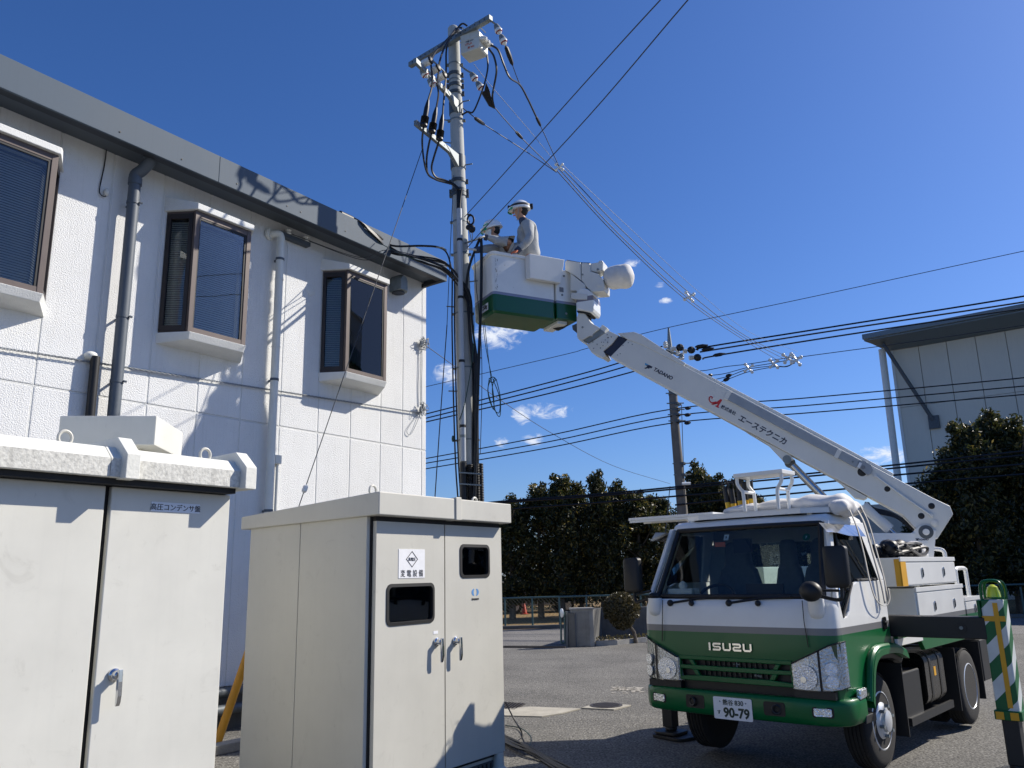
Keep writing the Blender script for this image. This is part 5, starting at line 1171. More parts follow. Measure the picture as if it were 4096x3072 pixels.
tb(2.3, 2.36, .8205, .822, .60, .68).build('tank_label', 'yellowtape', tk)
tb(1.5, 2.75, .80, .83, .30, .335).build('side_rail', 'frameblack', TRK); tb(1.5, 2.75, .50, .83, .27, .30).build('tank_tray', 'frameblack', TRK)
for a in (1.30, 2.88, 3.80): tb(a, a + .015, .50, .86, .22, .80).build('mudflap', 'rubber', TRK)
tb(3.95, 4.45, .50, .84, .38, .80).build('rear_locker', 'frameblack', TRK, bev=.01)
# deck and lockers
tb(1.30, 5.0, -.86, .86, 1.03, 1.048).build('deck', 'truckwhite', TRK)
m = MB(TB); m.prism([(1.25, .88, 1.03), (1.25, .88, .94), (1.86, .88, .94), (1.94, .88, .86), (3.43, .88, .86), (3.60, .88, .95), (5.0, .88, .95), (5.0, .88, 1.03)], (0, -.04, 0)); m.build('skirt', 'truckgreen', TRK, bev=.004)
tb(1.22, 1.9, .86, .883, .945, 1.0).build('skirt_end', 'truckwhite', TRK)
def latch(a, b, z, par):
    m = MB(TB); m.prism([(x, b + .001, y) for x, y in rrect(a - .022, a + .022, z - .045, z + .045, .02)], (0, .008, 0)); o = m.build('latch', 'chrome', par, bev=.003)
    MB(TB).box(a - .007, a + .007, b + .009, b + .016, z - .028, z + .028).build('latch_grip', 'galvdark', o, bev=.003)
def locker(a0, a1, z0, z1, lat, nm='locker', b0=.34, b1=.88, mt='truckwhite'):
    o = tb(a0, a1, b0, b1, z0, z1).build(nm, mt, TRK, bev=.006)
    tb(a0 + .02, a1 - .02, b1, b1 + .012, z0 + .012, z1 - .045).build('locker_door', mt, o, bev=.004)
    tb(a0 - .004, a1 + .004, b1 - .0, b1 + .016, z1 - .035, z1 + .006).build('locker_lid', mt, o, bev=.004)
    for a in lat: latch(a, b1 + .012, (z0 + z1) / 2 - .01, o)
    return o
lk = locker(1.52, 3.23, 1.42, 1.672, (2.1, 2.78))
MB(TB).prism([(1.512, .84, 1.425), (1.512, .884, 1.425), (1.512, .884, 1.66), (1.512, .84, 1.66)], (.008, 0, 0)).build('hazard_strip', 'yellowtape', lk)
tb(1.52, 1.66, .8805, .8935, 1.425, 1.668).build('hazard_strip', 'yellowtape', lk)
banded('lockerpaint', [(1.10, GRN), (1.145, GRY)], WHT, rough=.3, coat=.4)
locker(1.85, 3.39, 1.075, 1.40, (2.35, 3.0), mt='lockerpaint'); locker(3.40, 4.14, 1.05, 1.262, (3.75,), mt='lockerpaint')
for a0, a1, z0, z1 in ((1.52, 3.23, 1.05, 1.62), (3.4, 4.9, 1.05, 1.3)): tb(a0, a1, -.88, -.40, z0, z1).build('locker', 'truckwhite', TRK, bev=.006)
m = MB(TB); m.tube(catmull([(3.95, .70, 1.26), (3.95, .70, 1.50), (3.97, .70, 1.545), (4.05, .70, 1.56), (4.28, .70, 1.56), (4.35, .70, 1.545), (4.37, .70, 1.50), (4.37, .70, 1.10)], 4), .022, 10); m.build('grab_rail', 'truckwhite', TRK, smooth=True)
m = MB(TB); m.ell((3.55, .75, 1.285), (.09, .06, .035), 10, 7); m.ell((3.63, .78, 1.28), (.05, .03, .03), 10, 7); m.build('work_gloves', 'canvas', smooth=True, label='crumpled pale work gloves left on the rear locker', cat='gloves')
m = MB(TB); rq = random.Random(4)
for i in range(12): m.ell((1.9 + i * .075 + rq.uniform(-.03, .03), .62 + rq.uniform(-.08, .08), 1.72 + rq.uniform(-.02, .07)), (rq.uniform(.06, .12), .08, rq.uniform(.05, .09)), 9, 6, rot=Matrix.Rotation(rq.uniform(0, 3), 3, 'X'))
for i in range(8): m.tube(catmull([(1.85 + rq.uniform(0, .9), .70 + rq.uniform(-.1, .08), 1.70 + rq.uniform(0, .12)) for _ in range(4)], 4), .016, 6)
m.build('tool_pile', 'black', smooth=True, label='heap of black hoses, tools and straps on top of the lockers', cat='tool pile')
m = MB(TB)
for i in range(5): m.ell((2.78 + rq.uniform(-.08, .1), .64 + rq.uniform(-.05, .05), 1.74 + rq.uniform(-.03, .04)), (.10, .09, .06), 10, 7, rot=Matrix.Rotation(rq.uniform(0, 3), 3, 'Y'))
m.build('plastic_bag', 'canvas', smooth=True, label='pale plastic bag beside the heap of black tools', cat='bag')
# ---- outriggers
def stripemat():
    m = mat('hazardstripe', GRN, .45, var=.1, vscale=8); t = m.node_tree; N = t.nodes.new; L = t.links.new
    mul = [n for n in t.nodes if n.type == 'MIX_RGB'][0]; co = [n for n in t.nodes if n.type == 'TEX_COORD'][0]
    sx = N('ShaderNodeSeparateXYZ'); L(co.outputs['Object'], sx.inputs[0])
    a = N('ShaderNodeMath'); a.operation = 'SUBTRACT'; L(sx.outputs['Y'], a.inputs[0]); L(sx.outputs['X'], a.inputs[1])
    b = N('ShaderNodeMath'); b.operation = 'ADD'; L(a.outputs[0], b.inputs[0]); L(sx.outputs['Z'], b.inputs[1])
    c = N('ShaderNodeMath'); c.operation = 'MULTIPLY'; c.inputs[1].default_value = 3.6; L(b.outputs[0], c.inputs[0])
    d = N('ShaderNodeMath'); d.operation = 'FRACT'; L(c.outputs[0], d.inputs[0])
    e = N('ShaderNodeMath'); e.operation = 'LESS_THAN'; e.inputs[1].default_value = .5; L(d.outputs[0], e.inputs[0])
    mx = N('ShaderNodeMixRGB'); mx.inputs['Color1'].default_value = GRN; mx.inputs['Color2'].default_value = rgb(206, 210, 208); L(e.outputs[0], mx.inputs['Fac']); L(mx.outputs[0], mul.inputs['Color1'])
stripemat()
def outrigger(a0, bo, sg, z0=.0):
    o = tb(a0 - .09, a0 + .09, sg * .2, sg * (bo - .06), 1.02, 1.19).build('outrigger_beam', 'frameblack', TRK, bev=.008)
    if sg > 0:
        MB(TB).lathe([(.045, 0), (.045, .004)], (a0 - .09, 1.38, 1.10), (-1, 0, 0), 18).build('beam_hole', 'black', o); MB(TB).lathe([(.014, 0), (.014, .008)], (a0 - .094, 1.385, 1.105), (-1, 0, 0), 10).build('beam_bolt', 'galv', o)
    j = tb(a0 - .085, a0 + .085, sg * (bo - .075), sg * (bo + .085), .44, 1.325).build('jack_case', 'hazardstripe', TRK, bev=.01)
    tb(a0 - .10, a0 + .10, sg * (bo - .10), sg * (bo - .077), 1.19, 1.32).build('jack_bracket', 'truckgreen', j, bev=.005)
    tb(a0 - .0885, a0 - .0855, sg * (bo + .01), sg * (bo + .045), .52, 1.30).build('yellow_strip', 'yellowtape', j)
    tb(a0 - .0875, a0 - .0855, sg * (bo - .075), sg * (bo + .009), 1.16, 1.20).build('yellow_band', 'yellowtape', j); tb(a0 - .088, a0 - .0855, sg * (bo + .046), sg * (bo + .0845), 1.16, 1.20).build('yellow_band', 'yellowtape', j)
    tb(a0 - .10, a0 + .10, sg * (bo - .09), sg * (bo + .10), .43, .50).build('jack_collar', 'truckgreen', j, bev=.006)
    for b in (bo - .05, bo + .05): tb(a0 - .106, a0 - .101, sg * b - .028, sg * b + .028, .435, .49).build('yellow_tab', 'yellowtape', j)
    tb(a0 - .06, a0 + .06, sg * (bo - .055), sg * (bo + .06), z0 + .10, .44).build('jack_leg', 'frameblack', TRK, bev=.008)
    MB(TB).ell((a0, sg * bo, z0 + .085), (.06, .06, .045), 14, 8).build('jack_ball', 'frameblack', TRK, smooth=True)
    m = MB(TB); m.prism([(a0 + x, sg * bo + y, z0 + .035) for x, y in rrect(-.13, .13, -.13, .13, .05)], (0, 0, .03)); m.build('jack_foot', 'frameblack', TRK, bev=.008)
    return j
j = outrigger(1.32, 1.62, 1)
m = MB(TB); c = Vector((1.32, 1.63, 1.33)); m.lathe([(.055, 0), (.055, .01), (.05, .05), (.038, .09), (.015, .108), (.001, .11)], c, (0, 0, 1), 18); m.build('beacon_lens', 'lampyellow', j, smooth=True)
m = MB(TB)
for da in (-.06, .06): m.tube(catmull([(1.32 + da, 1.555, 1.325), (1.32 + da, 1.555, 1.42), (1.32 + da * .8, 1.585, 1.465), (1.32 + da * .8, 1.675, 1.465), (1.32 + da, 1.705, 1.42), (1.32 + da, 1.705, 1.325)], 4), .012, 8)
m.lathe([(.075, 0), (.075, .012)], c, (0, 0, 1), 18); m.build('beacon_guard', 'truckgreen', j, smooth=True)
outrigger(1.18, 1.36, -1, 0)
for (a, b, rot) in ((1.22, -1.30, 12), (1.32, 1.62, 0)):
    m = MB(TB); q = Matrix.Rotation(R(rot), 3, 'Z'); m.prism([Vector((a, b, .002)) + q @ Vector((x, y, 0)) for x, y in rrect(-.20, .20, -.20, .20, .06)], (0, 0, .03)); m.build('outrigger_pad', 'rubber', label='black plastic pad under the outrigger foot ' + ('left of the truck front' if b < 0 else 'at the right edge'), cat='pad', bev=.006)
# ---- cab-top rack, step stool, cover
rz = 2.055
RK = MB(TB).prism([(.52, -.62, rz + .028), (.40, -.44, rz + .028), (.40, .51, rz + .028), (.52, .70, rz + .028), (.98, .70, rz + .028), (.98, -.62, rz + .028)], (0, 0, .006)).build('roof_rack', 'truckwhite', TRK)
m = MB(TB)
pl_ = [(.52, -.62), (.40, -.44), (.40, .51), (.52, .70), (.98, .70), (.98, -.62)]
for (p, q) in zip(pl_, pl_[1:] + pl_[:1]):
    dx, dy = q[0] - p[0], q[1] - p[1]; l = math.hypot(dx, dy); nx, ny = -dy / l * .02, dx / l * .02
    m.hexa([(p[0], p[1], rz - .012), (q[0], q[1], rz - .012), (q[0] - nx, q[1] - ny, rz - .012), (p[0] - nx, p[1] - ny, rz - .012), (p[0], p[1], rz + .027), (q[0], q[1], rz + .027), (q[0] - nx, q[1] - ny, rz + .027), (p[0] - nx, p[1] - ny, rz + .027)])
m.build('rack_rim', 'truckwhite', RK)
wz = 2.125
WGP = tb(1.0, 1.30, -1.61, -.62, wz, wz + .028).build('side_step', 'truckwhite', TRK, bev=.004)
tb(1.005, 1.03, -1.60, -.63, wz - .022, wz - .001).build('step_rim', 'truckwhite', WGP); tb(1.27, 1.295, -1.60, -.63, wz - .022, wz - .001).build('step_rim', 'truckwhite', WGP)
tb(.90, 1.10, -.66, -.60, rz, wz - .002).build('step_bracket', 'truckwhite', WGP); MB(TB).tube([(1.1, -.9, wz - .01), (1.1, -.62, 2.0), (1.05, -.55, 1.98)], .018, 8).build('step_stay', 'truckwhite', WGP)
for b in (-.35, -.1, .15, .45):
    tb(.42, .96, b - .015, b + .015, rz - .005, rz + .026).build('rack_bar', 'truckwhite', RK)
for a, b in ((.5, -.55), (.5, .55), (.95, -.55), (.95, .55)): tb(a - .02, a + .02, b - .02, b + .02, 2.0, rz - .006).build('rack_foot', 'truckwhite', RK)
stz = 2.42
ST = tb(.37, .63, -.05, .40, stz - .035, stz).build('step_stool', 'truckwhite', TRK, bev=.004)
for b, bs in ((-.03, 1), (.375, -1)):
    for a in (.40, .61):
        MB(TB).tube(catmull([(a, b - bs * .0, stz - .03), (a, b + bs * .0, 2.33), (a + (.0), b + bs * .03, 2.28), (a, b + bs * .045, 2.25), (a, b + bs * .05, rz + .034)], 4), .016, 8).build('stool_leg', 'truckwhite', ST, smooth=True)
    MB(TB).tube([(.40, b + bs * .04, 2.262), (.61, b + bs * .04, 2.262)], .014, 8).build('stool_rung', 'truckwhite', ST, smooth=True)
for i, (b, dz) in enumerate(((-.335, 0), (-.285, -.03), (-.215, .01), (-.165, .015), (-.11, .03))):
    f0 = Fr(TB.w((.80, b, rz + .04)), R(42.2)); tl = thing('insulated_hook', ('leftmost of the five', 'second from left of the five', 'middle one of the five', 'fourth from left of the five', 'rightmost of the five')[i] + ' black and yellow tool grips on the cab rack', 'tool', f0, 'black and yellow tool grips on the cab rack')
    d = Vector((0, -.10 + i * .03, 1)).normalized(); p = Vector((.80, b, rz + .04))
    MB(TB).cyl(p, p + d * (.12 + dz * .5), .024, .026, 14).build('yellow_grip', 'gripyellow', tl, smooth=True)
    MB(TB).cyl(p + d * (.12 + dz * .5), p + d * (.27 + dz), .027, .024, 14).build('black_grip', 'black', tl, smooth=True)
    c = p + d * (.30 + dz); MB(TB).tube([c + Vector((0, math.cos(k) * .028, math.sin(k) * .04)) for k in [x * .5 for x in range(-2, 11)]], .007, 6).build('ring', 'black', tl, smooth=True)
# canvas cover roll
rc = random.Random(21); rings = []
for i in range(22):
    b = -.36 + i * .055; w = .19 + .02 * math.sin(i * .9) + rc.uniform(-.015, .015); h = .045 + .035 * min(1, i / 12) + rc.uniform(-.012, .012)
    if i in (0, 21): w *= .5; h *= .5
    rings.append([(.80 + math.cos(k) * w * (1 + rc.uniform(-.05, .05)), b + rc.uniform(-.008, .008), max(rz + .036, rz + .04 + h * .55 + math.sin(k) * h * (1 + rc.uniform(-.12, .12)))) for k in [j * math.pi / 9 for j in range(18)]])
cv = crumple(MB(TB).loft(rings), .010, 26, 3).build('canvas_cover', 'canvas', smooth=True, ang=80, sub=1, label='white canvas cover rolled up across the cab-top rack', cat='cover')
m = MB(TB); rings = []
for i in range(12):
    a = .50 + i * .045; w = .075 + rc.uniform(-.025, .025); h = .07 + rc.uniform(-.025, .025); rings.append([(a + rc.uniform(-.01, .01), .76 + math.cos(k) * w * (1 + rc.uniform(-.12, .12)) * (.5 if i in (0, 11) else 1), 2.085 + math.sin(k) * h * (1 + rc.uniform(-.15, .15)) * (.5 if i in (0, 11) else 1)) for k in [j * math.pi / 7 for j in range(14)]])
m.loft(rings); crumple(m, .018, 34, 5); m.build('canvas_end', 'canvas', cv, smooth=True, ang=80, sub=1)
def ribbon(pts, w, nm, lab, wv=(1, 0, 0)):
    p = catmull([TB.w(q) for q in pts], 6); wv_ = TB.w(wv) - TB.w((0, 0, 0)); m = MB(); m.loft([[q - wv_ * w / 2, q + wv_ * w / 2] for q in p], close=False)
    o = m.build(nm, 'strap', label=lab, cat='strap', group='straps hanging from the canvas cover', smooth=True); s_ = o.modifiers.new('sol', 'SOLIDIFY'); s_.thickness = .003; return o
ribbon([(.60, .84, 2.06), (.63, .875, 1.9), (.68, .885, 1.7), (.72, .89, 1.5), (.80, .895, 1.34), (.98, .90, 1.28), (1.10, .90, 1.33), (1.10, .90, 1.42)], .03, 'strap', 'pale webbing strap looping over the door of the truck')
ribbon([(.78, .84, 2.06), (.84, .86, 1.95), (.92, .875, 1.7), (1.0, .885, 1.45), (1.02, .89, 1.30)], .05, 'strap', 'wider pale webbing strap hanging by the rear of the cab door')
ribbon([(.86, .84, 2.10), (.95, .86, 1.95), (1.02, .875, 1.7), (1.08, .885, 1.5), (1.09, .89, 1.32)], .032, 'strap', 'pale webbing strap hanging at the rear edge of the cab door')
# ================================================================== boom
P0 = at(3701, 2126, 9.25); tip = Vector((.92, 10.8, 0)); bd = (tip - P0); bd.z = 0; bd.normalize(); nB = Vector((-bd.y, bd.x, 0)) * -1
if nB.y < 0: nB = -nB
def bpoly(pts, w, name, mt, parent=TRK, off=0., bev=.006, smooth=False):
    """outline sighted on the boom's near flank, given width w centred on the boom plane (+ off towards the camera)"""
    f = P0 - nB * (w / 2 + off); q = [onpl(u, v, f, nB) for u, v in pts]
    return MB().prism(q, nB * w).build(name, mt, parent, bev=bev, smooth=smooth)
BOOM = bpoly([(2510, 1356), (2571, 1379), (2735, 1462), (3570, 1906), (3728, 1990), (3800, 2024), (3813, 2057), (3749, 2157), (3667, 2118), (3610, 2059), (2980, 1720), (2440, 1427)], .28, 'boom', 'boomwhite', bev=.012)
bpoly([(2468, 1333), (2535, 1327), (2565, 1338), (2741, 1452), (2733, 1463), (2571, 1380), (2509, 1357)], .30, 'boom_cowl', 'boomwhite', BOOM)
bpoly([(2742, 1453), (3110, 1645), (3575, 1894), (3570, 1907), (2735, 1463)], .16, 'top_rail', 'boomwhite', BOOM, bev=.01)
bpoly([(2978, 1722), (3160, 1818), (3175, 1837), (3150, 1848), (3130, 1841), (3068, 1776)], .22, 'lift_lug', 'boomwhite', BOOM)
bpoly([(3340, 1916), (3470, 1988), (3456, 1997), (3420, 1990), (3362, 1932)], .22, 'cable_lug', 'boomwhite', BOOM)
# flank cover, guide plate and fittings stand proud of the near side
def flank(pts, t_, name, mt, parent=BOOM, bev=.003):
    f = P0 - nB * .1405; q = [onpl(u, v, f, nB) for u, v in pts]; return MB().prism(q, -nB * t_).build(name, mt, parent, bev=bev)
flank([(2926, 1570), (3439, 1842), (3424, 1872), (2908, 1599)], .035, 'side_cover', 'boomgrey')
flank([(2915, 1563), (2930, 1571), (2911, 1603), (2896, 1597)], .04, 'cover_end', 'boomwhite')
flank([(3352, 1797), (3368, 1806), (3350, 1838), (3335, 1830)], .045, 'cover_bracket', 'boomwhite')
flank([(3428, 1865), (3440, 1842), (3462, 1846), (3485, 1862), (3490, 1878), (3483, 1896), (3470, 1902)], .042, 'guide_plate', 'boomgrey')
flank([(3439, 1850), (3449, 1855), (3438, 1875), (3428, 1870)], .046, 'arrow_label', 'sticker')
flank([(3500, 1895), (3508, 1900), (3506, 1912), (3494, 1908)], .03, 'pipe_clip', 'boomwhite'); flank([(3724, 2054), (3734, 2060), (3730, 2070), (3718, 2066)], .03, 'pipe_clip', 'boomwhite')
f_ = P0 - nB * .16
MB().tube([onpl(3502, 1903, f_, nB), onpl(3620, 1990, f_, nB), onpl(3726, 2062, f_, nB)], .012, 8).build('oil_pipe', 'boomwhite', BOOM, smooth=True)
def dot(u, v, r, mt, nm, t_=.006, parent=BOOM): 
    q = onpl(u, v, P0 - nB * .1405, nB); return MB().lathe([(r, -.002), (r, t_), (r * .9, t_ + .002)], q, -nB, 22).build(nm, mt, parent, smooth=True)
for u, v, r in ((3549, 1956, .032), (3726, 2024, .034), (3685, 2064, .034), (3099, 1681, .013), (3448, 1888, .05)): dot(u, v, r, 'black', 'lightening_hole', .001 if u != 3448 else .0)
dot(3738, 2092, .038, 'boomwhite', 'pivot_boss', .012); dot(3453, 1871, .022, 'greydecal', 'guide_pin', .05); dot(3411, 1848, .012, 'galv', 'cover_bolt', .042)
for u, v in ((2481, 1415), (2492, 1382), (2470, 1420), (2529, 1378), (2632, 1402), (2717, 1450), (2513, 1371), (3055, 1628), (3215, 1712)): dot(u, v, .007, 'galv', 'bolt', .004)
# lettering on the flank
dv = (onpl(3200, 1745, f_, nB) - onpl(2800, 1535, f_, nB)).normalized(); uv_ = nB.cross(dv); uv_ = -uv_ if uv_.z < 0 else uv_
def btext(s, size, u, v, mt, nm='lettering', **k): return text(s, size, onpl(u, v, P0 - nB * .1415, nB), dv, uv_, mt, nm, BOOM, **k)
btext('TADANO', .066, 2653, 1495, 'navy', bold=.0022, shear=.12)
btext('株式会社', .052, 2914, 1640, 'navy', bold=.0012)
btext('エーステクニカ', .094, 3050, 1718, 'navy', bold=.0024, wide=.98)
def bshape(c, pts, mt, nm, s=1.0): 
    o = onpl(c[0], c[1], P0 - nB * .1412, nB); return MB().prism([o + dv * (x * s) + uv_ * (y * s) for x, y in pts], -nB * .001).build(nm, mt, BOOM)
bshape((2590, 1466), [(-.055, .028), (.005, .028), (-.038, -.002)], 'logoblue', 'maker_mark'); bshape((2590, 1466), [(-.030, -.001), (.01, .028), (.062, .028), (.058, .0), (.036, .0), (.034, -.018), (.012, -.018), (-.006, -.04), (-.028, -.04), (.0, -.001)], 'navy', 'maker_mark')
# red script capital: slanted strokes with a curl
bshape((2860, 1605), [(-.03, -.055), (.0, -.055), (.045, .058), (.07, .058), (.07, -.04), (.085, -.04), (.078, -.055), (.035, -.055), (.035, -.04), (.046, -.04), (.046, -.012), (.012, -.012), (.004, -.03)], 'red', 'red_initial')
o_ = onpl(2860, 1605, P0 - nB * .143, nB)
MB().tube(catmull([o_ + dv * x + uv_ * y for x, y in ((.02, .0), (-.03, -.035), (-.07, -.02), (-.085, .015), (-.06, .03), (-.05, .012))], 5), [.004, .005, .006, .006, .007, .008, .009, .009] * 3 + [.008] * 2, 6).build('red_curl', 'red', BOOM) if False else MB().tube(catmull([o_ + dv * x + uv_ * y for x, y in ((.02, .0), (-.03, -.035), (-.07, -.02), (-.085, .015), (-.06, .03), (-.05, .012))], 5), .007, 6).build('red_curl', 'red', BOOM)
# inner section, head and knuckle
bpoly([(2466, 1341), (2512, 1356), (2443, 1427), (2408, 1402)], .22, 'inner_boom', 'navy', BOOM)
kr = lambda x, y: (2200 + x * .3014, 1020 + y * .3014)
HD = bpoly([kr(780, 1005), kr(908, 1066), kr(820, 1180), kr(706, 1275), kr(742, 1335), kr(697, 1366), kr(640, 1330), kr(550, 1292), kr(488, 1195)], .27, 'boom_head', 'boomwhite', BOOM)
f2 = P0 - nB * .1355
def hdot(x, y, r, mt='galv', t_=.004, par=HD, off=.1355): q = onpl(*kr(x, y), P0 - nB * off, nB); return MB().lathe([(r, -.002), (r, t_), (r * .8, t_ + .002)], q, -nB, 14).build('bolt', mt, par, smooth=True)
hdot(715, 1165, .055, 'boomwhite', .006)
for x, y in ((570, 1155), (625, 1185), (685, 1160), (715, 1160), (735, 1130), (705, 1205), (765, 1160), (760, 1058), (815, 1090), (670, 1235), (580, 1240)): hdot(x, y, .007, 'galv', .010)
hdot(770, 1097, .009, 'black', .004)
bpoly([kr(655, 975), kr(735, 1030), kr(500, 1172), kr(440, 1120)], .14, 'knuckle_pin_block', 'galv', BOOM)
bpoly([kr(695, 922), kr(758, 965), kr(722, 1025), kr(655, 975)], .12, 'stop_bracket', 'boomwhite', BOOM)
KN = bpoly([kr(375, 772), kr(400, 755), kr(432, 752), kr(462, 775), kr(545, 898), kr(585, 925), kr(650, 958), kr(655, 975), kr(565, 1050), kr(560, 1075), kr(525, 1072), kr(425, 1130), kr(358, 1080), kr(352, 840)], .20, 'knuckle', 'boomwhite', BOOM)
bpoly([kr(352, 1085), kr(430, 1128), kr(485, 1168), kr(470, 1178), kr(390, 1130)], .16, 'knuckle_guard', 'boomwhite', BOOM)
hdot(432, 960, .014, 'galv', .006, KN, .1)
bpoly([kr(290, 935), kr(355, 905), kr(355, 1035), kr(300, 990)], .12, 'hinge_block', 'galvdark', BOOM)
m = MB()
for i in range(4):
    m.tube(catmull([onpl(*kr(470 + i * 12, 745), P0, nB), onpl(*kr(525 + i * 6, 820), P0 - nB * .05, nB), onpl(*kr(535 - i * 5, 880), P0, nB), onpl(*kr(520 - i * 20, 900), P0, nB)], 4), .014, 6)
    m.tube(catmull([onpl(*kr(20 + i * 6, 950), P0 + nB * .0, nB), onpl(*kr(100, 985 - i * 12), P0, nB), onpl(*kr(180 + i * 4, 960 - i * 5), P0, nB), onpl(*kr(230, 920), P0, nB)], 4), .016, 6)
m.build('hoses', 'black', BOOM, smooth=True)
banded('slewpaint', [(5.24, rgb(226, 228, 226)), (5.31, rgb(122, 116, 122))], rgb(226, 228, 226), rough=.34, coat=.3)
bpoly([kr(345, 480), kr(420, 430), kr(500, 450), kr(560, 500), kr(575, 560), kr(580, 710), kr(560, 765), kr(430, 735), kr(345, 725)], .34, 'slew_housing', 'slewpaint', BOOM, bev=.02)
bpoly([kr(352, 735), kr(430, 740), kr(540, 765), kr(520, 790), kr(440, 770), kr(360, 760)], .26, 'slew_ring', 'black', BOOM)
bpoly([kr(270, 240), kr(335, 290), kr(440, 375), kr(470, 400), kr(468, 500), kr(375, 490), kr(335, 470), kr(270, 470)], .30, 'bucket_bracket', 'boomwhite', BOOM)
bpoly([kr(345, 500), kr(495, 520), kr(492, 590), kr(370, 590), kr(280, 580), kr(280, 500)], .36, 'bracket_block', 'boomwhite', BOOM)
bpoly([kr(200, 85), kr(225, 72), kr(405, 100), kr(410, 335), kr(330, 275), kr(200, 200)], .30, 'valve_box', 'boomwhite', BOOM)
bpoly([kr(215, 62), kr(410, 96), kr(530, 100), kr(530, 108), kr(405, 104), kr(222, 76)], .24, 'box_lid', 'black', BOOM)
WN = bpoly([kr(415, 112), kr(430, 100), kr(530, 110), kr(535, 215), kr(600, 235), kr(640, 250), kr(700, 330), kr(720, 400), kr(718, 480), kr(560, 490), kr(500, 440), kr(415, 330)], .28, 'winch_frame', 'boomwhite', BOOM, bev=.015)
bpoly([kr(535, 110), kr(640, 95), kr(648, 72), kr(690, 68), kr(705, 95), kr(700, 200), kr(620, 225), kr(536, 210)], .22, 'winch_arm', 'boomwhite', BOOM, bev=.012)
hdot(635, 193, .016, 'galv', .01, WN, .11); hdot(655, 395, .035, 'boomwhite', .006, WN, .14); hdot(432, 260, .014, 'galv', .006, WN, .14)
# canvas-covered winch drum
cg = onpl(*kr(912, 292), P0, nB); rw = random.Random(14); rings = []
for i in range(13):
    s = -1 + 2 * i / 12; prof = (1 - abs(s) ** 4.5) ** .5 if abs(s) < 1 else 0; prof = max(prof, .12)
    rings.append([cg + bd * (-s * .225) + nB * (math.cos(k) * .17 * prof * (1 + rw.uniform(-.05, .05))) + Vector((0, 0, 1)) * (math.sin(k) * (.175 + .015 * s) * prof * (1 + rw.uniform(-.03, .03)) - .01 * s) for k in [j * math.pi / 10 for j in range(20)]])
crumple(MB().loft(rings), .007, 18, 8).build('winch_cover', 'canvas', TRK, smooth=True, ang=80, sub=1)
# turret and lift cylinder
tcen = TB.w((3.32, .12, 0))
MB().lathe([(.42, 1.04), (.42, 1.2), (.36, 1.22), (.36, 1.62), (.40, 1.64), (.40, 1.70)], tcen, (0, 0, 1), 32).build('pedestal', 'truckwhite', TRK, smooth=True)
TU = bpoly([(3600, 2235), (3500, 2235), (3480, 2170), (3470, 2132), (3660, 2132), (3667, 2235)], .46, 'turret_body', 'truckwhite', TRK, off=-.02)
for of in (.165, -.325): 
    f = P0 - nB * of; q = [onpl(u, v, P0 - nB * .165, nB) - nB * (of - .165) for u, v in ((3678, 2101), (3745, 2122), (3734, 2240), (3651, 2240), (3645, 2134))]
    MB().prism(q, nB * .02).build('turret_plate', 'truckwhite', TRK, bev=.004)
q = onpl(3704, 2128, P0 - nB * .166, nB); MB().lathe([(.075, 0), (.075, .004), (.06, .006)], q, -nB, 26).build('pivot_ring', 'galvdark', TRK, smooth=True); MB().lathe([(.035, 0), (.035, .025), (.03, .03)], q, -nB, 20).build('pivot_pin', 'truckwhite', TRK, smooth=True)
q = onpl(3683, 2204, P0 - nB * .166, nB); MB().lathe([(.07, 0), (.07, .003), (.055, .004), (.055, .001), (.04, .001)], q, -nB, 26).build('inspection_ring', 'truckwhite', TRK, smooth=True)
pl2 = [onpl(u, v, P0 - nB * .1665, nB) for u, v in ((3663, 2150), (3709, 2153), (3711, 2174), (3665, 2173))]
TP = MB().prism(pl2, -nB * .002).build('maker_plate', 'sticker', TRK)
text('TADANO', .026, onpl(3692, 2158, P0 - nB * .1695, nB), bd * -1, Vector((0, 0, 1)), 'navy', 'lettering', TP, bold=.0012)
q = onpl(3670, 2158, P0 - nB * .169, nB); MB().prism([q + bd * -x + Vector((0, 0, y)) for x, y in ((-.02, .012), (.02, .012), (.004, -.012), (-.008, -.012))], -nB * .001).build('maker_mark', 'navy', TP)
f3 = P0 - nB * .14
MB().tube(catmull([onpl(3726, 2194, f3, nB), onpl(3760, 2198, f3, nB), onpl(3776, 2208, f3, nB), onpl(3781, 2232, f3, nB)], 4), .022, 8).build('turret_rail', 'truckwhite', TRK, smooth=True)
ca, cb_, cc_ = onpl(3151, 1842, P0, nB), onpl(3305, 2000, P0, nB), onpl(3640, 2330, P0, nB)
dcy = (onpl(3305, 2000, P0, nB) - ca)
MB().tube([ca, ca + dcy * 2.2], .046, 20).build('lift_rod', 'steelrod', TRK, smooth=True)
MB().tube([ca + dcy * 1.45, ca + dcy * 3.0], .082, 20).build('lift_barrel', 'boomwhite', TRK, smooth=True)
MB().cyl(ca - nB * .12, ca + nB * .12, .05, n=20).build('lift_pin', 'galv', TRK, smooth=True); MB().ell(ca + dcy * .06, .065, 14, 8).build('rod_eye', 'galvdark', TRK, smooth=True)
c1_, c2_ = onpl(3452, 2022, P0 - nB * .1, nB), onpl(3560, 2118, P0 - nB * .1, nB)
cy2 = MB().tube([c1_, c2_], .06, 18).build('levelling_cylinder', 'boomwhite', TRK, smooth=True); MB().tube([c2_, c2_ + (c2_ - c1_) * .3], .025, 12).build('levelling_rod', 'steelrod', cy2, smooth=True)
m = MB()
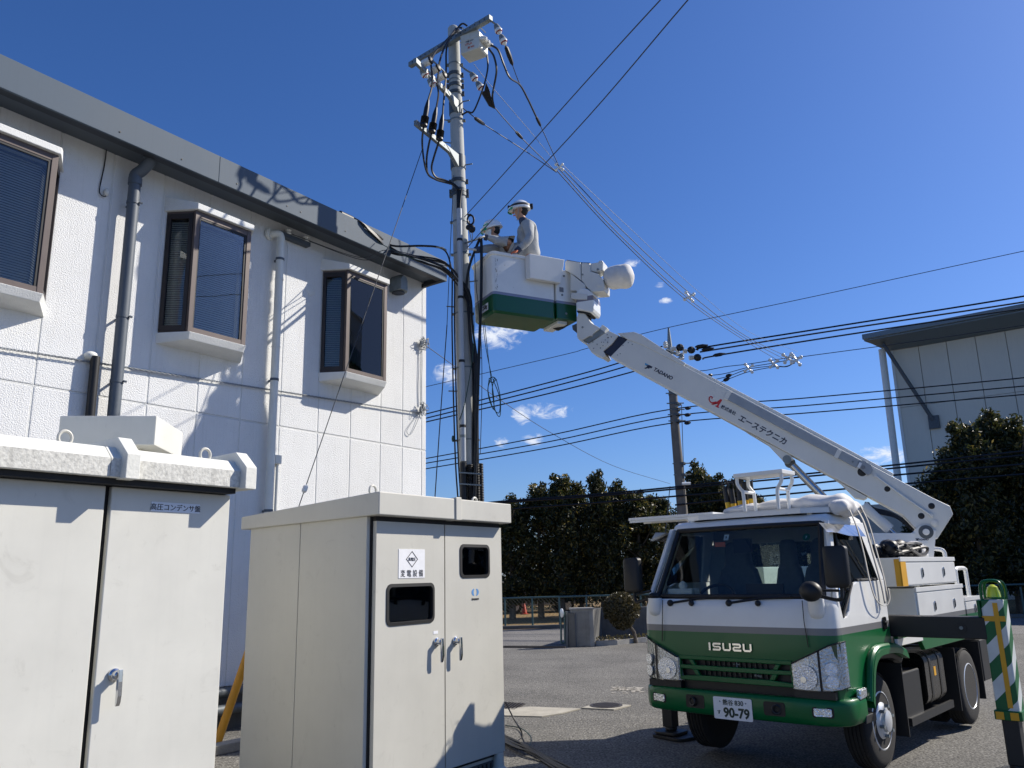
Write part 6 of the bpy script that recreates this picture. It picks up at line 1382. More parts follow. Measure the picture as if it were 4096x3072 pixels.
for i in range(3):
    m.tube(catmull([onpl(3460 + i * 6, 2010, P0 - nB * .1, nB), onpl(3500, 2035 + i * 6, P0 - nB * .12, nB), onpl(3560 + i * 8, 2050 + i * 8, P0 - nB * .12, nB), onpl(3620, 2085 + i * 5, P0 - nB * .1, nB), onpl(3655, 2130, P0 - nB * .05, nB)], 5), .014, 6)
m.build('hydraulic_hoses', 'black', TRK, smooth=True)
# ================================================================== bucket
BKF = Fr((-.222, 10.2, 4.9915), R(62.3)); BW, BD, BH = .964, .612, .862
def wring(x0, x1, y0, y1, z, r=.05): return [(x, y, z) for x, y in rrect(x0, x1, y0, y1, r, 4)]
m = MB(BKF)
m.loft([wring(.03, BW - .03, .03, BD - .03, .0, .03), wring(0, BW, 0, BD, .03, .05), wring(-.01, BW, -.01, BD + .01, BH - .05, .05), wring(-.03, BW + .005, -.03, BD + .03, BH - .045, .06), wring(-.035, BW + .005, -.035, BD + .035, BH - .01, .06), wring(-.02, BW, -.02, BD + .02, BH, .06), wring(.035, BW - .035, .035, BD - .035, BH - .005, .05), wring(.04, BW - .04, .04, BD - .04, .05, .05)])
bpy.context.view_layer.update()
MATS['bucketpaint'] = banded('bucketpaint', [(5.25, rgb(6, 78, 42)), (5.288, rgb(126, 132, 156))], rgb(226, 228, 226), rough=.34, coat=.35, var=.08)
BK = m.build('bucket', 'bucketpaint', TRK, smooth=True, ang=40)
MX = BKF.l(onpl(2304, 1200, BKF.w((0, 0, 0)), BKF.y)).x; m = MB(BKF); m.box(BW + .008, MX, -.012, .50, .03, BH - .10); MP = m.build('mount_cover', 'bucketpaint', TRK, bev=.012, seg=3)
m = MB(BKF); m.box(BW + .05, BW + .20, .05, .45, -.02, .03); m.build('mount_foot', 'boomwhite', MP, bev=.006)
q = rrect(BW + .045, BW + .135, .415, .505, .012); m = MB(BKF); m.prism([(x, -.0125, z) for x, z in q], (0, -.004, 0)); m.build('slot_frame', 'truckwhite', MP); m = MB(BKF); m.prism([(x, -.0166, z) for x, z in rrect(BW + .056, BW + .124, .425, .495, .008)], (0, -.001, 0)); m.build('slot_recess', 'greydecal', MP)
for x, z in ((BW + .14, .67), (BW + .10, .385), (BW + .155, .12)): MB(BKF).lathe([(.016, 0), (.016, .006), (.008, .01)], (x, -.012, z), (0, -1, 0), 14).build('bolt', 'galv', MP, smooth=True)
# tool pocket on the near side
x0, x1 = (BKF.l(onpl(u, 1060, BKF.w((0, -.02, 0)), BKF.y)).x for u in (2101, 2240))
m = MB(BKF); m.hexa([(x0 + .0, -.016, .525), (x1 - .03, -.016, .525), (x1 - .03, -.016, .86), (x0, -.016, .86), (x0 + .02, -.11, .515), (x1 - .05, -.11, .515), (x1, -.15, .855), (x0 + .0, -.15, .855)])
m.build('tool_pocket', 'truckwhite', BK, bev=.01, seg=3)
lb = [BKF.w((-.011, y, z)) for y, z in ((.16, .07), (.36, .06), (.36, .17), (.16, .18))]
LBO = MB(BKF).box(-.0125, -.0095, .14, .37, .075, .175).build('load_label', 'sticker', BK)
text('250kg', .085, BKF.w((-.0145, .235, .125)), -BKF.y, Vector((0, 0, 1)), 'ink', 'lettering', LBO, bold=.0012, wide=.72)
for z in (.145, .105): MB(BKF).box(-.0135, -.0126, .33, .36, z - .012, z + .012).build('label_mark', 'ink', LBO)
# scuffs on the near corner
rs = random.Random(9); m = MB(BKF)
for i in range(26):
    z = rs.uniform(.3, .78); x = rs.gauss(.045, .012) if rs.random() < .8 else rs.uniform(.05, .3); m.box(x, x + rs.uniform(.002, .006), -.0135, -.0105, z, z + rs.uniform(.005, .035))
m.build('scuffs', 'greydecal', BK)
# ================================================================== the two workers in the bucket
def skin_mesh(fr, J, E, root, name, mt, parent, sub=2):
    """continuous limb surface grown over a joint graph (skin + subdivision, applied)"""
    bm = bmesh.new(); lay = bm.verts.layers.skin.verify(); vs = {}
    for k, (p, r) in J.items():
        v = bm.verts.new(fr.w(p)); rr = (r, r) if isinstance(r, (int, float)) else r
        v[lay].radius = rr; v[lay].use_root = (k == root); vs[k] = v
    for a, b in E: bm.edges.new((vs[a], vs[b]))
    me = bpy.data.meshes.new('tmp'); bm.to_mesh(me); bm.free()
    ob = bpy.data.objects.new('tmp', me); COL.objects.link(ob)
    ob.modifiers.new('s', 'SKIN').use_smooth_shade = True
    s = ob.modifiers.new('d', 'SUBSURF'); s.levels = sub; s.render_levels = sub
    bpy.context.view_layer.update()
    ev = bpy.data.meshes.new_from_object(ob.evaluated_get(bpy.context.evaluated_depsgraph_get()))
    mb = MB(); mb.v = [v.co.copy() for v in ev.vertices]; mb.f = [list(p.vertices) for p in ev.polygons]
    bpy.data.objects.remove(ob); bpy.data.meshes.remove(me); bpy.data.meshes.remove(ev)
    return mb
def hand(mb, c, d, n, s=1.0, curl=.5):
    """palm + five bent fingers; c wrist, d pointing direction, n back-of-hand normal"""
    c, d, n = Vector(c), Vector(d).normalized(), Vector(n).normalized(); n = (n - d * n.dot(d)).normalized(); w = d.cross(n)
    rings = []
    for t_, hw_, th in ((0, .028, .02), (.03, .036, .018), (.07, .042, .016), (.09, .04, .013)):
        o = c + d * t_ * s; rings.append([o + w * hw_ * s * math.cos(k) + n * th * s * math.sin(k) for k in [i * math.pi / 5 for i in range(10)]])
    mb.loft(rings)
    for i, (x, l) in enumerate(((-.03, .068), (-.010, .078), (.011, .073), (.030, .058))):
        b = c + d * .085 * s + w * x * s; p = [b]
        dd = d.copy()
        for k in range(3):
            dd = (dd - n * curl * (.35 + .15 * k)).normalized(); p.append(p[-1] + dd * l * s * (.42, .33, .25)[k])
        mb.tube(p, [.0095 * s, .009 * s, .008 * s, .006 * s], 7)
    b = c + d * .03 * s - w * .032 * s; mb.tube([b, b + (d * .5 - w * .8) * .035 * s, b + (d * .85 - w * .8 - n * .2) * .06 * s, b + (d * 1.2 - w * .75 - n * .4) * .072 * s], [.012 * s, .011 * s, .009 * s, .007 * s], 7)
def helmet(fr, c, tilt, P, visor=True, band=False):
    rot = Matrix.Rotation(tilt, 3, 'Y')     # pitch forward about the worker's left axis
    def q(p): return Vector(c) + rot @ Vector(p)
    m = MB(fr); rings = []
    for j in range(9):
        ph = j / 8 * math.pi / 2; rings.append([q((.140 * math.cos(ph) * math.cos(k) - .005, .112 * math.cos(ph) * math.sin(k), .125 * math.sin(ph))) for k in [i * math.pi / 12 for i in range(24)]])
    m.loft(rings); h = m.build('helmet', 'helmet', P, smooth=True)
    m = MB(fr); m.loft([[q((.150 * math.cos(k) + (.028 if math.cos(k) > 0 else 0) * math.cos(k) - .003, .121 * math.sin(k), z)) for k in [i * math.pi / 12 for i in range(24)]] for z in (-.022, .006)] + [[q((.138 * math.cos(k) - .005, .11 * math.sin(k), .016)) for k in [i * math.pi / 12 for i in range(24)]]]); m.build('brim', 'helmet', h, smooth=True)
    if visor:
        m = MB(fr); m.loft([[q((.168 * math.cos(k), .126 * math.sin(k), -.002)), q((.185 * math.cos(k), .128 * math.sin(k), -.045))] for k in [R(a) for a in range(-50, 51, 10)]], close=False); m.build('visor', 'visor', h, smooth=True)
    for sg in (-1, 1):   # printed green bars
        m = MB(fr); m.loft([[q((.144 * math.cos(k) * .985, sg * .116 * math.sin(k), z)) for z in (.030, .044)] for k in [R(a) for a in range(20, 61, 8)]], close=False); m.build('stripe', 'visor', h)
    if band:
        m = MB(fr); m.loft([[q((.149 * math.cos(k) - .004, .120 * math.sin(k), z)) for k in [i * math.pi / 12 for i in range(24)]] for z in (.012, .042)], cap=False); m.build('strap_band', 'helmetband', h, smooth=True)
        m = MB(fr); m.box(0, .03, -.03, .03, -.02, .02); m.v = [fr.w(q(Vector(fr.l(v)) + Vector((.145, 0, .03)))) for v in m.v]; m.build('headlamp', 'black', h, bev=.005)
        m = MB(fr); m.box(-.04, 0, -.04, .04, -.03, .03); m.v = [fr.w(q(Vector(fr.l(v)) + Vector((-.145, 0, .02)))) for v in m.v]; m.build('battery_pack', 'black', h, bev=.006)
    return q
def face(fr, c, P, mask=False):
    c = Vector(c)
    for sg in (-1, 1):
        MB(fr).ell(c + Vector((.088, sg * .034, .012)), (.01, .014, .008), 8, 6).build('eye', 'hair', P)
        MB(fr).ell(c + Vector((.088, sg * .034, .032)), (.012, .02, .005), 8, 5).build('eyebrow', 'hair', P)
    MB(fr).ell(c + Vector((.085, 0, -.052)), (.014, .026, .007), 8, 5).build('mouth', 'gloveorange', P)
    if mask: 
        m = MB(fr); m.loft([[c + Vector((.10 * math.cos(k) + .006, .085 * math.sin(k), z)) for z in (-.095, -.05, -.005)] for k in [R(a) for a in range(-75, 76, 15)]], close=False); m.build('face_mask', 'mask', P, smooth=True)
def person(fr, label, J, hands, headc, tilt, band, mask):
    P = thing('person', label, 'person', fr)
    legs = {'pelvis': (J['pelvis'], .10), 'spine': (J['waist'], .085), 'chest': (J['chest'], .09), 'neckb': (J['neck'], .056)}
    h = Vector(headc)
    body = dict(legs); up_ = (h - Vector(J['neck'])).normalized()
    body['neck2'] = (tuple(Vector(J['neck']) + up_ * .06), .052)
    body['jaw'] = (tuple(h + Vector((.018, 0, -.062))), (.068, .066)); body['head'] = (tuple(h + Vector((0, 0, .01))), (.094, .082)); body['crown'] = (tuple(h + Vector((-.006, 0, .085))), (.075, .07))
    E = [('pelvis', 'spine'), ('spine', 'chest'), ('chest', 'neckb'), ('neckb', 'neck2'), ('neck2', 'jaw'), ('jaw', 'head'), ('head', 'crown')]
    for s_, sg in (('L', 1), ('R', -1)):
        for k, r in (('hip', .085), ('knee', .06), ('ankle', .04), ('toe', .035)):
            p = {'hip': (J['pelvis'][0], sg * .09, J['pelvis'][2] - .06), 'knee': (.05, sg * .10, .47), 'ankle': (-.02, sg * .10, .08), 'toe': (.15, sg * .11, .045)}[k]; body[k + s_] = (p, r)
        E += [('pelvis', 'hip' + s_), ('hip' + s_, 'knee' + s_), ('knee' + s_, 'ankle' + s_), ('ankle' + s_, 'toe' + s_)]
        body['sh' + s_] = (J['sh' + s_], .045); body['el' + s_] = (J['el' + s_], .036); body['wr' + s_] = (J['wr' + s_], .03)
        E += [('chest', 'sh' + s_), ('sh' + s_, 'el' + s_), ('el' + s_, 'wr' + s_)]
    mb = skin_mesh(fr, body, E, 'pelvis', 'body', 'skin', P)
    nb = MB(fr); nb.ell(h + Vector((.098, 0, -.012)), (.02, .014, .02), 10, 6)
    for sg in (-1, 1): nb.ell(h + Vector((-.008, sg * .083, 0)), (.02, .010, .032), 10, 6)
    k = len(mb.v); mb.v += nb.v; mb.f += [[i + k for i in f] for f in nb.f]
    mb.build('body', 'skin', P, smooth=True, ang=80)
    # jacket and trousers as clothes over the body
    jk = {'hem': (tuple(Vector(J['pelvis']) + Vector((0, 0, .0))), (.168, .175)), 'waist': (J['waist'], (.152, .168)), 'chest': (J['chest'], (.160, .172)), 'yoke': (tuple(Vector(J['chest']).lerp(Vector(J['neck']), .55)), (.105, .12)), 'collar': (tuple(Vector(J['chest']).lerp(Vector(J['neck']), .98)), .07)}
    JE = [('hem', 'waist'), ('waist', 'chest'), ('chest', 'yoke'), ('yoke', 'collar')]
    for s_ in 'LR':
        a, b, c = Vector(J['sh' + s_]), Vector(J['el' + s_]), Vector(J['wr' + s_])
        jk['sh' + s_] = (tuple(a), .088); jk['up' + s_] = (tuple(a.lerp(b, .55)), .072); jk['el' + s_] = (tuple(b), .066); jk['fo' + s_] = (tuple(b.lerp(c, .55)), .058); jk['cf' + s_] = (tuple(b.lerp(c, .93)), .044)
        JE += [('yoke', 'sh' + s_), ('sh' + s_, 'up' + s_), ('up' + s_, 'el' + s_), ('el' + s_, 'fo' + s_), ('fo' + s_, 'cf' + s_)]
    mb = skin_mesh(fr, jk, JE, 'hem', 'jacket', 'workwear', P, 3)
    rn = random.Random(len(label)); ph = [(Vector((rn.uniform(-1, 1), rn.uniform(-1, 1), rn.uniform(-.5, .5))).normalized() * rn.uniform(25, 60), rn.uniform(0, 6)) for _ in range(7)]
    mb.v = [v + Vector((1, .8, .6)) * .0036 * sum(math.sin(k_.dot(v) + p_) for k_, p_ in ph) for v in mb.v]    # cloth folds
    jo = mb.build('jacket', 'workwear', P, smooth=True, ang=80)
    m = MB(fr); nk = Vector(J['neck']); m.loft([[nk + up_ * t_ + Vector((math.cos(k) * r, math.sin(k) * r, 0)) for k in [i * math.pi / 8 for i in range(16)]] for t_, r in ((-.03, .082), (.02, .074), (.055, .066))], cap=False); m.build('collar', 'workdark', jo, smooth=True)
    tr_ = {'w': (tuple(Vector(J['pelvis']) + Vector((0, 0, .04))), (.15, .16))}; TE = []
    for s_, sg in (('L', 1), ('R', -1)):
        tr_['h' + s_] = ((J['pelvis'][0], sg * .09, J['pelvis'][2] - .08), .105); tr_['k' + s_] = ((.05, sg * .10, .47), .082); tr_['a' + s_] = ((-.02, sg * .10, .12), .07)
        TE += [('w', 'h' + s_), ('h' + s_, 'k' + s_), ('k' + s_, 'a' + s_)]
    skin_mesh(fr, tr_, TE, 'w', 'trousers', 'workwear', P).build('trousers', 'workwear', P, smooth=True, ang=80)
    for s_ in 'LR':
        d, n, mt = hands[s_]; m = MB(fr); w = Vector(J['wr' + s_]); hand(m, w - Vector(d).normalized() * .01, d, n, 1.0, .55); m.build('glove', mt, P, smooth=True, ang=70)
        b = Vector(J['el' + s_]); MB(fr).tube([w.lerp(b, .18), w.lerp(b, -.05)], .047, 12).build('cuff', 'workdark', P, smooth=True)
    MB(fr).ell(h + Vector((-.03, 0, .02)), (.088, .088, .09), 14, 8).build('hair', 'hair', P, smooth=True)
    face(fr, headc, P, mask)
    q = helmet(fr, tuple(h + Vector((-.002, 0, .052))), tilt, P, True, band)
    for sg in (-1, 1): MB(fr).tube([q((.02, sg * .11, -.01)), h + Vector((.03, sg * .086, -.06)), h + Vector((.045, sg * .02, -.125))], .005, 5).build('chin_strap', 'strap', P)
    return P
FLR = BKF.o.z + .052
hA = at(2080, 848, 10.66); FA = Fr((hA.x + .07, 10.66, FLR), R(-92)); ha = FA.l(hA)
wL = FA.l(BKF.w((BKF.l(onpl(2055, 990, BKF.w((0, 0, 0)), BKF.y)).x, .0, BH + .03)))
person(FA, 'standing worker in grey jacket and white helmet with head lamp, hand on the bucket rim', {
    'pelvis': (-.05, 0, .84), 'waist': (-.04, 0, 1.02), 'chest': (-.02, 0, ha.z - .36), 'neck': (.01, 0, ha.z - .16),
    'shL': (-.03, .165, ha.z - .27), 'shR': (-.03, -.165, ha.z - .27), 'elL': (-.04, .27, ha.z - .53), 'elR': (-.06, -.27, ha.z - .54), 'wrL': (wL.x - .05, wL.y - .02, wL.z + .035), 'wrR': (.10, -.22, .78)},
    {'L': ((.7, .35, -.35), (.2, .2, .95), 'gloveorange'), 'R': ((.8, .1, -.3), (.2, 0, .9), 'black')}, tuple(ha), R(4), True, False)
hB = at(1968, 925, 10.58); FB = Fr((hB.x + .30, 10.66, FLR), R(-104)); hb = FB.l(hB)
w1 = FB.l(at(1940, 948, 10.36)); w2 = FB.l(at(1905, 1000, 10.36))
person(FB, 'stooping worker in grey jacket, white helmet and face mask, hands on the cables', {
    'pelvis': (-.10, 0, .80), 'waist': (-.02, 0, .98), 'chest': (.08, 0, hb.z - .28), 'neck': (hb.x - .09, hb.y, hb.z - .13),
    'shL': (.10, .15, hb.z - .20), 'shR': (.13, -.15, hb.z - .22), 'elL': ((w1.x + .10) / 2 - .02, w1.y * .5 + .12, w1.z - .05), 'elR': (w2.x * .55, w2.y * .3 - .02, 1.0), 'wrL': tuple(w1), 'wrR': tuple(w2)},
    {'L': ((1, .1, -.2), (.1, .2, .95), 'glove'), 'R': ((1, .1, .1), (.1, .3, .9), 'glove')}, tuple(hb), R(16), False, True)
# ================================================================== street side
# warehouse
wf0 = at(3566, 1405, 38.0); WF = Fr((wf0.x, wf0.y, 0), R(129))
WH = thing('warehouse', 'tall grey metal-clad warehouse with overhanging roof at the right', 'warehouse', WF)
hz = wf0.z
for i in range(26):
    for z0, z1 in ((0, hz * .42), (hz * .42 + .02, hz * .76), (hz * .76 + .02, hz + 2.2)):
        zt = min(z1, hz)
        MB(WF).box(i * 1.2 + .015, i * 1.2 + 1.185, 0, .1, z0, zt).build('wall_panel', 'warewall', WH)
MB(WF).box(.0, 31, .1, 16, 0, hz).build('wall_core', 'warewall', WH)
MB(WF).prism([(-.85, -1.6, hz + .42), (31, -1.6, hz + .42), (31, 16, hz + 1.6), (-.85, 16, hz + 1.6)], (0, 0, .26)).build('roof', 'wareroof', WH, bev=.03)
MB(WF).prism([(-.8, -1.5, hz + .35), (0.0, -.05, hz + .02), (31, -.05, hz + .02), (31, -1.5, hz + .35)], (0, 0, .06)).build('soffit', 'wareroof', WH)
MB(WF).tube([(-.35, -.3, hz + .1), (-.45, -.25, 0)], .16, 12).build('downpipe', 'pipewhite', WH, smooth=True)
MB(WF).box(-.06, .06, -.06, .12, 0, hz).build('corner_trim', 'trimwhite', WH)
MB(WF).tube([(-.1, -1.0, hz + .2), (1.4, -.1, hz - 3.6)], .09, 8).build('brace', 'galvdark', WH); MB(WF).box(1.2, 1.65, -.14, -.005, hz - 4.0, hz - 3.4).build('brace_plate', 'galvdark', WH)
a0, a1 = at(3180, 2040, 33), at(3760, 2000, 33)
MB().prism([(a0.x, 33, 0), (a1.x, 33, 0), (a1.x, 33.2, a1.z), (a0.x, 33.2, a0.z)][:2] + [(a1.x, 33, a1.z), (a0.x, 33, a0.z)], (0, 6, 0)).build('storage_shed', 'warewall', label='low grey storage shed seen under the boom', cat='shed')
# street pole
SPF = Fr((at(2700, 1700, 27).x, 27, 0), 0); sx0 = SPF.o.x
SP = thing('street_pole', 'darker concrete street pole behind the boom, carrying many wires', 'utility pole', SPF)
MB().tube([(sx0 + .10, 27, 0), (sx0, 27, 6.4), (at(2686, 1480, 27).x, 27, at(2686, 1480, 27).z)], [.20, .15, .135], 20).build('shaft', 'poleold', SP, smooth=True)
t0, t1 = at(2685, 1480, 27), at(2674, 1310, 27)
MB().tube([t0, t0.lerp(t1, .6), t1], [.12, .085, .03], 10).build('steel_top', 'galv', SP, smooth=True)
for v in (1560, 1580, 1620, 1645, 1665, 1690, 1860, 1905):
    p = at(2692 + (v - 1560) * .1, v, 27); MB().tube([p, p + Vector((0, 0, .08))], .17, 14).build('clamp_band', 'galvdark', SP)
    MB().tube([p + Vector((-.28, -.1, .04)), p + Vector((.3, -.1, .04))], .02, 6).build('step_bolt', 'galv', SP)
MB().tube([at(2665, 1400, 26.9), at(2730, 1425, 26.6)], .05, 6).build('crossarm', 'galv', SP)
MB().tube([at(2700, 1627, 26.8), at(2726, 1617, 26.7)], .03, 6).build('bracket_arm', 'galv', SP)
MB().tube([at(2728, 1935, 26.6), at(2762, 1934, 26.6)], .05, 6).build('lamp_arm', 'porcelain', SP)
ins = [((2682, 1397), (2703, 1394)), ((2731, 1406), (2748, 1404)), ((2755, 1432), (2775, 1430))]
for (a, b) in ins:
    p, q = at(*a, 26.6), at(*b, 26.6); l = (q - p).length; prof = []
    for k in range(5): prof += [(.05, l * k / 5), (.09, l * (k + .5) / 5)]
    MB().lathe(prof + [(.05, l)], p, q - p, 12).build('strain_insulator', 'porcelain', SP, smooth=True)
for u, v in ((2662, 1378), (2711, 1410), (2727, 1425)):
    p = at(u, v, 26.7); MB().lathe([(.06, -.12), (.09, -.08), (.06, -.04), (.09, 0), (.06, .04), (.08, .06), (.03, .12)], p, (0, 0, 1), 12).build('pin_insulator', 'porcelain', SP, smooth=True)
for u, v in ((2720, 1390), (2765, 1400), (2790, 1430)):
    p = at(u, v, 26.6); MB().ell(p, (.14, .1, .13), 8, 6).build('rubber_cover', 'black', SP)
# street wires
def wires(lines, r, mt, grp, lab, nm='street_wire'):
    for i, ln in enumerate(lines):
        MB().tube(catmull([at(u, v, y) for u, v, y in ln], 6), r, 5).build(nm, mt, label=lab[i], cat='wire', group=grp)
wires([[(2790, 1400, 26.6), (2830, 1387, 26.6), (3300, 1312, 25.5), (3900, 1217, 24), (4300, 1150, 23)], [(2800, 1408, 26.6), (2850, 1400, 26.6), (3300, 1328, 25.5), (3900, 1238, 24), (4300, 1176, 23)], [(2810, 1436, 26.6), (2861, 1423, 26.6), (3300, 1352, 25.5), (3900, 1262, 24), (4300, 1205, 23)]],
      .028, 'cableblack', 'high-voltage lines right of the street pole', ['topmost thick line running right from the street pole', 'second thick line running right from the street pole', 'third thick line running right from the street pole'])
wires([[(1300, 1758, 32), (1704, 1656, 30), (2200, 1529, 28), (2469, 1454, 27), (2650, 1385, 26.8)], [(1300, 1772, 32), (1704, 1673, 30), (2200, 1549, 28), (2490, 1470, 27), (2690, 1402, 26.8)], [(1300, 1784, 32), (1704, 1688, 30), (2200, 1573, 28), (2520, 1490, 27), (2730, 1428, 26.8)]],
      .024, 'cableblack', 'high-voltage lines left of the street pole', ['topmost thick line passing behind the near pole', 'middle thick line passing behind the near pole', 'lowest thick line passing behind the near pole'])
wires([[(1300, 1905, 32), (1704, 1834, 30), (2200, 1741, 28.5), (2690, 1636, 26.9), (3200, 1594, 26), (3900, 1530, 25), (4300, 1490, 24)], [(1300, 1922, 32), (1704, 1853, 30), (2200, 1766, 28.5), (2690, 1664, 26.9), (3200, 1624, 26), (3900, 1562, 25), (4300, 1526, 24)], [(1300, 1942, 32), (1704, 1875, 30), (2200, 1790, 28.5), (2690, 1692, 26.9), (3200, 1654, 26), (3900, 1595, 25), (4300, 1560, 24)]],
      .020, 'cableblack', 'middle street wires', ['upper of the three middle street wires', 'centre one of the three middle street wires', 'lower of the three middle street wires'])
wires([[(1700, 2045, 28), (1976, 2008, 27.5), (2380, 1978, 27), (2700, 1948, 26.8), (3050, 1912, 26.5), (3500, 1868, 26), (4300, 1782, 25)], [(1700, 2052, 28), (1976, 2014, 27.5), (2380, 1985, 27), (2700, 1956, 26.8), (3050, 1922, 26.5), (3500, 1880, 26), (4300, 1800, 25)], [(1700, 2080, 28), (2046, 2037, 27.5), (2380, 2012, 27), (2700, 1985, 26.8), (3050, 1955, 26.5), (3560, 1902, 26), (4300, 1840, 25)], [(2700, 2020, 26.8), (3050, 1985, 26.5), (3560, 1940, 26), (4300, 1880, 25)]],
      .030, 'cableblack', 'low telephone cables', ['topmost of the low telephone cables along the street', 'second of the low telephone cables along the street', 'third of the low telephone cables along the street', 'lowest telephone cable right of the street pole'])
wires([[(1300, 1640, 31), (2200, 1432, 28.5), (2350, 1393, 28), (2674, 1310, 27), (3250, 1187, 26), (3800, 1068, 25), (4300, 960, 24)]], .012, 'wire', None, ['thin messenger wire over the very top of the street pole'])
wires([[(2735, 1480, 26.7), (2810, 1483, 26.6), (2900, 1467, 26.6), (2995, 1456, 26.6), (3095, 1440, 26.6), (3150, 1432, 26.6), (3185, 1430, 26.6), (3260, 1420, 26.4), (3700, 1360, 25.5), (4300, 1270, 24)], [(2840, 1502, 26.7), (2900, 1494, 26.6), (2995, 1469, 26.6), (3095, 1452, 26.6), (3150, 1440, 26.6), (3185, 1430, 26.6)], [(2865, 1517, 26.7), (2920, 1503, 26.6), (2995, 1476, 26.6), (3095, 1464, 26.6), (3140, 1466, 26.6), (3180, 1452, 26.6)], [(2885, 1528, 26.7), (2925, 1512, 26.6), (2995, 1487, 26.6), (3095, 1468, 26.6), (3150, 1466, 26.6), (3190, 1440, 26.6)]],
      .013, 'wire', 'tap wires between the spacers', ['topmost tap wire running on past the spacers to the right', 'second tap wire between the small spacers', 'third tap wire between the small spacers', 'lowest tap wire between the small spacers'])
spacer(3152, 1433, 26.6, 'white spacer just above the right end of the tap wires', 2.3, 30); spacer(3185, 1440, 26.5, 'rightmost white spacer on the tap wires', 2.3, 10); spacer(3095, 1455, 26.6, 'white spacer in the middle of the tap wires', 2.1, 20); spacer(2995, 1473, 26.6, 'leftmost small white spacer on the tap wires', 2.0, 15)
for i, (u, v, u2, v2, y) in enumerate(((2780, 1388, 2832, 1380, 26.6), (2806, 1400, 2856, 1392, 26.6), (2851, 1423, 2902, 1414, 26.6), (2903, 1506, 2928, 1498, 26.6), (2893, 1523, 2920, 1512, 26.6), (2833, 1504, 2850, 1499, 26.7), (2740, 1634, 2764, 1631, 26.7), (2738, 1661, 2764, 1658, 26.7), (2737, 1693, 2763, 1690, 26.7))):
    a, b = at(u, v, y), at(u2, v2, y); l = (b - a).length; lab = ('on the topmost thick line', 'on the second thick line', 'on the third thick line', 'on the third tap wire', 'on the lowest tap wire', 'on the second tap wire', 'on the upper middle street wire', 'on the centre middle street wire', 'on the lower middle street wire')[i]
    MB().lathe([(.02, 0), (.06, l * .2), (.065, l * .6), (.02, l)], a, b - a, 8).build('line_sleeve', 'black', smooth=True, label='black sleeve ' + lab + ' beside the street pole', cat='sleeve', group='black sleeves beside the street pole')
MB().tube([at(2726, 1618, 26.7), at(2735, 1900, 26.7), at(2745, 2100, 26.7)], .012, 5).build('stay_wire', 'wire', label='thin stay wire hanging beside the street pole', cat='wire')
MB().tube([at(2680, 1945, 26.7), at(2655, 2200, 26.2), at(2640, 2400, 25.8)], .014, 5).build('stay_wire', 'wire', label='thin stay wire slanting down left of the street pole', cat='wire')

# fence along the street, with its posts
FZ = 25.6
FN = thing('street_fence', 'pale green mesh fence along the far side of the street', 'fence', Fr((0, FZ, 0), 0))
ftop = .90
i = 0
x = -1.2
while x < 22:
    MB().tube([(x, FZ, -.02), (x, FZ, ftop)], .03, 8).build('post', 'fencegreen', FN, smooth=True); x += .83
MB().tube([(-3, FZ, ftop), (24, FZ, ftop + .10)], .028, 8).build('top_rail', 'fencegreen', FN, smooth=True)
MB().tube([(-3, FZ, .03), (24, FZ, .03)], .016, 6).build('bottom_rail', 'fencegreen', FN, smooth=True)
m = MB(); k = -2.8
while k < 23.5:
    m.tube([(k, FZ + .01, .03), (k + .87, FZ + .01, ftop)], .0022, 3, False); m.tube([(k + .87, FZ + .012, .03), (k, FZ + .012, ftop)], .0022, 3, False); k += .11
m.build('mesh', 'fencewire', FN, kind='stuff', clean=False)
MB().box(-8, 24, FZ - .15, FZ + .12, 0, .10).build('kerb', 'concretedark', kind='structure', bev=.01)
# ribbed gate wall, gate, concrete wall, kerb, clipped tree
g0, g1, g2 = atz(2289, 2588, 0), atz(2361, 2586, 0), atz(2381, 2582, 0)
GWF = Fr(g0, math.atan2((g1 - g0).x, (g1 - g0).y)); gl_ = (g1 - g0).length
GW = thing('gate_wall', 'low ribbed concrete gate wall left of the clipped tree', 'wall', GWF)
MB(GWF).box(0, gl_ + .10, 0, .22, 0, .80).build('core', 'concrete', GW, bev=.01)
m = MB(GWF)
for i in range(16): m.box(.02 + i * gl_ / 16, .02 + (i + .55) * gl_ / 16, -.018, .001, .02, .76)
m.build('ribs', 'concrete', GW)
MB(GWF).box(-.02, gl_ + .12, -.03, .24, .80, .84).build('coping', 'concrete', GW, bev=.008)
GT = thing('sliding_gate', 'narrow steel gate leaf folded beside the ribbed gate wall', 'gate', Fr(atz(2262, 2580, 0), 0))
gy = atz(2262, 2588, 0).y
MB().tube([at(2271, 2592, gy), at(2271, 2444, gy)], .05, 8).build('post', 'galvdark', GT)
m = MB()
for a, b in (((2243, 2450), (2245, 2574)), ((2258, 2448), (2260, 2570)), ((2285, 2448), (2288, 2572)), ((2243, 2460), (2286, 2460)), ((2245, 2572), (2288, 2572))): m.tube([at(*a, gy + .05), at(*b, gy + .05)], .022, 6)
m.build('leaf_frame', 'fencegreen', GT)
MB().lathe([(.10, 0), (.10, .02), (.06, .035)], at(2249, 2452, gy - .02), (-1, -.3, 0), 18).build('round_plate', 'porcelain', GT, smooth=True)
cwl = [at(2298, 2440, 18.9), at(2403, 2433, 21.2), at(2640, 2432, 21.2), at(3000, 2432, 21.2)]
for i, (p, q) in enumerate(zip(cwl[:-2], cwl[1:-1])):
    pass
CW = thing('concrete_wall', 'stained low concrete wall behind the clipped tree', 'wall', Fr((cwl[1].x, cwl[1].y, 0), 0))
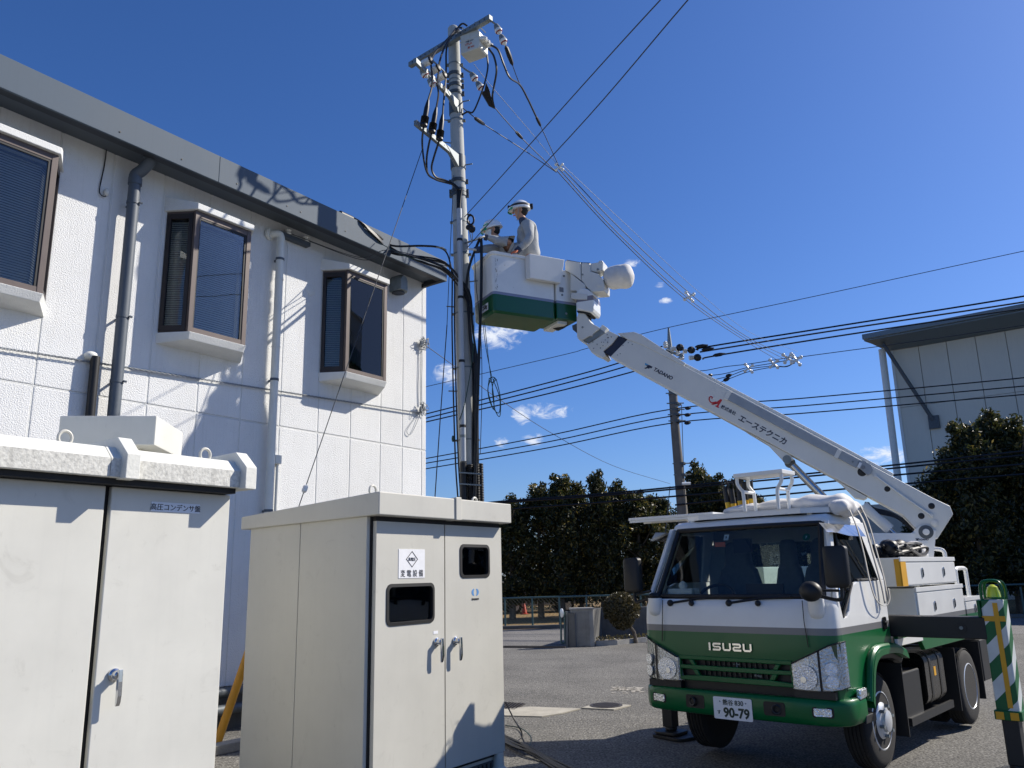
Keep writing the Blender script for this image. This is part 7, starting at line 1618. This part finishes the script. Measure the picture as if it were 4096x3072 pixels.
for p, q in ((cwl[0], cwl[1]), (cwl[1], cwl[3])):
    d = (q - p).to_2d().normalized(); n = Vector((-d.y, d.x, 0)) * .15
    MB().prism([Vector((p.x, p.y, 0)), Vector((q.x, q.y, 0)), Vector((q.x, q.y, .74)), Vector((p.x, p.y, .74))], n).build('wall_section', 'concretedark', CW, bev=.008)
kp = [atz(u, v, 0) for u, v in ((2385, 2584), (2470, 2580), (2560, 2570), (2660, 2560), (2900, 2545))]
m = MB(); m.loft([[p, p + Vector((0, .14, 0)), p + Vector((0, .14, .10)), p + Vector((0, 0, .10))] for p in kp]); m.build('kerb', 'concrete', kind='structure')
MB().tube([atz(1900, 2588, .012), atz(2262, 2590, .012)], .04, 4).build('gate_rail', 'iron', label='rusty gate rail set across the yard entrance', cat='rail')
rl = random.Random(31)
def leaves(fr, pts, size, name, mt, parent, rnd_):
    m = MB()
    for p in pts:
        a = Vector((rnd_.gauss(0, 1), rnd_.gauss(0, 1), rnd_.gauss(0, .7))).normalized(); b = a.orthogonal().normalized(); b = (Matrix.Rotation(rnd_.random() * 6.28, 3, a) @ b); c = a.cross(b); s = size * rnd_.uniform(.6, 1.3)
        k = len(m.v); m.v += [p - b * s * .5, p + c * s * .22 + a * s * .05, p + b * s * .5, p - c * s * .22 + a * s * .05]; m.f.append([k, k + 1, k + 2, k + 3])
    return m.build(name, mt, parent, clean=False)
bc = at(2486, 2440, 19.6); BF = Fr((bc.x, 19.6, 0), 0)
BT = thing('clipped_tree', 'small round clipped tree before the concrete wall', 'tree', BF)
m = MB(); m.tube([(bc.x + .30, 19.6, 0), (bc.x + .26, 19.6, .25), (bc.x + .1, 19.6, .5), (bc.x, 19.6, .85)], [.045, .04, .035, .02], 8); m.tube([(bc.x + .24, 19.6, .3), (bc.x - .12, 19.62, .7)], [.03, .015], 8); m.tube([(bc.x + .2, 19.6, .36), (bc.x + .22, 19.58, .8)], [.03, .015], 8); m.build('trunk', 'bark', BT, smooth=True)
pts = []
while len(pts) < 11000:
    v = Vector((rl.gauss(0, 1), rl.gauss(0, 1), rl.gauss(0, 1))).normalized() * (rl.random() ** .35); q = Vector((v.x * .43, v.y * .40, v.z * .45))
    if v.z > 0: q.x *= 1.04; q.z *= .92
    if q.z < -.18: q.x *= .8
    pts.append(bc + q + Vector((0, 0, .0)))
leaves(BF, pts, .065, 'crown', 'leafbush', BT, rl)
# tall evergreen trees beyond the fence
def crown(kind):
    r_ = random.Random(100 + kind); H = 5.0; pts = []
    clumps = []
    for i in range(120):
        z = .15 + .85 * (i / 120); wmax = (1.15, 1.0, 1.25, .9)[kind] * (min(1, z * 4) ** .5) * (1 - max(0, z - .62) / .40) ** .75
        a = r_.random() * 6.283; rr = wmax * r_.uniform(.25, 1.0); clumps.append((Vector((math.cos(a) * rr, math.sin(a) * rr, z * H)), r_.uniform(.22, .42)))
    for k in range(4): clumps.append((Vector((r_.uniform(-.4, .4), r_.uniform(-.3, .3), H * r_.uniform(.95, 1.06))), r_.uniform(.14, .22)))
    for k in range(16):
        a = r_.random() * 6.283; rr = r_.uniform(.1, .75); b = Vector((math.cos(a) * rr, math.sin(a) * rr, H * (.93 - rr * .33)))
        for j in range(5): clumps.append((b + Vector((r_.uniform(-.04, .04), r_.uniform(-.04, .04), j * r_.uniform(.09, .14))), .15 - j * .02))
    n = 19000
    while len(pts) < n:
        c, rad = r_.choice(clumps); v = Vector((r_.gauss(0, 1), r_.gauss(0, 1), r_.gauss(0, 1))).normalized() * (r_.random() ** .45) * rad; pts.append(c + v * 1.0 + Vector((0, 0, abs(v.z) * .2)))
    return pts, r_
TREES = []
for kind in range(4):
    f = Fr((0, 0, 0), 0); T = thing('evergreen_tree', 'x', 'tree', f, 'tall evergreen trees beyond the fence')
    pts, r_ = crown(kind); leaves(f, pts, .14, 'crown', 'leaf', T, r_)
    m = MB(); m.tube([(0, 0, 0), (.03, .02, 1.5), (-.02, 0, 3.2), (0, 0, 4.6)], [.13, .10, .06, .02], 8)
    for k in range(9):
        z = .9 + k * .38; a = r_.random() * 6.28; m.tube([(0, 0, z), (math.cos(a) * .4, math.sin(a) * .4, z + .3), (math.cos(a) * .8, math.sin(a) * .8, z + .75)], [.035, .025, .01], 5)
    m.build('trunk', 'bark', T, smooth=True); TREES.append(T)
used = [False] * 4
def plant(u, vtop, y, kind, wide, label, rot=0):
    p = at(u, vtop, y); T = TREES[kind]
    if used[kind]: T = copy_tree(T)
    used[kind] = True
    T.matrix_world = Matrix.Translation((p.x, y, 0)) @ Matrix.Rotation(rot, 4, 'Z') @ Matrix.Diagonal((wide, wide, p.z / 5.15, 1)); T['label'] = label
spec = [(1880, 1995, 31, 0, 1.1, 'half hidden behind the right-hand cabinet'), (2040, 2000, 30, 1, 1.0, 'nearest the right-hand cabinet edge'), (2150, 1945, 30.5, 2, 1.0, 'second right of the cabinet'), (2232, 1918, 30, 3, 1.0, 'above the fence left of the gate'), (2310, 1942, 31, 0, .9, 'above the gate'),
        (2390, 1905, 30, 3, .85, 'with a slender tip above the ribbed gate wall'), (2462, 1945, 30.6, 1, 1.0, 'above the clipped tree'), (2545, 1975, 30, 2, .95, 'left of the truck mirror'), (2630, 1990, 30.5, 0, 1.0, 'just left of the street pole'), (2790, 1868, 31.5, 1, 1.0, 'tallest one right of the street pole'),
        (2862, 1918, 31, 3, 1.0, 'behind the tool grips'), (2935, 1925, 31.5, 2, .9, 'behind the step stool'), (3010, 1985, 31, 0, 1.0, 'low behind the stool and canvas'), (3120, 2060, 31, 1, 1.1, 'behind the windscreen top'), (3250, 2080, 31, 2, 1.1, 'behind the cab pillar')]
for i, s in enumerate(spec): plant(*s[:5], 'dark evergreen tree ' + s[5], i * 1.3)
spec2 = [(3800, 1800, 27.5, 2, 1.25, 'leftmost of the group before the warehouse'), (3850, 1700, 27, 0, 1.1, 'with a leafy tip right of the boom foot'), (3965, 1672, 27.4, 3, 1.35, 'tallest before the warehouse'), (4050, 1700, 27, 1, 1.3, 'at the right edge before the warehouse'), (4180, 1740, 27.5, 2, 1.4, 'cut by the right edge of the picture'), (3720, 1985, 28, 1, 1.1, 'low one beside the boom foot'), (4330, 1750, 28, 0, 1.4, 'outside the right edge')]
for i, s in enumerate(spec2[:-1]): plant(*s[:5], 'dark evergreen tree ' + s[5], 2 + i * 1.7)
# shaded undergrowth mass behind the fence
pts = [Vector((rl.uniform(-4, 24), rl.uniform(36, 39), 0)) for _ in range(30000)]
pts = [p + Vector((0, 0, rl.random() * 3.4)) for p in pts]
o = leaves(None, pts, .16, 'undergrowth', 'leaf', None, rl); o['kind'] = 'stuff'; o['label'] = 'dense shaded undergrowth beneath the evergreen trees'; o['category'] = 'undergrowth'
# weeds along the kerb
pts = []
for i in range(1500):
    u = rl.uniform(2390, 2900); b = atz(u, 2580 - (u - 2390) * .075, 0) + Vector((0, .2, 0)); pts.append(b + Vector((rl.uniform(-.05, .05), rl.uniform(0, .3), rl.random() ** 2 * .16)))
o = leaves(None, pts, .06, 'weeds', 'weed', None, rl); o['kind'] = 'stuff'; o['label'] = 'dry weeds growing along the kerb'; o['category'] = 'weeds'
# parked car and cone beyond the fence
cp = at(2135, 2430, 34.5); CRF = Fr((cp.x, 34.5, .08), R(80)); CAR = thing('parked_car', 'silver car parked in the shade beyond the fence', 'car', CRF)
m = MB(CRF); prof = [(-1.6, .25), (-1.6, .65), (-1.1, .78), (-.7, 1.22), (.5, 1.26), (1.2, .85), (1.8, .75), (1.9, .3)]
m.loft([[(x, y * (1 - max(0, z - .7) * .25), z) for x, z in prof] for y in (-.75, -.7, .7, .75)]); m.build('body', 'carpaint', CAR, bev=.05, seg=3)
for x in (-.95, 1.2):
    for y in (-.70, .70): MB(CRF).lathe([(.29, 0), (.29, .12), (.2, .14), (.05, .13)], (x, y - .06, .28), (0, -1 if y < 0 else 1, 0), 20).build('wheel', 'tyre', CAR, smooth=True); MB(CRF).lathe([(.18, .13), (.17, .15), (.02, .14)], (x, y - .06, .28), (0, -1 if y < 0 else 1, 0), 16).build('wheel_disc', 'rim', CAR, smooth=True)
MB(CRF).prism([(-.95, -.66, .85), (-.62, -.62, 1.17), (.42, -.62, 1.19), (.95, -.66, .88)], (0, -.06, 0)).build('side_glass', 'black', CAR)
cn = at(2097, 2440, 33.2); m = MB(); m.lathe([(.16, 0), (.16, .02), (.11, .03), (.03, .45), (.02, .46)], (cn.x, 33.2, .08), (0, 0, 1), 14); m.build('traffic_cone', 'conered', smooth=True, label='small orange traffic cone in front of the parked car', cat='traffic cone')
pq = at(4084, 2500, 25.3); m = MB(); m.box(pq.x - .13, pq.x + .9, 25.3, 25.33, pq.z - .2, pq.z + .19); bs = m.build('blue_sign', 'signwhite', label='blue and white board on the fence at the right edge', cat='sign'); m = MB(); m.box(pq.x - .10, pq.x + .87, 25.285, 25.299, pq.z - .17, pq.z + .16); m.build('blue_face', 'signblue', bs)
m = MB(); m.box(pq.x - .0, pq.x + .03, 25.275, 25.284, pq.z - .1, pq.z + .1); m.box(pq.x + .03, pq.x + .1, 25.275, 25.284, pq.z + .07, pq.z + .1); m.build('white_stroke', 'signwhite', bs)
